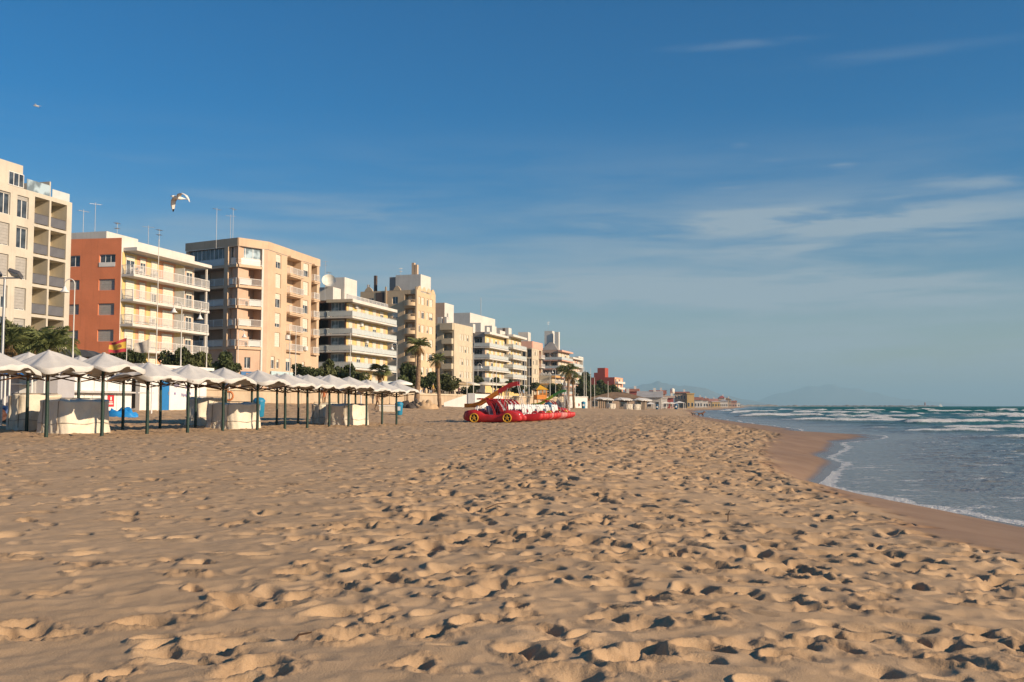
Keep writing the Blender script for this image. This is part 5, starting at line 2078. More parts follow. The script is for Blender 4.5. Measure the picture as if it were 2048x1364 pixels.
def trunk_mesh(seed, h, spread, r):
    rs = random.Random(seed)
    mb = MB()
    mb.tube([(0, 0, -0.2), (rs.uniform(-.08, .08), 0, h * 0.4), (rs.uniform(-.1, .1), .05, h * 0.75)], [r, r * 0.8, r * 0.62], 7)
    for k in range(5):
        an = k * 1.256 + rs.uniform(-.4, .4)
        mb.tube([(0, 0, h * 0.68), (math.cos(an) * spread * .35, math.sin(an) * spread * .35, h * 0.95), (math.cos(an) * spread * .7, math.sin(an) * spread * .7, h * 1.2)], [r * .5, r * .32, r * .14], 5)
    return mb.mesh('trunk', M_BARK)


def tree(name, label, px, d, ytop, wpx, hpx, k, cat='tree', group='round crowned trees along the promenade', zb=PROM_Z, feather=False):
    """crown wpx by hpx photograph pixels with its top at ytop"""
    p = at(px, ytop, d)
    sx = wpx / 2 * d / F_PX
    sz = hpx / 2 * d / F_PX
    zc = p.z - sz
    zb = ground_z(p.x, d)
    t = thing(name, label, cat, (p.x, d, zb), rnd.uniform(0, 6), group)
    c = link_mesh('crown', (FEATHER if feather else CROWNS)[k % (2 if feather else 5)], t, (0, 0, zc - zb), rnd.uniform(0, 6))
    c.scale = (sx * 1.3, sx * 1.3, sz * 1.45)
    link_mesh('trunk', trunk_mesh(k + int(px), max(0.5, zc - zb), sx, 0.05 + 0.05 * sx), t)
    return t


for i, (px, d, yt, wp_, hp, lab) in enumerate([
        (272, 84, 688, 36, 46, 'small dark bush left of the white flag below the terracotta block'),
        (232, 86, 690, 34, 40, 'dark bush half hidden behind the red and yellow flag'),
        (352, 84, 690, 54, 54, 'round dark tree in front of the lowest white balcony'),
        (398, 86, 706, 52, 50, 'low bush between the round dark tree and the tan corner block'),
        (452, 92, 710, 46, 44, 'bush in front of the tan block beside the blue shop sign'),
        (612, 104, 726, 54, 40, 'low brownish bush at the end of the tan block'),
        (652, 105, 720, 46, 56, 'leafy green tree in front of the dark glazed bay'),
        (690, 106, 722, 40, 56, 'dark ragged tree left of the fan palm'),
        (722, 112, 745, 36, 30, 'small bush under the lowest white balcony left of the fan palm'),
        (815, 118, 735, 46, 56, 'dark dense tree between the lamp post and the first tall palm'),
        (856, 130, 742, 44, 40, 'tree with a spreading crown between the two tall palms'),
        (900, 132, 748, 58, 36, 'wide low tree in front of the cream cube block'),
        (938, 140, 768, 28, 26, 'small clipped bush under the cream cube block by the white ramp'),
        (957, 168, 752, 22, 26, 'round lollipop tree in front of the white balconied block'),
        (992, 176, 758, 22, 22, 'second small lollipop tree beyond the white ramp'),
        (1016, 180, 758, 20, 22, 'third small lollipop tree below the bowed balconies'),
        (1072, 190, 765, 30, 18, 'bush behind the orange roof of the play tower'),
        (1040, 185, 768, 38, 18, 'low dark shrub behind the raised end of the red slide'),
        (1112, 205, 768, 34, 26, 'dark tree behind the rope pyramid'),
        (1172, 250, 752, 36, 50, 'tall dark tree before the red hotel'),
        (1200, 262, 758, 40, 46, 'broad olive tree in front of the red hotel'),
        (1228, 270, 770, 30, 30, 'round bush right of the broad olive tree')]):
    tree('promenade_tree', lab, px, d, yt, wp_, hp, i)
tree('tamarisk_tree', 'feathery tall tamarisk behind the bushy palms at the left edge', 34, 72, 636, 74, 80, 1, feather=True, group='feathery trees by the cream block')
tree('tamarisk_tree', 'feathery lower tamarisk in front of the dark loggias', 78, 74, 652, 62, 66, 2, feather=True, group='feathery trees by the cream block')


def frond_mesh(seed, ln, m, width=0.34, fan=False):
    rs = random.Random(seed)
    mb = MB()
    if fan:
        nb = 13
        for k in range(nb):
            an = R(-75 + 150 * k / (nb - 1))
            l2 = ln * (0.55 + 0.1 * rs.random())
            ax, ay = math.sin(an), math.cos(an)
            x0 = ln * 0.45
            w_ = 0.04
            mb.add([(x0, 0, 0), (x0 + l2 * .55 * ay - w_ * ax, l2 * .55 * ax + w_ * ay, 0.02), (x0 + l2 * ay, l2 * ax, -l2 * 0.35), (x0 + l2 * .55 * ay + w_ * ax, l2 * .55 * ax - w_ * ay, 0.02)], [(0, 1, 2, 3)])
        mb.tube([(0, 0, 0), (ln * .45, 0, 0)], 0.018, 4)
        return mb.mesh('frond', m)
    n = 16
    pts = []
    for i in range(n + 1):
        t = i / n
        pts.append((ln * (t - 0.12 * t * t), 0, ln * (0.30 * t - 0.62 * t * t)))
    mb.tube(pts, [0.022 * (1 - 0.8 * i / n) + 0.004 for i in range(n + 1)], 4)
    for i in range(2, n):
        t = i / n
        x, y, z = pts[i]
        for sgn in (-1, 1):
            l2 = ln * width * math.sin(math.pi * (0.12 + 0.85 * t)) * rs.uniform(0.8, 1.15)
            fw = 0.5 * l2
            mb.add([(x, 0, z), (x + fw * .5 + 0.03, sgn * l2 * .5, z + .02 * ln), (x + fw, sgn * l2, z - l2 * rs.uniform(0.25, 0.6)), (x + fw * .5 - 0.03, sgn * l2 * .5, z + 0.01 * ln)], [(0, 1, 2, 3)])
    return mb.mesh('frond', m)


FR = [frond_mesh(i, 1.0, M_FROND) for i in range(3)]
FRD = [frond_mesh(9 + i, 1.0, M_FRONDD) for i in range(2)]
FRF = [frond_mesh(20 + i, 1.0, M_FROND, fan=True) for i in range(2)]


def palm(label, px, d, ycrown, r, zb, nf=26, nd=8, fan=False, lean=0.0, tr=0.16, sep_fronds=True, group='palms along the beach front', wind=0.0):
    p = at(px, ycrown, d)
    t = thing('palm_tree', label, 'palm', (p.x, d, zb), 0, group)
    h = p.z - zb
    mb = MB()
    n = 14
    pts, rad = [], []
    for i in range(n + 1):
        q = i / n
        pts.append((lean * (q - 1) * (1 - q) * 0.6 + lean * (q - 1) * 0.0, 0, -0.3 + (h + 0.3) * q))
        rad.append(tr * (1.25 - 0.45 * q) * (1.12 if i % 2 else 0.98) * (1.35 if i == 0 else 1) * (1.25 if q > 0.93 else 1))
    mb.tube(pts, rad, 9)
    mb.build('trunk', M_PBARK, t)
    rs = random.Random(int(px) + 3)
    for i in range(nf):
        an = i * 2.39996 + rs.uniform(-.2, .2)
        up = rs.uniform(-0.5, 1.05)
        f_ = link_mesh('frond', (FRF if fan else FR)[i % len(FRF if fan else FR)], t, (0, 0, h))
        f_.rotation_euler = (rs.uniform(-.3, .3), -up, an + wind * math.sin(an))
        s_ = r * rs.uniform(0.8, 1.1)
        f_.scale = (s_, s_, s_)
    for i in range(nd):
        an = i * 2.39996 + 0.5
        f_ = link_mesh('dry_frond', FRD[i % 2], t, (0, 0, h - 0.1))
        f_.rotation_euler = (rs.uniform(-.3, .3), rs.uniform(0.7, 1.2), an)
        s_ = r * rs.uniform(0.6, 0.85)
        f_.scale = (s_, s_, s_)
    return t


palm('bushy palm with green and straw coloured fronds at the left edge', 20, 60, 690, 1.6, 1.0, 26, 12, group='bushy palms by the cream block')
palm('bushy palm with a fibrous orange trunk behind the first green post', 104, 58, 692, 1.75, 0.9, 28, 14, tr=0.2, group='bushy palms by the cream block')
palm('bushy palm in the middle of the clump by the cream block', 62, 62, 686, 1.7, 1.0, 26, 14, group='bushy palms by the cream block')
palm('short fan palm left of the tall slender palms', 760, 104, 742, 1.3, PROM_Z, 30, 8, fan=True, tr=0.2)
palm('tall palm with wind-ruffled fronds standing in the sand by the wall', 838, 101, 692, 1.5, zg(at(838, 812, 101).x, 101), 24, 8, lean=0.5, tr=0.23, wind=0.5)
palm('thinner tall palm right of the wind-ruffled one', 876, 107, 720, 1.2, zg(at(876, 812, 107).x, 107), 18, 10, lean=-0.4, tr=0.17, wind=0.5)
palm('palm beside the rope pyramid on the far sand', 1137, 150, 742, 2.0, zg(at(1137, 812, 150).x, 150), 24, 8, lean=0.4, tr=0.2, wind=0.4)
palm('smaller bare palm just right of the rope pyramid', 1146, 156, 757, 1.5, zg(at(1146, 812, 156).x, 156), 12, 8, lean=-0.3, tr=0.17)

# ------------------------------------------------------------------ lamps, poles, flags
M_LAMP = mat('lamp_post_paint', (0.60, 0.58, 0.53), 0.5, 0.08)
M_GLOBE = mat('lamp_shade_white', (0.70, 0.69, 0.66), 0.4, 0.05)


def swan_lamp(label, px, d, ytop, side):
    p = at(px, ytop, d)
    zb = ground_z(p.x, d)
    h = p.z - zb
    t = thing('swan_neck_lamp', label, 'street lamp', (p.x, d, zb), 0, 'swan neck street lamps on the promenade')
    mb = MB()
    mb.tube([(0, 0, 0), (0, 0, h * 0.45)], [0.06, 0.05], 8)
    mb.tube([(0, 0, h * 0.45), (0, 0, h - 0.3)], [0.038, 0.03], 8)
    mb.lathe([(0.13, 0), (0.13, 0.5), (0.08, 0.6)], 10)
    mb.build('post', M_LAMP, t)
    mb = MB()
    pts = [(side * (0.28 - 0.28 * math.cos(a_)), 0, h - 0.3 + 0.3 * math.sin(a_)) for a_ in np.linspace(0, math.pi, 12)] + [(side * 0.56, 0, h - 0.42)]
    mb.tube(pts, 0.032, 7)
    mb.build('arm', M_LAMP, t)
    mb = MB()
    mb.lathe([(0.05, 0.0), (0.09, -0.08), (0.14, -0.2), (0.27, -0.33), (0.25, -0.34), (0.0, -0.36)], 14)
    mb.build('lamp_shade', M_GLOBE, t, (side * 0.56, 0, h - 0.42))


swan_lamp('swan neck lamp in front of the terracotta wall', 150, 56, 558, -1)
swan_lamp('swan neck lamp before the white balconies of the terracotta block', 364, 70, 604, -1)
swan_lamp('swan neck lamp at the edge between terracotta and tan blocks', 415, 76, 619, -1)
swan_lamp('swan neck lamp in front of the tan corner block', 477, 95, 659, 1)
swan_lamp('swan neck lamp left of the tall wind-ruffled palm', 794, 114, 686, -1)
swan_lamp('swan neck lamp in front of the white block with roof houses', 956, 168, 727, 1)
swan_lamp('swan neck lamp in front of the rust red block', 1111, 190, 738, -1)

p = at(5, 700, 40)
t = thing('floodlight_post', 'grey post with twin floodlights at the left edge of the beach', 'street lamp', (p.x, 40, zg(p.x, 40)))
h = at(5, 556, 40).z - zg(p.x, 40)
mb = MB()
mb.tube([(0, 0, -0.2), (0, 0, h)], [0.08, 0.05], 8)
mb.build('post', M_METAL, t)
mb = MB()
mb.tube([(-0.7, 0, h), (0.7, 0, h)], 0.03, 6)
mb.build('crossbar', M_METAL, t)
for sx in (-0.42, 0.45):
    me = MB()
    me.box(-0.24, 0.24, -0.2, 0.2, -0.06, 0.08)
    me.box(-0.20, 0.20, -0.205, -0.2, -0.04, 0.06)
    m_ = me.mesh('floodlight', mat('floodlight_case', (0.10, 0.10, 0.11), 0.4))
    m_.transform(Matrix.Rotation(R(-28), 4, 'X') @ Matrix.Rotation(R(20 if sx > 0 else -15), 4, 'Y'))
    fo = link_mesh('floodlight', m_, t, (sx, -0.05, h + 0.16))
    me = MB()
    me.box(-0.21, 0.21, -0.17, 0.17, -0.072, -0.062)
    m_ = me.mesh('lens', M_GLASSB)
    m_.transform(Matrix.Rotation(R(-28), 4, 'X') @ Matrix.Rotation(R(20 if sx > 0 else -15), 4, 'Y'))
    link_mesh('lens', m_, fo)


def pole(label, px, d, ytop, r=0.05, m=None, name='flagpole', group='bare flagpoles', zb=None):
    p = at(px, ytop, d)
    if zb is None:
        zb = ground_z(p.x, d)
    mb = MB()
    h = p.z - zb
    mb.tube([(0, 0, -0.15), (0, 0, h * 0.6), (0, 0, h)], [r, r * 0.85, r * 0.6], 7)
    mb.lathe([(0.0, h + 0.12), (r * 1.3, h + 0.06), (0.0, h - 0.01)], 8, cap=False)
    mb.lathe([(r * 2.2, -0.05), (r * 2.2, 0.1), (r, 0.16)], 8)
    o = mb.build(name, m or M_LAMP, None, (p.x, d, zb))
    tag(o, label, 'flagpole', group)
    return o


for (px, d, yt, lab) in [(318, 68, 482, 'thin bare pole in front of the white balconies'), (580, 100, 667, 'left pole of the close pair before the tan block'), (592, 100, 664, 'right pole of the close pair before the tan block'),
                         (701, 104, 668, 'bare pole rising among the dark bushes'), (934, 132, 716, 'bare pole behind the white ramp'), (947, 134, 707, 'bare pole over the pier of the white ramp'),
                         (986, 150, 720, 'slim pole left of the raised red slide'), (993, 150, 724, 'slim pole just right of its twin by the red slide'), (1049, 165, 722, 'bare pole before the dark glazed bays'),
                         (1058, 165, 718, 'second bare pole before the dark glazed bays'), (1100, 170, 752, 'short pole right of the play tower'), (1150, 178, 735, 'first bare pole beyond the rope pyramid'), (1168, 186, 735, 'pole over the first aid hut'),
                         (1172, 190, 742, 'pole just right of the one over the first aid hut'), (1181, 194, 738, 'tall pole before the red hotel'), (1189, 198, 756, 'short pole before the red hotel'), (1216, 230, 763, 'lone pole before the hotel body')]:
    pole(lab, px, d, yt, 0.026 + d * 0.0002)


def flag(label, px0, px1, d, y0, y1, mats, seed, emblem=None):
    P = at(px1, y0, d)
    zb = zg(P.x, d)
    po = pole('pole of the ' + label, px1, d, y0 - 3, 0.03, M_LAMP, 'flagpole', 'poles carrying flags', zb)
    W = (px1 - px0) * d / F_PX
    H = (y1 - y0) * d / F_PX
    nu, nv = 24, 12
    vs, fs, mi = [], [], []
    for j in range(nv + 1):
        for i in range(nu + 1):
            u, v_ = i / nu, j / nv
            x = -W * u
            wave = 0.09 * math.sin(u * 7.5 + v_ * 1.5 + seed) * u ** 0.6
            z = -H * v_ - 0.34 * H * u * (1 - v_) ** 1.4 + 0.04 * math.sin(u * 6 + seed)
            vs.append((x, wave, z))
    for j in range(nv):
        for i in range(nu):
            k = j * (nu + 1) + i
            fs.append((k, k + 1, k + nu + 2, k + nu + 1))
            mi.append(0 if j < nv // 4 or j >= nv - nv // 4 else 1)
    m_ = bpy.data.meshes.new('flag')
    m2 = len(vs)
    vs2 = vs + [(x, y + 0.008, z) for x, y, z in vs]
    m_.from_pydata(vs2, [], fs + [tuple(m2 + q for q in f[::-1]) for f in fs])
    for mm in mats:
        m_.materials.append(mm)
    m_.polygons.foreach_set('material_index', (mi if len(mats) > 1 else [0] * len(mi)) * 2)
    m_.polygons.foreach_set('use_smooth', [True] * len(m_.polygons))
    o = link_mesh('flag', m_, None, (P.x - 0.02, d - 0.03, P.z))
    tag(o, label, 'flag')
    if emblem:
        mb = MB()
        for (cx, cz, w_, h_) in emblem:
            yv = 0.09 * math.sin(cx * 7.5 + cz * 1.5 + seed) * cx ** 0.6
            zz = -H * cz - 0.34 * H * cx * (1 - cz) ** 1.4
            mb.box(-W * cx - w_, -W * cx + w_, yv - 0.02, yv - 0.012, zz - h_, zz + h_)
        mb.build('coat_of_arms', mat('emblem_print', (0.34, 0.14, 0.06), 0.8, 0.4, 9), o)


M_FR = mat('flag_red', (0.45, 0.05, 0.06), 0.85, 0.1)
M_FY = mat('flag_yellow', (0.60, 0.38, 0.06), 0.85, 0.1)
flag('red and yellow national flag with a coat of arms blowing left', 219, 254, 60, 677, 705, [M_FR, M_FY], 1.0, [(0.36, 0.5, 0.07, 0.085), (0.36, 0.36, 0.05, 0.03), (0.27, 0.5, 0.012, 0.085), (0.46, 0.5, 0.012, 0.085)])
flag('pale faded flag beside the red and yellow one', 270, 298, 60.5, 679, 705, [mat('faded_flag', (0.42, 0.38, 0.33), 0.85, 0.25, 3)], 2.2)

# ------------------------------------------------------------------ pedal boats
M_RPL = mat('red_gelcoat', (0.44, 0.020, 0.022), 0.5, 0.3, 1.5, grime=0.3)
M_YPL = mat('yellow_plastic', (0.62, 0.34, 0.03), 0.45, 0.12)
M_OPL = mat('orange_plastic', (0.58, 0.20, 0.02), 0.45, 0.12)
M_GPL = mat('lime_plastic', (0.30, 0.42, 0.03), 0.45, 0.12)
M_GDPL = mat('green_plastic', (0.05, 0.20, 0.05), 0.45, 0.12)
M_WPL = mat('white_seat_plastic', (0.70, 0.70, 0.68), 0.4, 0.06)
M_TYRE = mat('black_rubber', (0.02, 0.02, 0.02), 0.7)
M_SCREEN = mat('grey_windscreen', (0.36, 0.36, 0.38), 0.25, 0.2, 4)
BR = R(-16)       # nose of the boats towards the sea


def loft(mb, sections, mi=0, smooth=True):
    n = len(sections[0])
    vs = [p for s_ in sections for p in s_]
    fs = []
    for k in range(len(sections) - 1):
        for i in range(n):
            i2 = (i + 1) % n
            fs.append((k * n + i, k * n + i2, (k + 1) * n + i2, (k + 1) * n + i))
    fs.append(tuple(range(n - 1, -1, -1)))
    m = (len(sections) - 1) * n
    fs.append(tuple(m + i for i in range(n)))
    mb.add(vs, fs, mi, smooth)


def sec(x, w_, z0, z1, rr_=0.35, n=16):
    pts = []
    for i in range(n):
        th = 2 * math.pi * i / n
        c, s_ = math.cos(th), math.sin(th)
        k = 1 / (abs(c) ** 4 + abs(s_) ** 4) ** 0.25
        pts.append((x, c * k * w_ / 2, (z0 + z1) / 2 + s_ * k * (z1 - z0) / 2))
    return pts


def seat_mesh():
    mb = MB()
    mb.box(-0.22, 0.22, -0.21, 0.21, 0.0, 0.08)
    n = 8
    vs = []
    for i in range(n + 1):
        v_ = -1 + 2 * i / n
        hh = 0.60 - 0.10 * abs(v_) ** 3
        for (x, z) in ((-0.20, 0.05), (-0.28, hh), (-0.33, hh), (-0.27, 0.05)):
            vs.append((x + 0.05 * v_ * v_, v_ * 0.22, z))
    fs = []
    for i in range(n):
        for k in range(4):
            fs.append((i * 4 + k, i * 4 + (k + 1) % 4, (i + 1) * 4 + (k + 1) % 4, (i + 1) * 4 + k))
    fs += [(3, 2, 1, 0), (n * 4, n * 4 + 1, n * 4 + 2, n * 4 + 3)]
    mb.add(vs, fs, 0, True)
    return mb.mesh('seat', M_WPL)


def wheel_parts():
    mb = MB()
    mb.torus((0, 0, 0), (0, 1, 0), 0.25, 0.035, 28, 8)
    mb.torus((0, 0, 0), (0, 1, 0), 0.06, 0.03, 14, 6)
    for k in range(5):
        an = k * 2 * math.pi / 5 + 0.3
        mb.tube([(0.05 * math.cos(an), 0, 0.05 * math.sin(an)), (0.25 * math.cos(an), 0, 0.25 * math.sin(an))], 0.022, 6)
    rim = mb.mesh('rim', M_YPL)
    mb = MB()
    me = MB()
    me.lathe([(0.20, -0.04), (0.24, -0.05), (0.24, 0.05), (0.20, 0.04)], 24)
    dm = me.mesh('tyre', M_TYRE)
    dm.transform(Matrix.Rotation(R(90), 4, 'X'))
    return rim, dm


SEAT = seat_mesh()
RIM, TYRE = wheel_parts()


def car_boat(x, y, label, slide=None):
    z = zg(x, y)
    t = thing('car_pedal_boat', label, 'pedal boat', (x, y, z), BR, 'red car shaped pedal boats drawn up on the sand')
    mb = MB()
    for sgn in (-1, 1):          # side hulls with swelling wheel arches
        S = []
        for (xx, w_, z0, z1) in [(-1.72, 0.16, 0.22, 0.42), (-1.62, 0.34, 0.12, 0.66), (-1.40, 0.44, 0.06, 0.74), (-1.05, 0.46, 0.04, 0.77), (-0.72, 0.44, 0.04, 0.66), (-0.45, 0.42, 0.04, 0.50),
                                 (0.2, 0.42, 0.04, 0.46), (0.45, 0.42, 0.04, 0.50), (0.7, 0.44, 0.04, 0.66), (1.0, 0.46, 0.05, 0.76), (1.3, 0.44, 0.06, 0.70), (1.55, 0.36, 0.08, 0.58), (1.75, 0.28, 0.12, 0.45), (1.86, 0.12, 0.2, 0.36)]:
            S.append([(a_, b_ + sgn * 0.52, c_) for a_, b_, c_ in sec(xx, w_, z0, z1)])
        loft(mb, S)
    mb.box(-1.3, 1.3, -0.5, 0.5, 0.16, 0.40)
    body = mb.build('hull', M_RPL, t)
    mb = MB()                    # bonnet and boot between the arches
    loft(mb, [sec(xx, 0.9, z0, z1) for xx, z0, z1 in [(-1.6, .3, .55), (-1.4, .25, .76), (-1.0, .22, .80), (-0.75, .22, .66)]])
    loft(mb, [sec(xx, 0.92, z0, z1) for xx, z0, z1 in [(0.55, .25, .74), (0.9, .25, .76), (1.3, .2, .68), (1.62, .2, .5)]])
    mb.build('bonnet', M_RPL, t)
    for xx in (-1.05, 1.02):
        for sgn in (-1, 1):
            wo = link_mesh('wheel', TYRE, t, (xx, sgn * 0.765, 0.29))
            link_mesh('rim', RIM, wo, (0, sgn * 0.06, 0))
    for sgn in (-1, 1):          # roll bars as wide red hoops sloping back
        for (xa, ww) in ((0.22, 0.15), (-0.28, 0.13)):
            mb = MB()
            n = 12
            outer = []
            for i in range(n + 1):
                tt = i / n
                xx = xa + 0.38 - 0.95 * tt ** 1.25
                zz = 0.44 + 1.02 * math.sin(math.pi / 2 * min(1, tt * 1.15)) ** 0.8
                outer.append((xx, zz))
            vs, fs = [], []
            for (xx, zz) in outer:
                for (dx, dy) in ((0, -.05), (ww, -.05), (ww, .05), (0, .05)):
                    vs.append((xx + dx, sgn * 0.50 + dy, zz))
            for i in range(n):
                for k in range(4):
                    fs.append((i * 4 + k, i * 4 + (k + 1) % 4, i * 4 + 4 + (k + 1) % 4, i * 4 + 4 + k))
            fs += [(3, 2, 1, 0), (n * 4, n * 4 + 1, n * 4 + 2, n * 4 + 3)]
            mb.add(vs, fs)
            mb.build('roll_bar', M_RPL, t)
    mb = MB()
    mb.box(-0.42, -0.24, -0.46, 0.46, 1.40, 1.48)
    mb.box(-0.90, -0.74, -0.46, 0.46, 1.40, 1.48)
    mb.build('roof_bar', M_RPL, t)
    mb = MB()
    mb.add([(0.62, -0.44, 0.72), (0.62, 0.44, 0.72), (0.20, 0.42, 1.30), (0.20, -0.42, 1.30), (0.60, -0.44, 0.70), (0.60, 0.44, 0.70), (0.18, 0.42, 1.28), (0.18, -0.42, 1.28)],
           [(0, 1, 2, 3), (7, 6, 5, 4), (0, 4, 5, 1), (1, 5, 6, 2), (2, 6, 7, 3), (3, 7, 4, 0)])
    mb.build('windscreen', M_SCREEN, t)
    for sx in (0.0, -0.72):
        for sy in (-0.24, 0.24):
            link_mesh('seat', SEAT, t, (sx, sy, 0.42))
    for sgn in (-1, 1):
        mb = MB()
        me = MB()
        me.lathe([(0.0, 0.03), (0.07, 0.02), (0.09, 0.0)], 12)
        hm_ = me.mesh('headlight', M_WPL)
        hm_.transform(Matrix.Rotation(R(90), 4, 'Y'))
        link_mesh('headlight', hm_, t, (1.70, sgn * 0.5, 0.46))
    if slide:
        m0, m1 = slide
        pts = [(-1.85, 0.92), (-1.35, 0.94), (-0.95, 1.04), (-0.4, 1.36), (0.3, 1.78), (0.95, 2.14), (1.22, 2.22), (1.52, 2.26)]
        cols = 8
        for a_, b_, mm in ((0, 4, m0), (4, 7, m1)):
            mb = MB()
            vs, fs = [], []
            for (xx, zz) in pts[a_:b_ + 1]:
                for (yy_, dz) in ((-.28, .22), (-.24, .22), (-.22, .03), (.22, .03), (.24, .22), (.28, .22), (.28, -.02), (-.28, -.02)):
                    vs.append((xx, yy_, zz + dz))
            for i in range(b_ - a_):
                for k in range(cols):
                    fs.append((i * cols + k, i * cols + (k + 1) % cols, (i + 1) * cols + (k + 1) % cols, (i + 1) * cols + k))
            fs += [tuple(range(cols - 1, -1, -1)), tuple((b_ - a_) * cols + k for k in range(cols))]
            mb.add(vs, fs)
            mb.build('slide', mm, t)
        for (xx, zz) in ((0.9, 2.1), (0.4, 1.8)):
            mb = MB()
            for sgn in (-1, 1):
                mb.tube([(xx - 0.35, sgn * 0.3, 0.5), (xx, sgn * 0.24, zz)], 0.022, 6)
            mb.build('slide_support', M_METAL, t)
        mb = MB()
        for sgn in (-1, 1):
            mb.tube([(1.9, sgn * 0.2, 0.5), (1.5, sgn * 0.2, 2.2), (1.5, sgn * 0.2, 2.62), (1.2, sgn * 0.2, 2.5)], 0.02, 6)
        for k in range(6):
            q = k / 6
            mb.tube([(1.86 - .36 * q, -.2, .65 + 1.5 * q), (1.86 - .36 * q, .2, .65 + 1.5 * q)], 0.018, 5)
        mb.build('ladder', M_METAL, t)
    return t


M_RWPL = mat('faded_pink_gelcoat', (0.50, 0.16, 0.15), 0.5, 0.25, 1.5, grime=0.2)


def plain_boat(x, y, label, nose, prow, sc=1.0):
    t = thing('pedal_boat', label, 'pedal boat', (x, y, zg(x, y)), BR, 'red and white pedal boats with white seats in a row')
    t.scale = (sc, 1, 1)
    for sgn in (-1, 1):
        mb = MB()
        S = []
        for (xx, w_, z0, z1) in [(-1.5, .26, .12, .42), (-1.2, .40, .05, .50), (0, .42, .04, .48), (0.9, .42, .05, .52), (1.35, .32, .12, .56), (1.62, .12, .28, .52)]:
            S.append([(a_, b_ + sgn * .46, c_) for a_, b_, c_ in sec(xx, w_, z0, z1)])
        loft(mb, S)
        mb.build('hull', nose, t)
    mb = MB()
    mb.box(-1.25, 1.0, -0.42, 0.42, 0.40, 0.505)
    mb.build('deck', mat('grey_deck', (0.42, 0.43, 0.45), 0.6), t)
    for sx in (0.25, -0.75):
        for sy in (-0.26, 0.26):
            link_mesh('seat', SEAT, t, (sx, sy, 0.51))
    mb = MB()
    mb.torus((0, 0, 0), (0, 1, 0), 0.22, 0.06, 20, 8)
    for k in range(4):
        an = k * math.pi / 2
        mb.tube([(0, 0, 0), (0.22 * math.cos(an), 0, 0.22 * math.sin(an))], 0.05, 6)
    mb.build('paddle_wheel', prow, t, (0.85, 0, 0.42))
    mb = MB()
    mb.tube([(0.75, 0, 0.5), (0.6, 0, 0.95), (0.45, 0, 0.98)], 0.02, 6)
    mb.build('tiller', M_METAL, t)


BX, BY, SX_, SY_ = -1.05, 60.5, 0.46, 1.72
car_boat(BX, BY, 'nearest red car pedal boat with an orange and red slide and yellow wheels', (M_OPL, mat('red_slide', (0.45, 0.03, 0.03), 0.45)))
for i in range(1, 5):
    car_boat(BX - 0.75 + SX_ * i + [0, .12, -.12, .06, -.14][i], BY + 0.2 + SY_ * i, ['', 'red car pedal boat without slide parked directly behind the nearest one', 'third red car pedal boat from the camera', 'fourth red car pedal boat from the camera', 'fifth red car pedal boat from the camera, next to the flat white seated ones'][i])
for i in range(8):
    yb = 63.2 + 1.75 * i
    plain_boat((1047 + 9.2 * i + [0, 3, -2, 2, -3, 1, 4, 0][i] - 1024) / F_PX * yb, yb, [f'{ORD[i]} flat pedal boat with white seats, counted from the nearest red car boat', 'last flat pedal boat of the row, with a yellow paddle wheel'][i == 7],
               M_RPL if i not in (2, 5) else M_RWPL, M_YPL if i in (3, 7) else M_RPL, 0.86)
car_boat(at(1101, 812, 96).x, 96, 'farthest red car pedal boat, with a green and yellow slide', (M_GPL, M_GDPL))

# ------------------------------------------------------------------ playground
d = 150
p = at(1080, 812, d)
zb = zg(p.x, d)
t = thing('play_tower', 'small play tower with a pointed orange roof', 'play tower', (p.x, d, zb), R(20))
W = 1.0
for sx in (-1, 1):
    for sy in (-1, 1):
        mb = MB()
        mb.box(sx * .72 - .06, sx * .72 + .06, sy * .72 - .06, sy * .72 + .06, -0.1, 2.75)
        mb.build('post', M_OPL, t)
mb = MB()
mb.add([(-1, -1, 2.7), (1, -1, 2.7), (1, 1, 2.7), (-1, 1, 2.7), (0, 0, 3.45)], [(0, 1, 4), (1, 2, 4), (2, 3, 4), (3, 0, 4), (3, 2, 1, 0)])
mb.build('roof', M_YPL, t)
mb = MB()
mb.box(-.78, .78, -.78, .78, 1.2, 1.28)
mb.build('platform', M_WOODB, t)
for (a_, b_, c_, d_) in ((-.7, .7, -.76, -.7), (-.76, -.7, -.7, .7), (.7, .76, -.7, .7)):
    for (z0, z1) in ((1.29, 1.95), (0.1, 0.6)):
        mb = MB()
        mb.box(a_, b_, c_, d_, z0, z1)
        mb.build('side_panel', M_OPL, t)
mb = MB()
mb.add([(.7, -.3, 1.3), (.7, .3, 1.3), (2.6, .3, .15), (2.6, -.3, .15), (.7, -.3, 1.24), (.7, .3, 1.24), (2.6, .3, .09), (2.6, -.3, .09)], [(0, 3, 2, 1), (4, 5, 6, 7), (0, 4, 7, 3), (1, 2, 6, 5), (2, 3, 7, 6)])
mb.build('slide', M_OPL, t)
d = 146
p = at(1129, 812, d)
zb = zg(p.x, d)
t = thing('rope_pyramid', 'tall grey rope climbing pyramid on the sand', 'climbing frame', (p.x, d, zb), 0)
hh = at(1134, 757, d).z - zb
mb = MB()
mb.tube([(0, 0, -.1), (0.0, 0, hh)], 0.09, 7)
mb.build('mast', M_METAL, t)
M_ROPE = mat('grey_rope', (0.27, 0.24, 0.23), 0.9, 0.2)
mb = MB()
B4 = [(math.cos(k * math.pi / 3) * 1.25, math.sin(k * math.pi / 3) * 1.25) for k in range(6)]
for (x, y) in B4:
    mb.tube([(x, y, 0), (0, 0, hh - .1)], 0.022, 4)
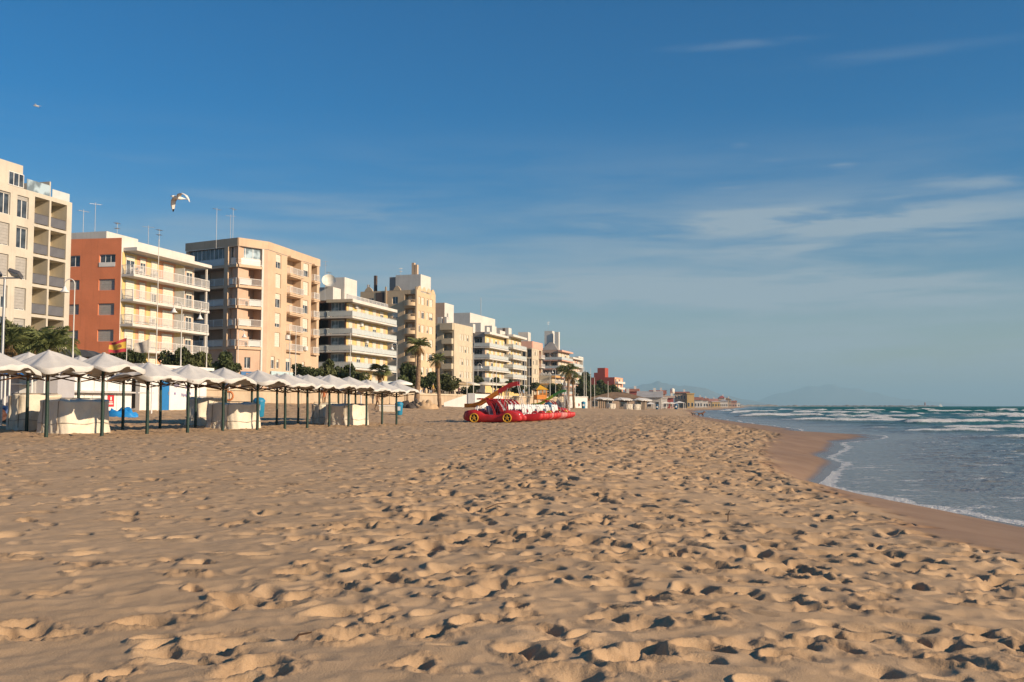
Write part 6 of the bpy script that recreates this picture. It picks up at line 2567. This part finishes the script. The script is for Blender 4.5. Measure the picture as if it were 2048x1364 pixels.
for lv in np.linspace(0.08, 0.9, 13):
    s_ = 1 - lv
    for k in range(6):
        a_, b_ = B4[k], B4[(k + 1) % 6]
        mb.tube([(a_[0] * s_, a_[1] * s_, lv * hh), (b_[0] * s_, b_[1] * s_, lv * hh)], 0.02, 4)
        for q in (0.33, 0.66):
            xm, ym = a_[0] + (b_[0] - a_[0]) * q, a_[1] + (b_[1] - a_[1]) * q
            mb.tube([(xm * s_, ym * s_, lv * hh), (xm * (s_ - .063), ym * (s_ - .063), (lv + .063) * hh)], 0.016, 4)
mb.build('net', M_ROPE, t)

# ------------------------------------------------------------------ bins, rocks, white box
M_BIN = mat('blue_bin_plastic', (0.02, 0.22, 0.38), 0.5, 0.15)
M_BIND = mat('dark_blue_bin', (0.02, 0.09, 0.18), 0.5, 0.2)


def bin_(label, px, d, s_=1.0, m=None):
    p = at(px, 815, d)
    t = thing('litter_bin', label, 'litter bin', (p.x, d, zg(p.x, d)), 0, 'blue litter bins on the sand')
    mb = MB()
    mb.lathe([(0.20 * s_, 0), (0.26 * s_, 0.06), (0.30 * s_, 0.75 * s_), (0.31 * s_, 0.80 * s_)], 16)
    mb.build('bin_body', m or M_BIN, t)
    mb = MB()
    mb.lathe([(0.33 * s_, 0.80 * s_), (0.32 * s_, 0.88 * s_), (0.22 * s_, 1.0 * s_), (0.0, 1.04 * s_)], 16)
    mb.build('lid', m or M_BIN, t)
    mb = MB()
    mb.box(-0.14 * s_, 0.14 * s_, -0.335 * s_, -0.30 * s_, 0.35 * s_, 0.65 * s_)
    mb.build('notice', M_WPL, t)


bin_('bright blue litter bin beside the last green post', 798, 76)
bin_('blue litter bin behind the sixth green post of the seaward row', 518, 60, 1.15)
bin_('dark blue bin standing behind the flat pedal boats', 1097, 92, 1.25, M_BIND)
bin_('blue bin in front of the first aid hut', 1167, 165, 1.15)
bin_('dark bin right of the distant umbrella field', 1314, 260, 1.3, M_BIND)
bin_('dark blue bin before the white parasol awnings of the far houses', 1352, 280, 1.6, M_BIND)
p = at(774, 813, 84)
t = thing('storage_chest', 'low cream storage chest in front of the promenade wall', 'chest', (p.x, 84, zg(p.x, 84) - .02), R(10))
mb = MB()
mb.box(-0.65, 0.65, 0, 0.7, 0, 0.5)
mb.build('box', M_TARP, t)
mb = MB()
mb.box(-0.7, 0.7, -0.05, 0.75, 0.503, 0.58)
mb.build('lid', M_WHITEW, t)
M_ROCK = mat('dark_rock', (0.07, 0.06, 0.055), 0.95, 0.4, 3, 0.6, 12)
for i, (px, d, sx, h_) in enumerate([(812, 100, .75, .62), (822, 99, .5, .45), (830, 100.5, .55, .8)]):
    p = at(px, 812, d)
    heap('boulder', ['dark boulder left of the tall palm trunk', 'small dark boulder between the larger ones by the palm', 'upright dark boulder against the tall palm trunk'][i], 'boulder', p.x, d, sx, sx * .7, h_, M_ROCK, 11 + i)
p = at(850, 812, 99.5)
heap('sand_mound', 'mound of pale sand right of the tall palm trunk', 'mound', p.x, 99.5, 1.2, 0.7, 0.75, mat('pale_sand_heap', (0.46, 0.32, 0.19), 0.95, 0.15, 2, 0.4, 20), 30)
# lifebuoy post
p = at(458, 805, 62)
t = thing('lifebuoy_post', 'white post with an orange lifebuoy between the green umbrella posts', 'lifebuoy', (p.x, 62, zg(p.x, 62)))
mb = MB()
mb.tube([(0, 0, -.1), (0, 0, 1.7)], 0.04, 8)
mb.build('post', M_WPL, t)
mb = MB()
mb.torus((0, -0.09, 1.15), (0, 1, 0), 0.27, 0.065, 22, 8)
mb.build('lifebuoy', mat('lifebuoy_orange', (0.58, 0.20, 0.07), 0.5, 0.1), t)
for (px, d, yt, lab) in [(400, 66, 772, 'white shower post left of the seventh green post'), (722, 62, 778, 'thin white post among the far umbrella posts')]:
    o_ = pole(lab, px, d, yt, 0.045, M_WPL, 'white_post', 'short white posts on the sand')
    o_['category'] = 'post'

# ------------------------------------------------------------------ terrace life on the promenade
M_PARA = mat('terrace_parasol_cloth', (0.62, 0.57, 0.47), 0.9, 0.1)
M_STRAW = mat('straw_thatch', (0.36, 0.27, 0.16), 0.95, 0.3, 3, 0.6, 20)


def parasol(label, px, d, ytop, r, m, straw=False):
    p = at(px, ytop, d)
    h = p.z - PROM_Z
    t = thing('terrace_parasol', label, 'parasol', (p.x, d, PROM_Z), rnd.uniform(0, 1), 'parasols over the promenade terraces')
    mb = MB()
    mb.tube([(0, 0, 0), (0, 0, h)], 0.04, 6)
    mb.build('pole', M_LAMP, t)
    mb = MB()
    n = 8
    prof = [(r, h - 0.62), (r, h - 0.45), (r * .5, h - .2), (0.02, h)]
    mb.lathe(prof, n)
    mb.build('canopy', m, t)


pl = [(905, 150, 761, 1.7), (922, 152, 762, 1.7), (940, 156, 763, 1.6), (970, 166, 763, 1.8), (985, 170, 764, 1.7), (1003, 176, 764, 1.7), (1022, 184, 765, 1.7), (890, 146, 762, 1.5)]
for i, (px, d, yt, r) in enumerate(pl):
    straw = i in (0, 1, 7)
    parasol(f"{['straw', 'pale'][not straw]} terrace parasol, {ORD[sorted(range(len(pl)), key=lambda k: pl[k][0]).index(i)]} from the tall palms towards the far end", px, d, yt, r, M_STRAW if straw else M_PARA)
parasol('white terrace parasol in front of the yellow walled block', 800, 112, 759, 1.5, M_WHITEW)


def chair_mesh(m):
    mb = MB()
    for x in (-.2, .2):
        for y in (-.2, .2):
            mb.box(x - .02, x + .02, y - .02, y + .02, 0, .43 if y < 0 else .85)
    mb.box(-.23, .23, -.23, .23, .43, .47)
    mb.box(-.2, .2, .19, .22, .55, .85)
    return mb.mesh('terrace_chair', m)


CH_W = chair_mesh(mat('white_chair', (0.66, 0.65, 0.63), 0.5))
_e = Vector(dirdeg(15))
_n = Vector((_e.y, -_e.x))
for k, (u_, z_, rz_) in enumerate([(1.0, 15.55, 0.3), (1.7, 15.55, 2.6), (2.6, 15.55, 1.0), (4.6, 15.55, 4.0), (5.2, 15.55, 0.5), (4.4, 10.05, 1.2), (5.0, 10.05, 3.0)]):
    q_ = Vector((-43.1, 109.0)) + _e * u_ + _n * (0.8 + 0.2 * (k % 2))
    tag(link_mesh('balcony_chair', CH_W, None, (q_.x, q_.y, z_ + 0.002), rz_), 'white plastic chair on the top balcony of the terracotta block' if k < 5 else 'white plastic chair on the third balcony of the terracotta block', 'chair', 'plastic chairs on the top balcony' if k < 5 else 'plastic chairs on the third balcony')
CH_D = chair_mesh(mat('dark_wicker_chair', (0.10, 0.07, 0.05), 0.7))
crs = random.Random(4)
for i in range(110):
    px = crs.uniform(560, 880) if i < 62 else crs.uniform(885, 1010)
    dd_ = crs.uniform(0.9, 4.5)
    y = float(np.interp(px, [360, 500, 632, 889, 1010], [80, 89, 101, 129, 158])) + crs.uniform(0, 2)
    x = at(px, 790, y).x
    x = min(x, float(wall_x(y)) - 1.2) if x > wall_x(y) - 1.2 else x
    x -= dd_ * 0.3
    o = link_mesh('terrace_chair', CH_W if i < 62 else CH_D, None, (x, y, PROM_Z), crs.uniform(0, 6.28))
    tag(o, 'white terrace chair set out behind the low promenade wall' if i < 62 else 'dark wicker chair under the terrace parasols beyond the tall palms', 'chair', 'white chairs behind the promenade wall' if i < 62 else 'dark chairs on the far terraces')


# ------------------------------------------------------------------ people, dogs, gulls
def skin_mesh(verts, edges, radii, sub=1):
    me = bpy.data.meshes.new('tmp')
    me.from_pydata(verts, edges, [])
    o = bpy.data.objects.new('tmp', me)
    col.objects.link(o)
    md = o.modifiers.new('Skin', 'SKIN')
    md.use_smooth_shade = True
    sk = me.skin_vertices[0].data
    for i, r in enumerate(radii):
        sk[i].radius = (r, r) if not isinstance(r, tuple) else r
        sk[i].use_root = (i == 0)
    if sub:
        o.modifiers.new('Sub', 'SUBSURF').levels = sub
    dg = bpy.context.evaluated_depsgraph_get()
    dg.update()
    res = bpy.data.meshes.new_from_object(o.evaluated_get(dg))
    bpy.data.objects.remove(o)
    return res


def person(label, x, y, z, rz, skin, top, bottom, hair, stride=0.16, group=None, s_=1.0, arm=0.12):
    V = [(0, 0, .95), (0, 0, 1.12), (0, 0, 1.30), (0, .01, 1.42), (0, .0, 1.52), (0, -.02, 1.64), (0, -.02, 1.72),
         (-.10, 0, .90), (-.10, -stride, .50), (-.10, -stride * .4 + .05, .08), (-.10, -stride * .4 - .10, .035),
         (.10, 0, .90), (.10, stride * .6, .50), (.10, stride * 1.5, .08), (.10, stride * 1.5 - .13, .035),
         (-.19, 0, 1.40), (-.23, .05 + arm, 1.13), (-.24, .0 + arm, .90), (-.24, -.03 + arm, .80),
         (.19, 0, 1.40), (.23, -.02 - arm, 1.13), (.24, -.12 - arm, .92), (.24, -.16 - arm, .82)]
    E = [(0, 1), (1, 2), (2, 3), (3, 4), (4, 5), (5, 6), (0, 7), (7, 8), (8, 9), (9, 10), (0, 11), (11, 12), (12, 13), (13, 14), (3, 15), (15, 16), (16, 17), (17, 18), (3, 19), (19, 20), (20, 21), (21, 22)]
    Rr = [(.15, .11), (.135, .10), (.165, .115), (.13, .09), .055, (.085, .1), (.06, .075), .095, .065, .045, .04, .095, .065, .045, .04, .055, .045, .037, .04, .055, .045, .037, .04]
    me = skin_mesh(V, E, Rr)
    me.name = 'person'
    ms = [mat('skin_' + skin, {'tan': (0.36, 0.19, 0.11), 'pale': (0.50, 0.32, 0.23)}[skin], 0.6), top, bottom]
    for m_ in ms:
        me.materials.append(m_)
    for p_ in me.polygons:
        c = p_.center
        if c.z > 1.46:
            p_.material_index = 0
        elif c.z > 0.96 and not (abs(c.x) > .2 and c.z < 1.2):
            p_.material_index = 1
        elif abs(c.x) > .2 and c.z < 1.2 and c.z > .72:
            p_.material_index = 0
        elif c.z > 0.12:
            p_.material_index = 2
        p_.use_smooth = True
    o = link_mesh('person', me, None, (x, y, z), rz)
    o.scale = (s_, s_, s_)
    tag(o, label, 'person', group)
    mb = MB()
    vs = []
    mb.lathe([(0.0, 1.775), (.06, 1.765), (.098, 1.72), (.105, 1.66), (.09, 1.60)], 12, cap=False)
    mb.build('hair', hair, o, (0, 0.012, 0))
    return o


M_HAIR = mat('dark_hair', (0.03, 0.02, 0.015), 0.7)
M_HAIRG = mat('grey_hair', (0.35, 0.33, 0.31), 0.7)
CL = lambda n, c: mat(n, c, 0.9, 0.15, 6)
ppl = [('walker in a rust orange top and tan trousers by the promenade wall', 648, 86, -1, CL('rust_cloth', (.40, .13, .05)), CL('tan_cloth', (.30, .19, .11)), M_HAIR),
       ('walker in brown clothes by the wall near the cream chest', 755, 88, -1, CL('brown_cloth', (.20, .12, .07)), CL('tan_cloth', (.3, .19, .11)), M_HAIR),
       ('person in a navy jacket on the terrace between the tall palms', 848, 138, 0, CL('navy_cloth', (.02, .03, .07)), CL('denim', (.06, .09, .16)), M_HAIR),
       ('person in a dark red coat on the terrace left of the thinner palm', 862, 140, 0, CL('wine_cloth', (.16, .03, .04)), CL('black_cloth', (.02, .02, .02)), M_HAIRG),
       ('person in a pale pink top at the far terrace railing', 918, 146, 0, CL('pink_cloth', (.50, .30, .26)), CL('denim', (.06, .09, .16)), M_HAIR),
       ('person in black walking under the straw parasols', 906, 145, 0, CL('black_cloth', (.02, .02, .02)), CL('black_cloth', (.02, .02, .02)), M_HAIRG),
       ('person in a cream jacket on the promenade behind the smooth far tarpaulin', 690, 103, 0, CL('cream_cloth', (.5, .44, .34)), CL('tan_cloth', (.3, .19, .11)), M_HAIRG),
       ('person in a green top on the promenade left of the fan palm', 726, 106, 0, CL('green_cloth', (.07, .16, .08)), CL('denim', (.06, .09, .16)), M_HAIR),
       ('person in a teal shirt on the promenade near the last umbrella', 778, 112, 0, CL('teal_cloth', (.05, .2, .22)), CL('black_cloth', (.02, .02, .02)), M_HAIR),
       ('person in a white shirt on the promenade left of the tall palm', 822, 120, 0, CL('white_cloth', (.6, .6, .58)), CL('denim', (.06, .09, .16)), M_HAIR),
       ('person in a mustard top on the promenade behind the sand mound', 866, 128, 0, CL('mustard_cloth', (.42, .27, .06)), CL('brown_cloth', (.2, .12, .07)), M_HAIR),
       ('person in a grey sweater behind the white ramp', 990, 165, 0, CL('grey_cloth', (.25, .25, .26)), CL('denim', (.06, .09, .16)), M_HAIR),
       ('person in a light blue shirt near the play tower', 1047, 165, 0, CL('sky_cloth', (.25, .36, .48)), CL('tan_cloth', (.3, .19, .11)), M_HAIR)]
for i, (lab, px, d, where, tp, bt, hr) in enumerate(ppl):
    x = at(px, 800, d).x
    if where == 0:
        x = min(x, float(wall_x(d)) - 1.0)
    z = PROM_Z if x < wall_x(d) else zg(x, d)
    person(lab, x, d, z, (0.4 + i * 1.37) % 6.28, 'tan' if i % 2 else 'pale', tp, bt, hr)
d = 430
x = at(1415, 820, d).x
person('distant walker in dark clothes at the far waterline', x, d, zg(x, d), 2.8, 'tan', CL('black_cloth', (.02, .02, .02)), CL('brown_cloth', (.2, .12, .07)), M_HAIR)


def dog(label, x, y, z, rz, m, s_):
    V = [(0, 0, .50), (.28, 0, .54), (.42, 0, .62), (.52, 0, .76), (.66, 0, .76), (.80, 0, .71), (-.30, 0, .52), (-.46, 0, .56), (-.62, 0, .70),
         (.27, .09, .40), (.26, .10, .20), (.28, .10, .02), (.33, .10, .0), (.30, -.09, .40), (.36, -.10, .20), (.32, -.10, .02), (.37, -.10, .0),
         (-.34, .09, .40), (-.28, .10, .28), (-.42, .10, .14), (-.38, .10, .02), (-.36, -.09, .40), (-.36, -.10, .28), (-.52, -.10, .14), (-.50, -.10, .02), (.50, .07, .88), (.50, -.07, .88)]
    E = [(0, 1), (1, 2), (2, 3), (3, 4), (4, 5), (0, 6), (6, 7), (7, 8), (1, 9), (9, 10), (10, 11), (11, 12), (1, 13), (13, 14), (14, 15), (15, 16), (6, 17), (17, 18), (18, 19), (19, 20), (6, 21), (21, 22), (22, 23), (23, 24), (3, 25), (3, 26)]
    Rr = [.13, .15, .10, .09, .075, .045, .12, .05, .02, .07, .04, .032, .03, .07, .04, .032, .03, .085, .06, .035, .03, .085, .06, .035, .03, .03, .03]
    me = skin_mesh(V, E, Rr)
    me.name = 'dog'
    me.materials.append(m)
    o = link_mesh('dog', me, None, (x, y, z), rz)
    o.scale = (s_,) * 3
    tag(o, label, 'dog')


x = at(1402, 828, 128).x
dog('brown dog standing side-on far along the sand near the water', x, 128, zg(x, 128), 0.3, mat('brown_coat', (0.13, 0.055, 0.028), 0.8, 0.2), 0.85)
x = at(1387, 826, 136).x
dog('small dark dog trotting left of the brown one', x, 136, zg(x, 136), 2.9, mat('dark_coat', (0.045, 0.035, 0.03), 0.8, 0.2), 0.5)

# gulls
M_GW = mat('gull_white', (0.70, 0.68, 0.64), 0.7, 0.05)
M_GG = mat('gull_grey', (0.34, 0.32, 0.31), 0.7, 0.06)
M_GB = mat('gull_wing_shade', (0.52, 0.44, 0.38), 0.7, 0.1)  # brown is the underwing shade, put into the wing colour
M_BEAK = mat('gull_beak', (0.09, 0.06, 0.03), 0.5)


def gull(label, p, rz, s_, wing_l, wing_r):
    t = thing('seagull', label, 'seagull', p, rz)
    mb = MB()
    S = []
    for (x, w_, z0, z1) in [(-.30, .02, .0, .02), (-.22, .10, -.02, .03), (-.08, .13, -.06, .06), (.06, .13, -.06, .07), (.16, .10, -.03, .07), (.21, .085, -.01, .075), (.27, .07, .0, .06), (.29, .03, .015, .04)]:
        S.append(sec(x, w_, z0, z1, n=12))
    loft(mb, S)
    mb.build('body', M_GW, t)
    mb = MB()
    mb.tube([(.285, 0, .03), (.32, 0, .025), (.345, 0, .01)], [.018, .012, .004], 6)
    mb.build('beak', M_BEAK, t)
    for sgn, path in ((1, wing_l), (-1, wing_r)):
        n = len(path)
        vs, fs = [], []
        for i, (sx, sy, sz, ch) in enumerate(path):
            for (fx, fz) in ((0.5, 0.0), (0.2, 0.018), (-0.2, 0.012), (-0.5, 0.0), (-0.2, -0.006), (0.2, -0.008)):
                vs.append((sx + fx * ch, sgn * sy, sz + fz))
        for i in range(n - 1):
            for k in range(6):
                fs.append((i * 6 + k, i * 6 + (k + 1) % 6, (i + 1) * 6 + (k + 1) % 6, (i + 1) * 6 + k))
        fs += [tuple(range(5, -1, -1)), tuple((n - 1) * 6 + k for k in range(6))]
        me = bpy.data.meshes.new('wing')
        me.from_pydata(vs, [], fs)
        for mm in (M_GW, M_GB, M_TYRE):
            me.materials.append(mm)
        for f in me.polygons:
            i = min(f.vertices) // 6
            f.material_index = 2 if i >= n - 2 and min(f.vertices) % 6 in (3, 4) else (1 if i == 1 else 0)
            f.use_smooth = True
        link_mesh('wing', me, t)
    mb = MB()
    mb.add([(-.26, -.03, .01), (-.26, .03, .01), (-.42, .09, .015), (-.44, 0, .015), (-.42, -.09, .015), (-.26, -.03, -.002), (-.26, .03, -.002), (-.42, .09, .008), (-.44, 0, .008), (-.42, -.09, .008)],
           [(0, 1, 2, 3, 4), (9, 8, 7, 6, 5), (2, 1, 6, 7), (3, 2, 7, 8), (4, 3, 8, 9), (0, 4, 9, 5)])
    mb.build('tail', M_GW, t)
    t.scale = (s_,) * 3


g = at(357, 396, 38)
gull('big white gull gliding above the terracotta and tan blocks', g, R(228), 1.0,
     [(.02, .03, .03, .18), (.07, .2, .11, .20), (.05, .40, .11, .18), (0, .56, .02, .15), (-.04, .66, -.12, .10), (-.07, .71, -.25, .03)],
     [(.02, .03, .03, .18), (.05, .17, .01, .22), (.04, .30, -.08, .22), (.0, .40, -.22, .19), (-.04, .46, -.35, .13), (-.06, .49, -.46, .04)])
g = at(73, 212, 90)
gull('tiny distant gull high above the cream block', g, R(190), 0.95,
     [(.02, .03, .03, .15), (.06, .2, .10, .15), (.03, .36, .10, .12), (-.06, .52, .02, .07), (-.12, .62, -.06, .02)],
     [(.02, .03, .03, .15), (.06, .2, .10, .15), (.03, .36, .10, .12), (-.06, .52, .02, .07), (-.12, .62, -.06, .02)])
# ------------------------------------------------------------------ low houses along the far shore
M_FTERR = mat('terracotta_tiles', (0.34, 0.13, 0.08), 0.9, 0.25, 0.5)
M_FBRN = mat('brown_thatch', (0.24, 0.15, 0.085), 0.95, 0.25, 0.6, 0.5, 4)
M_FGREY = mat('grey_render', (0.40, 0.38, 0.35), 0.9, 0.12, 0.3)
M_FGROOF = mat('grey_sheet_roof', (0.36, 0.35, 0.34), 0.8, 0.12, 0.3)
M_FW = mat('far_white', (0.68, 0.65, 0.59), 0.85, 0.1, 0.3)
M_FY = mat('far_yellow', (0.62, 0.43, 0.19), 0.85, 0.1, 0.3)
M_FPINK = mat('far_pink', (0.48, 0.29, 0.22), 0.85, 0.1, 0.3)
M_FRED = mat('far_red', (0.36, 0.10, 0.09), 0.85, 0.1, 0.3)
M_FBEI = mat('far_beige', (0.48, 0.36, 0.26), 0.85, 0.1, 0.3)


def house(label, px0, px1, d, ytop, ybase, wall, roofm, roof='flat', yroof=None, depth=None, ang=None, nwin=3, face2=None):
    """house whose camera side spans px0..px1; gable / hip roof rises from ytop to yroof"""
    a_, b_ = at(px0, ytop, d), at(px1, ytop, d)
    zb = min(zg(a_.x, d), PROM_Z) - 0.3
    zt = a_.z
    W = b_.x - a_.x
    D = depth or max(6, W * 0.8)
    t = thing('house', label, 'house', (a_.x, d, zb), R(-9 if ang is None else ang), None)
    H = zt - zb
    mb = MB()
    mb.box(0, W, 0, D, 0, H)
    mb.build('wall', wall, t)
    if face2:
        mb = MB()
        mb.box(W + 0.003, W + 0.12, 0.1, D - 0.1, 0.1, H - 0.1)
        mb.build('side_wall', face2, t)
    if roof == 'flat':
        mb = MB()
        mb.box(-0.2, W + 0.2, -0.2, D + 0.2, H + 0.003, H + 0.35)
        mb.build('roof', roofm, t)
    else:
        hr = at(px0, yroof, d).z - zt
        mb = MB()
        o_ = 0.5
        if roof == 'hip':
            i_ = min(W * 0.45, D * 0.4)
            v = [(-o_, -o_, H), (W + o_, -o_, H), (W + o_, D + o_, H), (-o_, D + o_, H), (i_, D / 2, H + hr), (W - i_, D / 2, H + hr)]
        else:
            v = [(-o_, -o_, H), (W + o_, -o_, H), (W + o_, D + o_, H), (-o_, D + o_, H), (-o_, D / 2, H + hr), (W + o_, D / 2, H + hr)]
        mb.add([(x, y, z + 0.004) for x, y, z in v], [(0, 1, 5, 4), (1, 2, 5), (2, 3, 4, 5), (3, 0, 4), (3, 2, 1, 0)])
        mb.build('roof', roofm, t)
        mb = MB()
        mb.box(W * .65, W * .65 + 0.7, D * .45, D * .45 + .7, H + hr * 0.4, H + hr + 0.9)
        mb.build('chimney', M_FW, t)
    for k in range(nwin):
        x = W * (k + 0.5) / nwin
        ww = min(1.4, W / nwin * 0.4)
        for lv in range(max(1, int(H / 3.0))):
            z0 = 0.9 + lv * 2.9
            if z0 + 1.4 > H:
                continue
            mb = MB()
            mb.box(x - ww / 2 - .08, x + ww / 2 + .08, -0.06, -0.004, z0 - .08, z0 + 1.48)
            wo = mb.build('window', M_FW, t)
            mb = MB()
            mb.box(x - ww / 2, x + ww / 2, -0.09, -0.063, z0, z0 + 1.4)
            mb.build('pane', M_GLASS, wo)
    return t


HS = [
    ('broad beach restaurant under a wide brown thatched hip roof', 1176, 1290, 255, 797, 812, M_FBEI, M_FBRN, 'hip', 783.5, 14, 4),
    ('small brick red house peeping over the thatched roof', 1252, 1275, 330, 783, 805, M_FRED, M_FTERR, 'gable', 777, 10, 2),
    ('grey gabled building with a pale sheet roof right of the thatched one', 1276, 1322, 290, 795, 813, M_FGREY, M_FGROOF, 'gable', 781.5, 14, 3),
    ('rust roofed house with a white water tank on its ridge', 1300, 1330, 360, 788, 811, M_FPINK, M_FTERR, 'gable', 780, 12, 2),
    ('small white flat house below the rust roofs', 1318, 1334, 330, 797, 812, M_FW, M_FW, 'flat', None, 8, 2),
    ('dark red house with a cream gable in the middle of the far row', 1331, 1347, 350, 796, 812, M_FRED, M_FBEI, 'gable', 791, 9, 2),
    ('big beige block with a yellow sunlit end wall', 1349, 1377, 400, 786, 812, M_FBEI, M_FTERR, 'gable', 782.5, 22, 5),
    ('narrow cream tower house with yellow walls', 1374, 1388, 395, 788, 812, M_FY, M_FY, 'flat', None, 7, 2),
    ('low brown roofed house just beyond the yellow tower house', 1389, 1405, 480, 800, 813, M_FW, M_FTERR, 'gable', 794, 14, 3),
    ('white house with a chimney under a rust roof', 1402, 1416, 560, 801, 813, M_FW, M_FTERR, 'gable', 796, 14, 3),
    ('long pink roofed terrace house', 1412, 1436, 640, 803, 814, M_FBEI, mat('pink_tiles', (0.46, 0.22, 0.17), 0.9, 0.2, .5), 'gable', 797, 18, 5),
    ('cream house with two balconies in the far row', 1424, 1440, 600, 804, 814, M_FY, M_FW, 'flat', None, 10, 3),
    ('white villa with an arcade at the far end', 1440, 1455, 660, 803, 814, M_FW, M_FGROOF, 'hip', 798, 14, 4),
    ('tall dark turreted villa topping the far row', 1438, 1450, 760, 796, 814, M_FBEI, M_FRED, 'hip', 791, 14, 2),
    ('brown roofed villa beside the turreted one', 1448, 1462, 780, 799, 814, M_FBEI, M_FBRN, 'hip', 795, 16, 3),
    ('pinkish last house before the shore bends away', 1460, 1473, 860, 804, 814, M_FPINK, M_FTERR, 'gable', 801, 16, 3),
    ('small pale house at the very end of the shore', 1470, 1480, 980, 806, 814, M_FW, M_FGREY, 'flat', None, 12, 2),
]
for (lab, x0, x1, d, yt, yb, wm, rm, rf, yr, dep, nw) in HS:
    t = house(lab, x0, x1, d, yt, yb, wm, rm, rf, yr, dep, None, nw, M_FY if 'yellow sunlit' in lab else None)
    if 'water tank' in lab:
        q = at(1316, 779, 362)
        mb = MB()
        mb.lathe([(.0, 0), (.8, 0), (.8, 1.6), (.5, 1.9), (0, 1.95)], 14)
        mb.build('water_tank', M_FW, t, (8, 5, at(1316, 787, 362).z - t.location.z))
# white awnings before the far houses
for i, (px, d, yt, w_) in enumerate([(1333, 300, 803, 3.6), (1345, 302, 804, 4.0), (1360, 310, 802, 3.4), (1302, 285, 804, 2.6)]):
    p = at(px, yt, d)
    zb = zg(p.x, d)
    t = thing('market_awning', ['low white awning left of the dark red house', 'long white awning in front of the dark red house', 'peaked cream awning before the beige block', 'small white stall roof by the grey gabled building'][i], 'awning', (p.x, d, zb))
    h = p.z - zb
    mb = MB()
    mb.add([(-w_ / 2, 0, h - .6), (w_ / 2, 0, h - .6), (w_ / 2, 3, h - .6), (-w_ / 2, 3, h - .6), (0, 1.5, h)], [(0, 1, 4), (1, 2, 4), (2, 3, 4), (3, 0, 4), (3, 2, 1, 0)])
    mb.build('canopy', M_FW, t)
    for x in (-w_ / 2 + .1, w_ / 2 - .1):
        for y in (.1, 2.9):
            mb = MB()
            mb.box(x - .06, x + .06, y - .06, y + .06, 0, h - .62)
            mb.build('post', M_FW, t)

# ------------------------------------------------------------------ breakwater and sail on the horizon
rs = random.Random(2)
t = thing('breakwater', 'long low dark breakwater running out along the horizon', 'breakwater', (at(1480, 812, 2400).x, 2400, SEA_Z))
mb = MB()
X0, X1 = at(1478, 812, 2400).x, at(1858, 812, 2400).x
n = 90
top = [rs.uniform(2.0, 3.6) + (1.8 if i < 20 else 0) + (2.0 if i in (28, 29, 52) else 0) for i in range(n + 1)]
vs, fs = [], []
for i in range(n + 1):
    x = (X1 - X0) * i / n
    for (y, z) in ((-12, -1), (-5, top[i] * .8), (0, top[i]), (6, top[i] * .9), (14, -1)):
        vs.append((x, y + 40 * math.sin(i * .05), z))
for i in range(n):
    for k in range(4):
        fs.append((i * 5 + k, i * 5 + 5 + k, i * 5 + 6 + k, i * 5 + 1 + k))
mb.add(vs, fs)
mb.build('rock_bank', mat('grey_rock', (0.22, 0.19, 0.16), 0.95, 0.3, 0.1), t)
mb = MB()
mb.lathe([(1.6, 0), (1.3, 5), (1.8, 5.2), (1.8, 5.6), (1.1, 5.7), (1.1, 7.2), (0, 8)], 12)
mb.build('beacon', M_FRED, t, (X1 - X0 - 12, 0, 3))
p = at(1881, 810, 2600)
t = thing('sailing_boat', 'tiny white sailing boat on the horizon', 'boat', (p.x, 2600, SEA_Z))
mb = MB()
loft(mb, [sec(-5, 1.2, 0.1, 1.2, n=10), sec(-2, 2.6, -.3, 1.2, n=10), (sec(2, 2.2, -.3, 1.2, n=10)), sec(5, .3, .5, 1.4, n=10)])
mb.build('hull', M_FW, t)
mb = MB()
mb.add([(0.2, 0, 1.6), (-4, .1, 1.8), (0.2, 0, 8), (0.2, .1, 1.6), (-4, .2, 1.8), (.2, .1, 8), (.5, 0, 1.6), (4.5, -.1, 1.4), (.5, 0, 6.8)], [(0, 1, 2), (5, 4, 3), (6, 8, 7)])
mb.build('sail', M_FW, t)

# ------------------------------------------------------------------ litter of the beach: sticks, shells, weed
M_STICK = mat('drift_wood', (0.09, 0.05, 0.03), 0.9, 0.3, 8)
M_SHELL = mat('shell', (0.62, 0.56, 0.48), 0.6, 0.2, 9)


def ground_px(px, py):
    r = ray(px, py)
    z = 0.0
    for _ in range(12):
        k = (z - CAM_H) / r.z
        x, y = r.x * k, r.y * k
        z = zg(x, y)
    return x, y, z


sticks = [(1456, 1040, 0.065, 1.3, 'short dark stick standing upright in the sand near the wet edge'), (575, 1287, 0.10, 0.1, 'thin bent twig lying on smooth sand at the bottom left'), (965, 1016, 0.3, 0.05, 'dark sliver of driftwood in the trampled middle of the beach')]
for (px, py, ln, up, lab) in sticks:
    x, y, z = ground_px(px, py)
    mb = MB()
    c = math.cos(up)
    s_ = math.sin(up)
    mb.tube([(0, 0, -.03), (ln * .5 * c, .01, ln * .5 * s_ + .015), (ln * c, -.01, ln * s_ + .02)], [.006, .005, .003], 6)
    o = mb.build('driftwood', M_STICK, None, (x, y, z + 0.01), 0.4)
    tag(o, lab, 'stick')
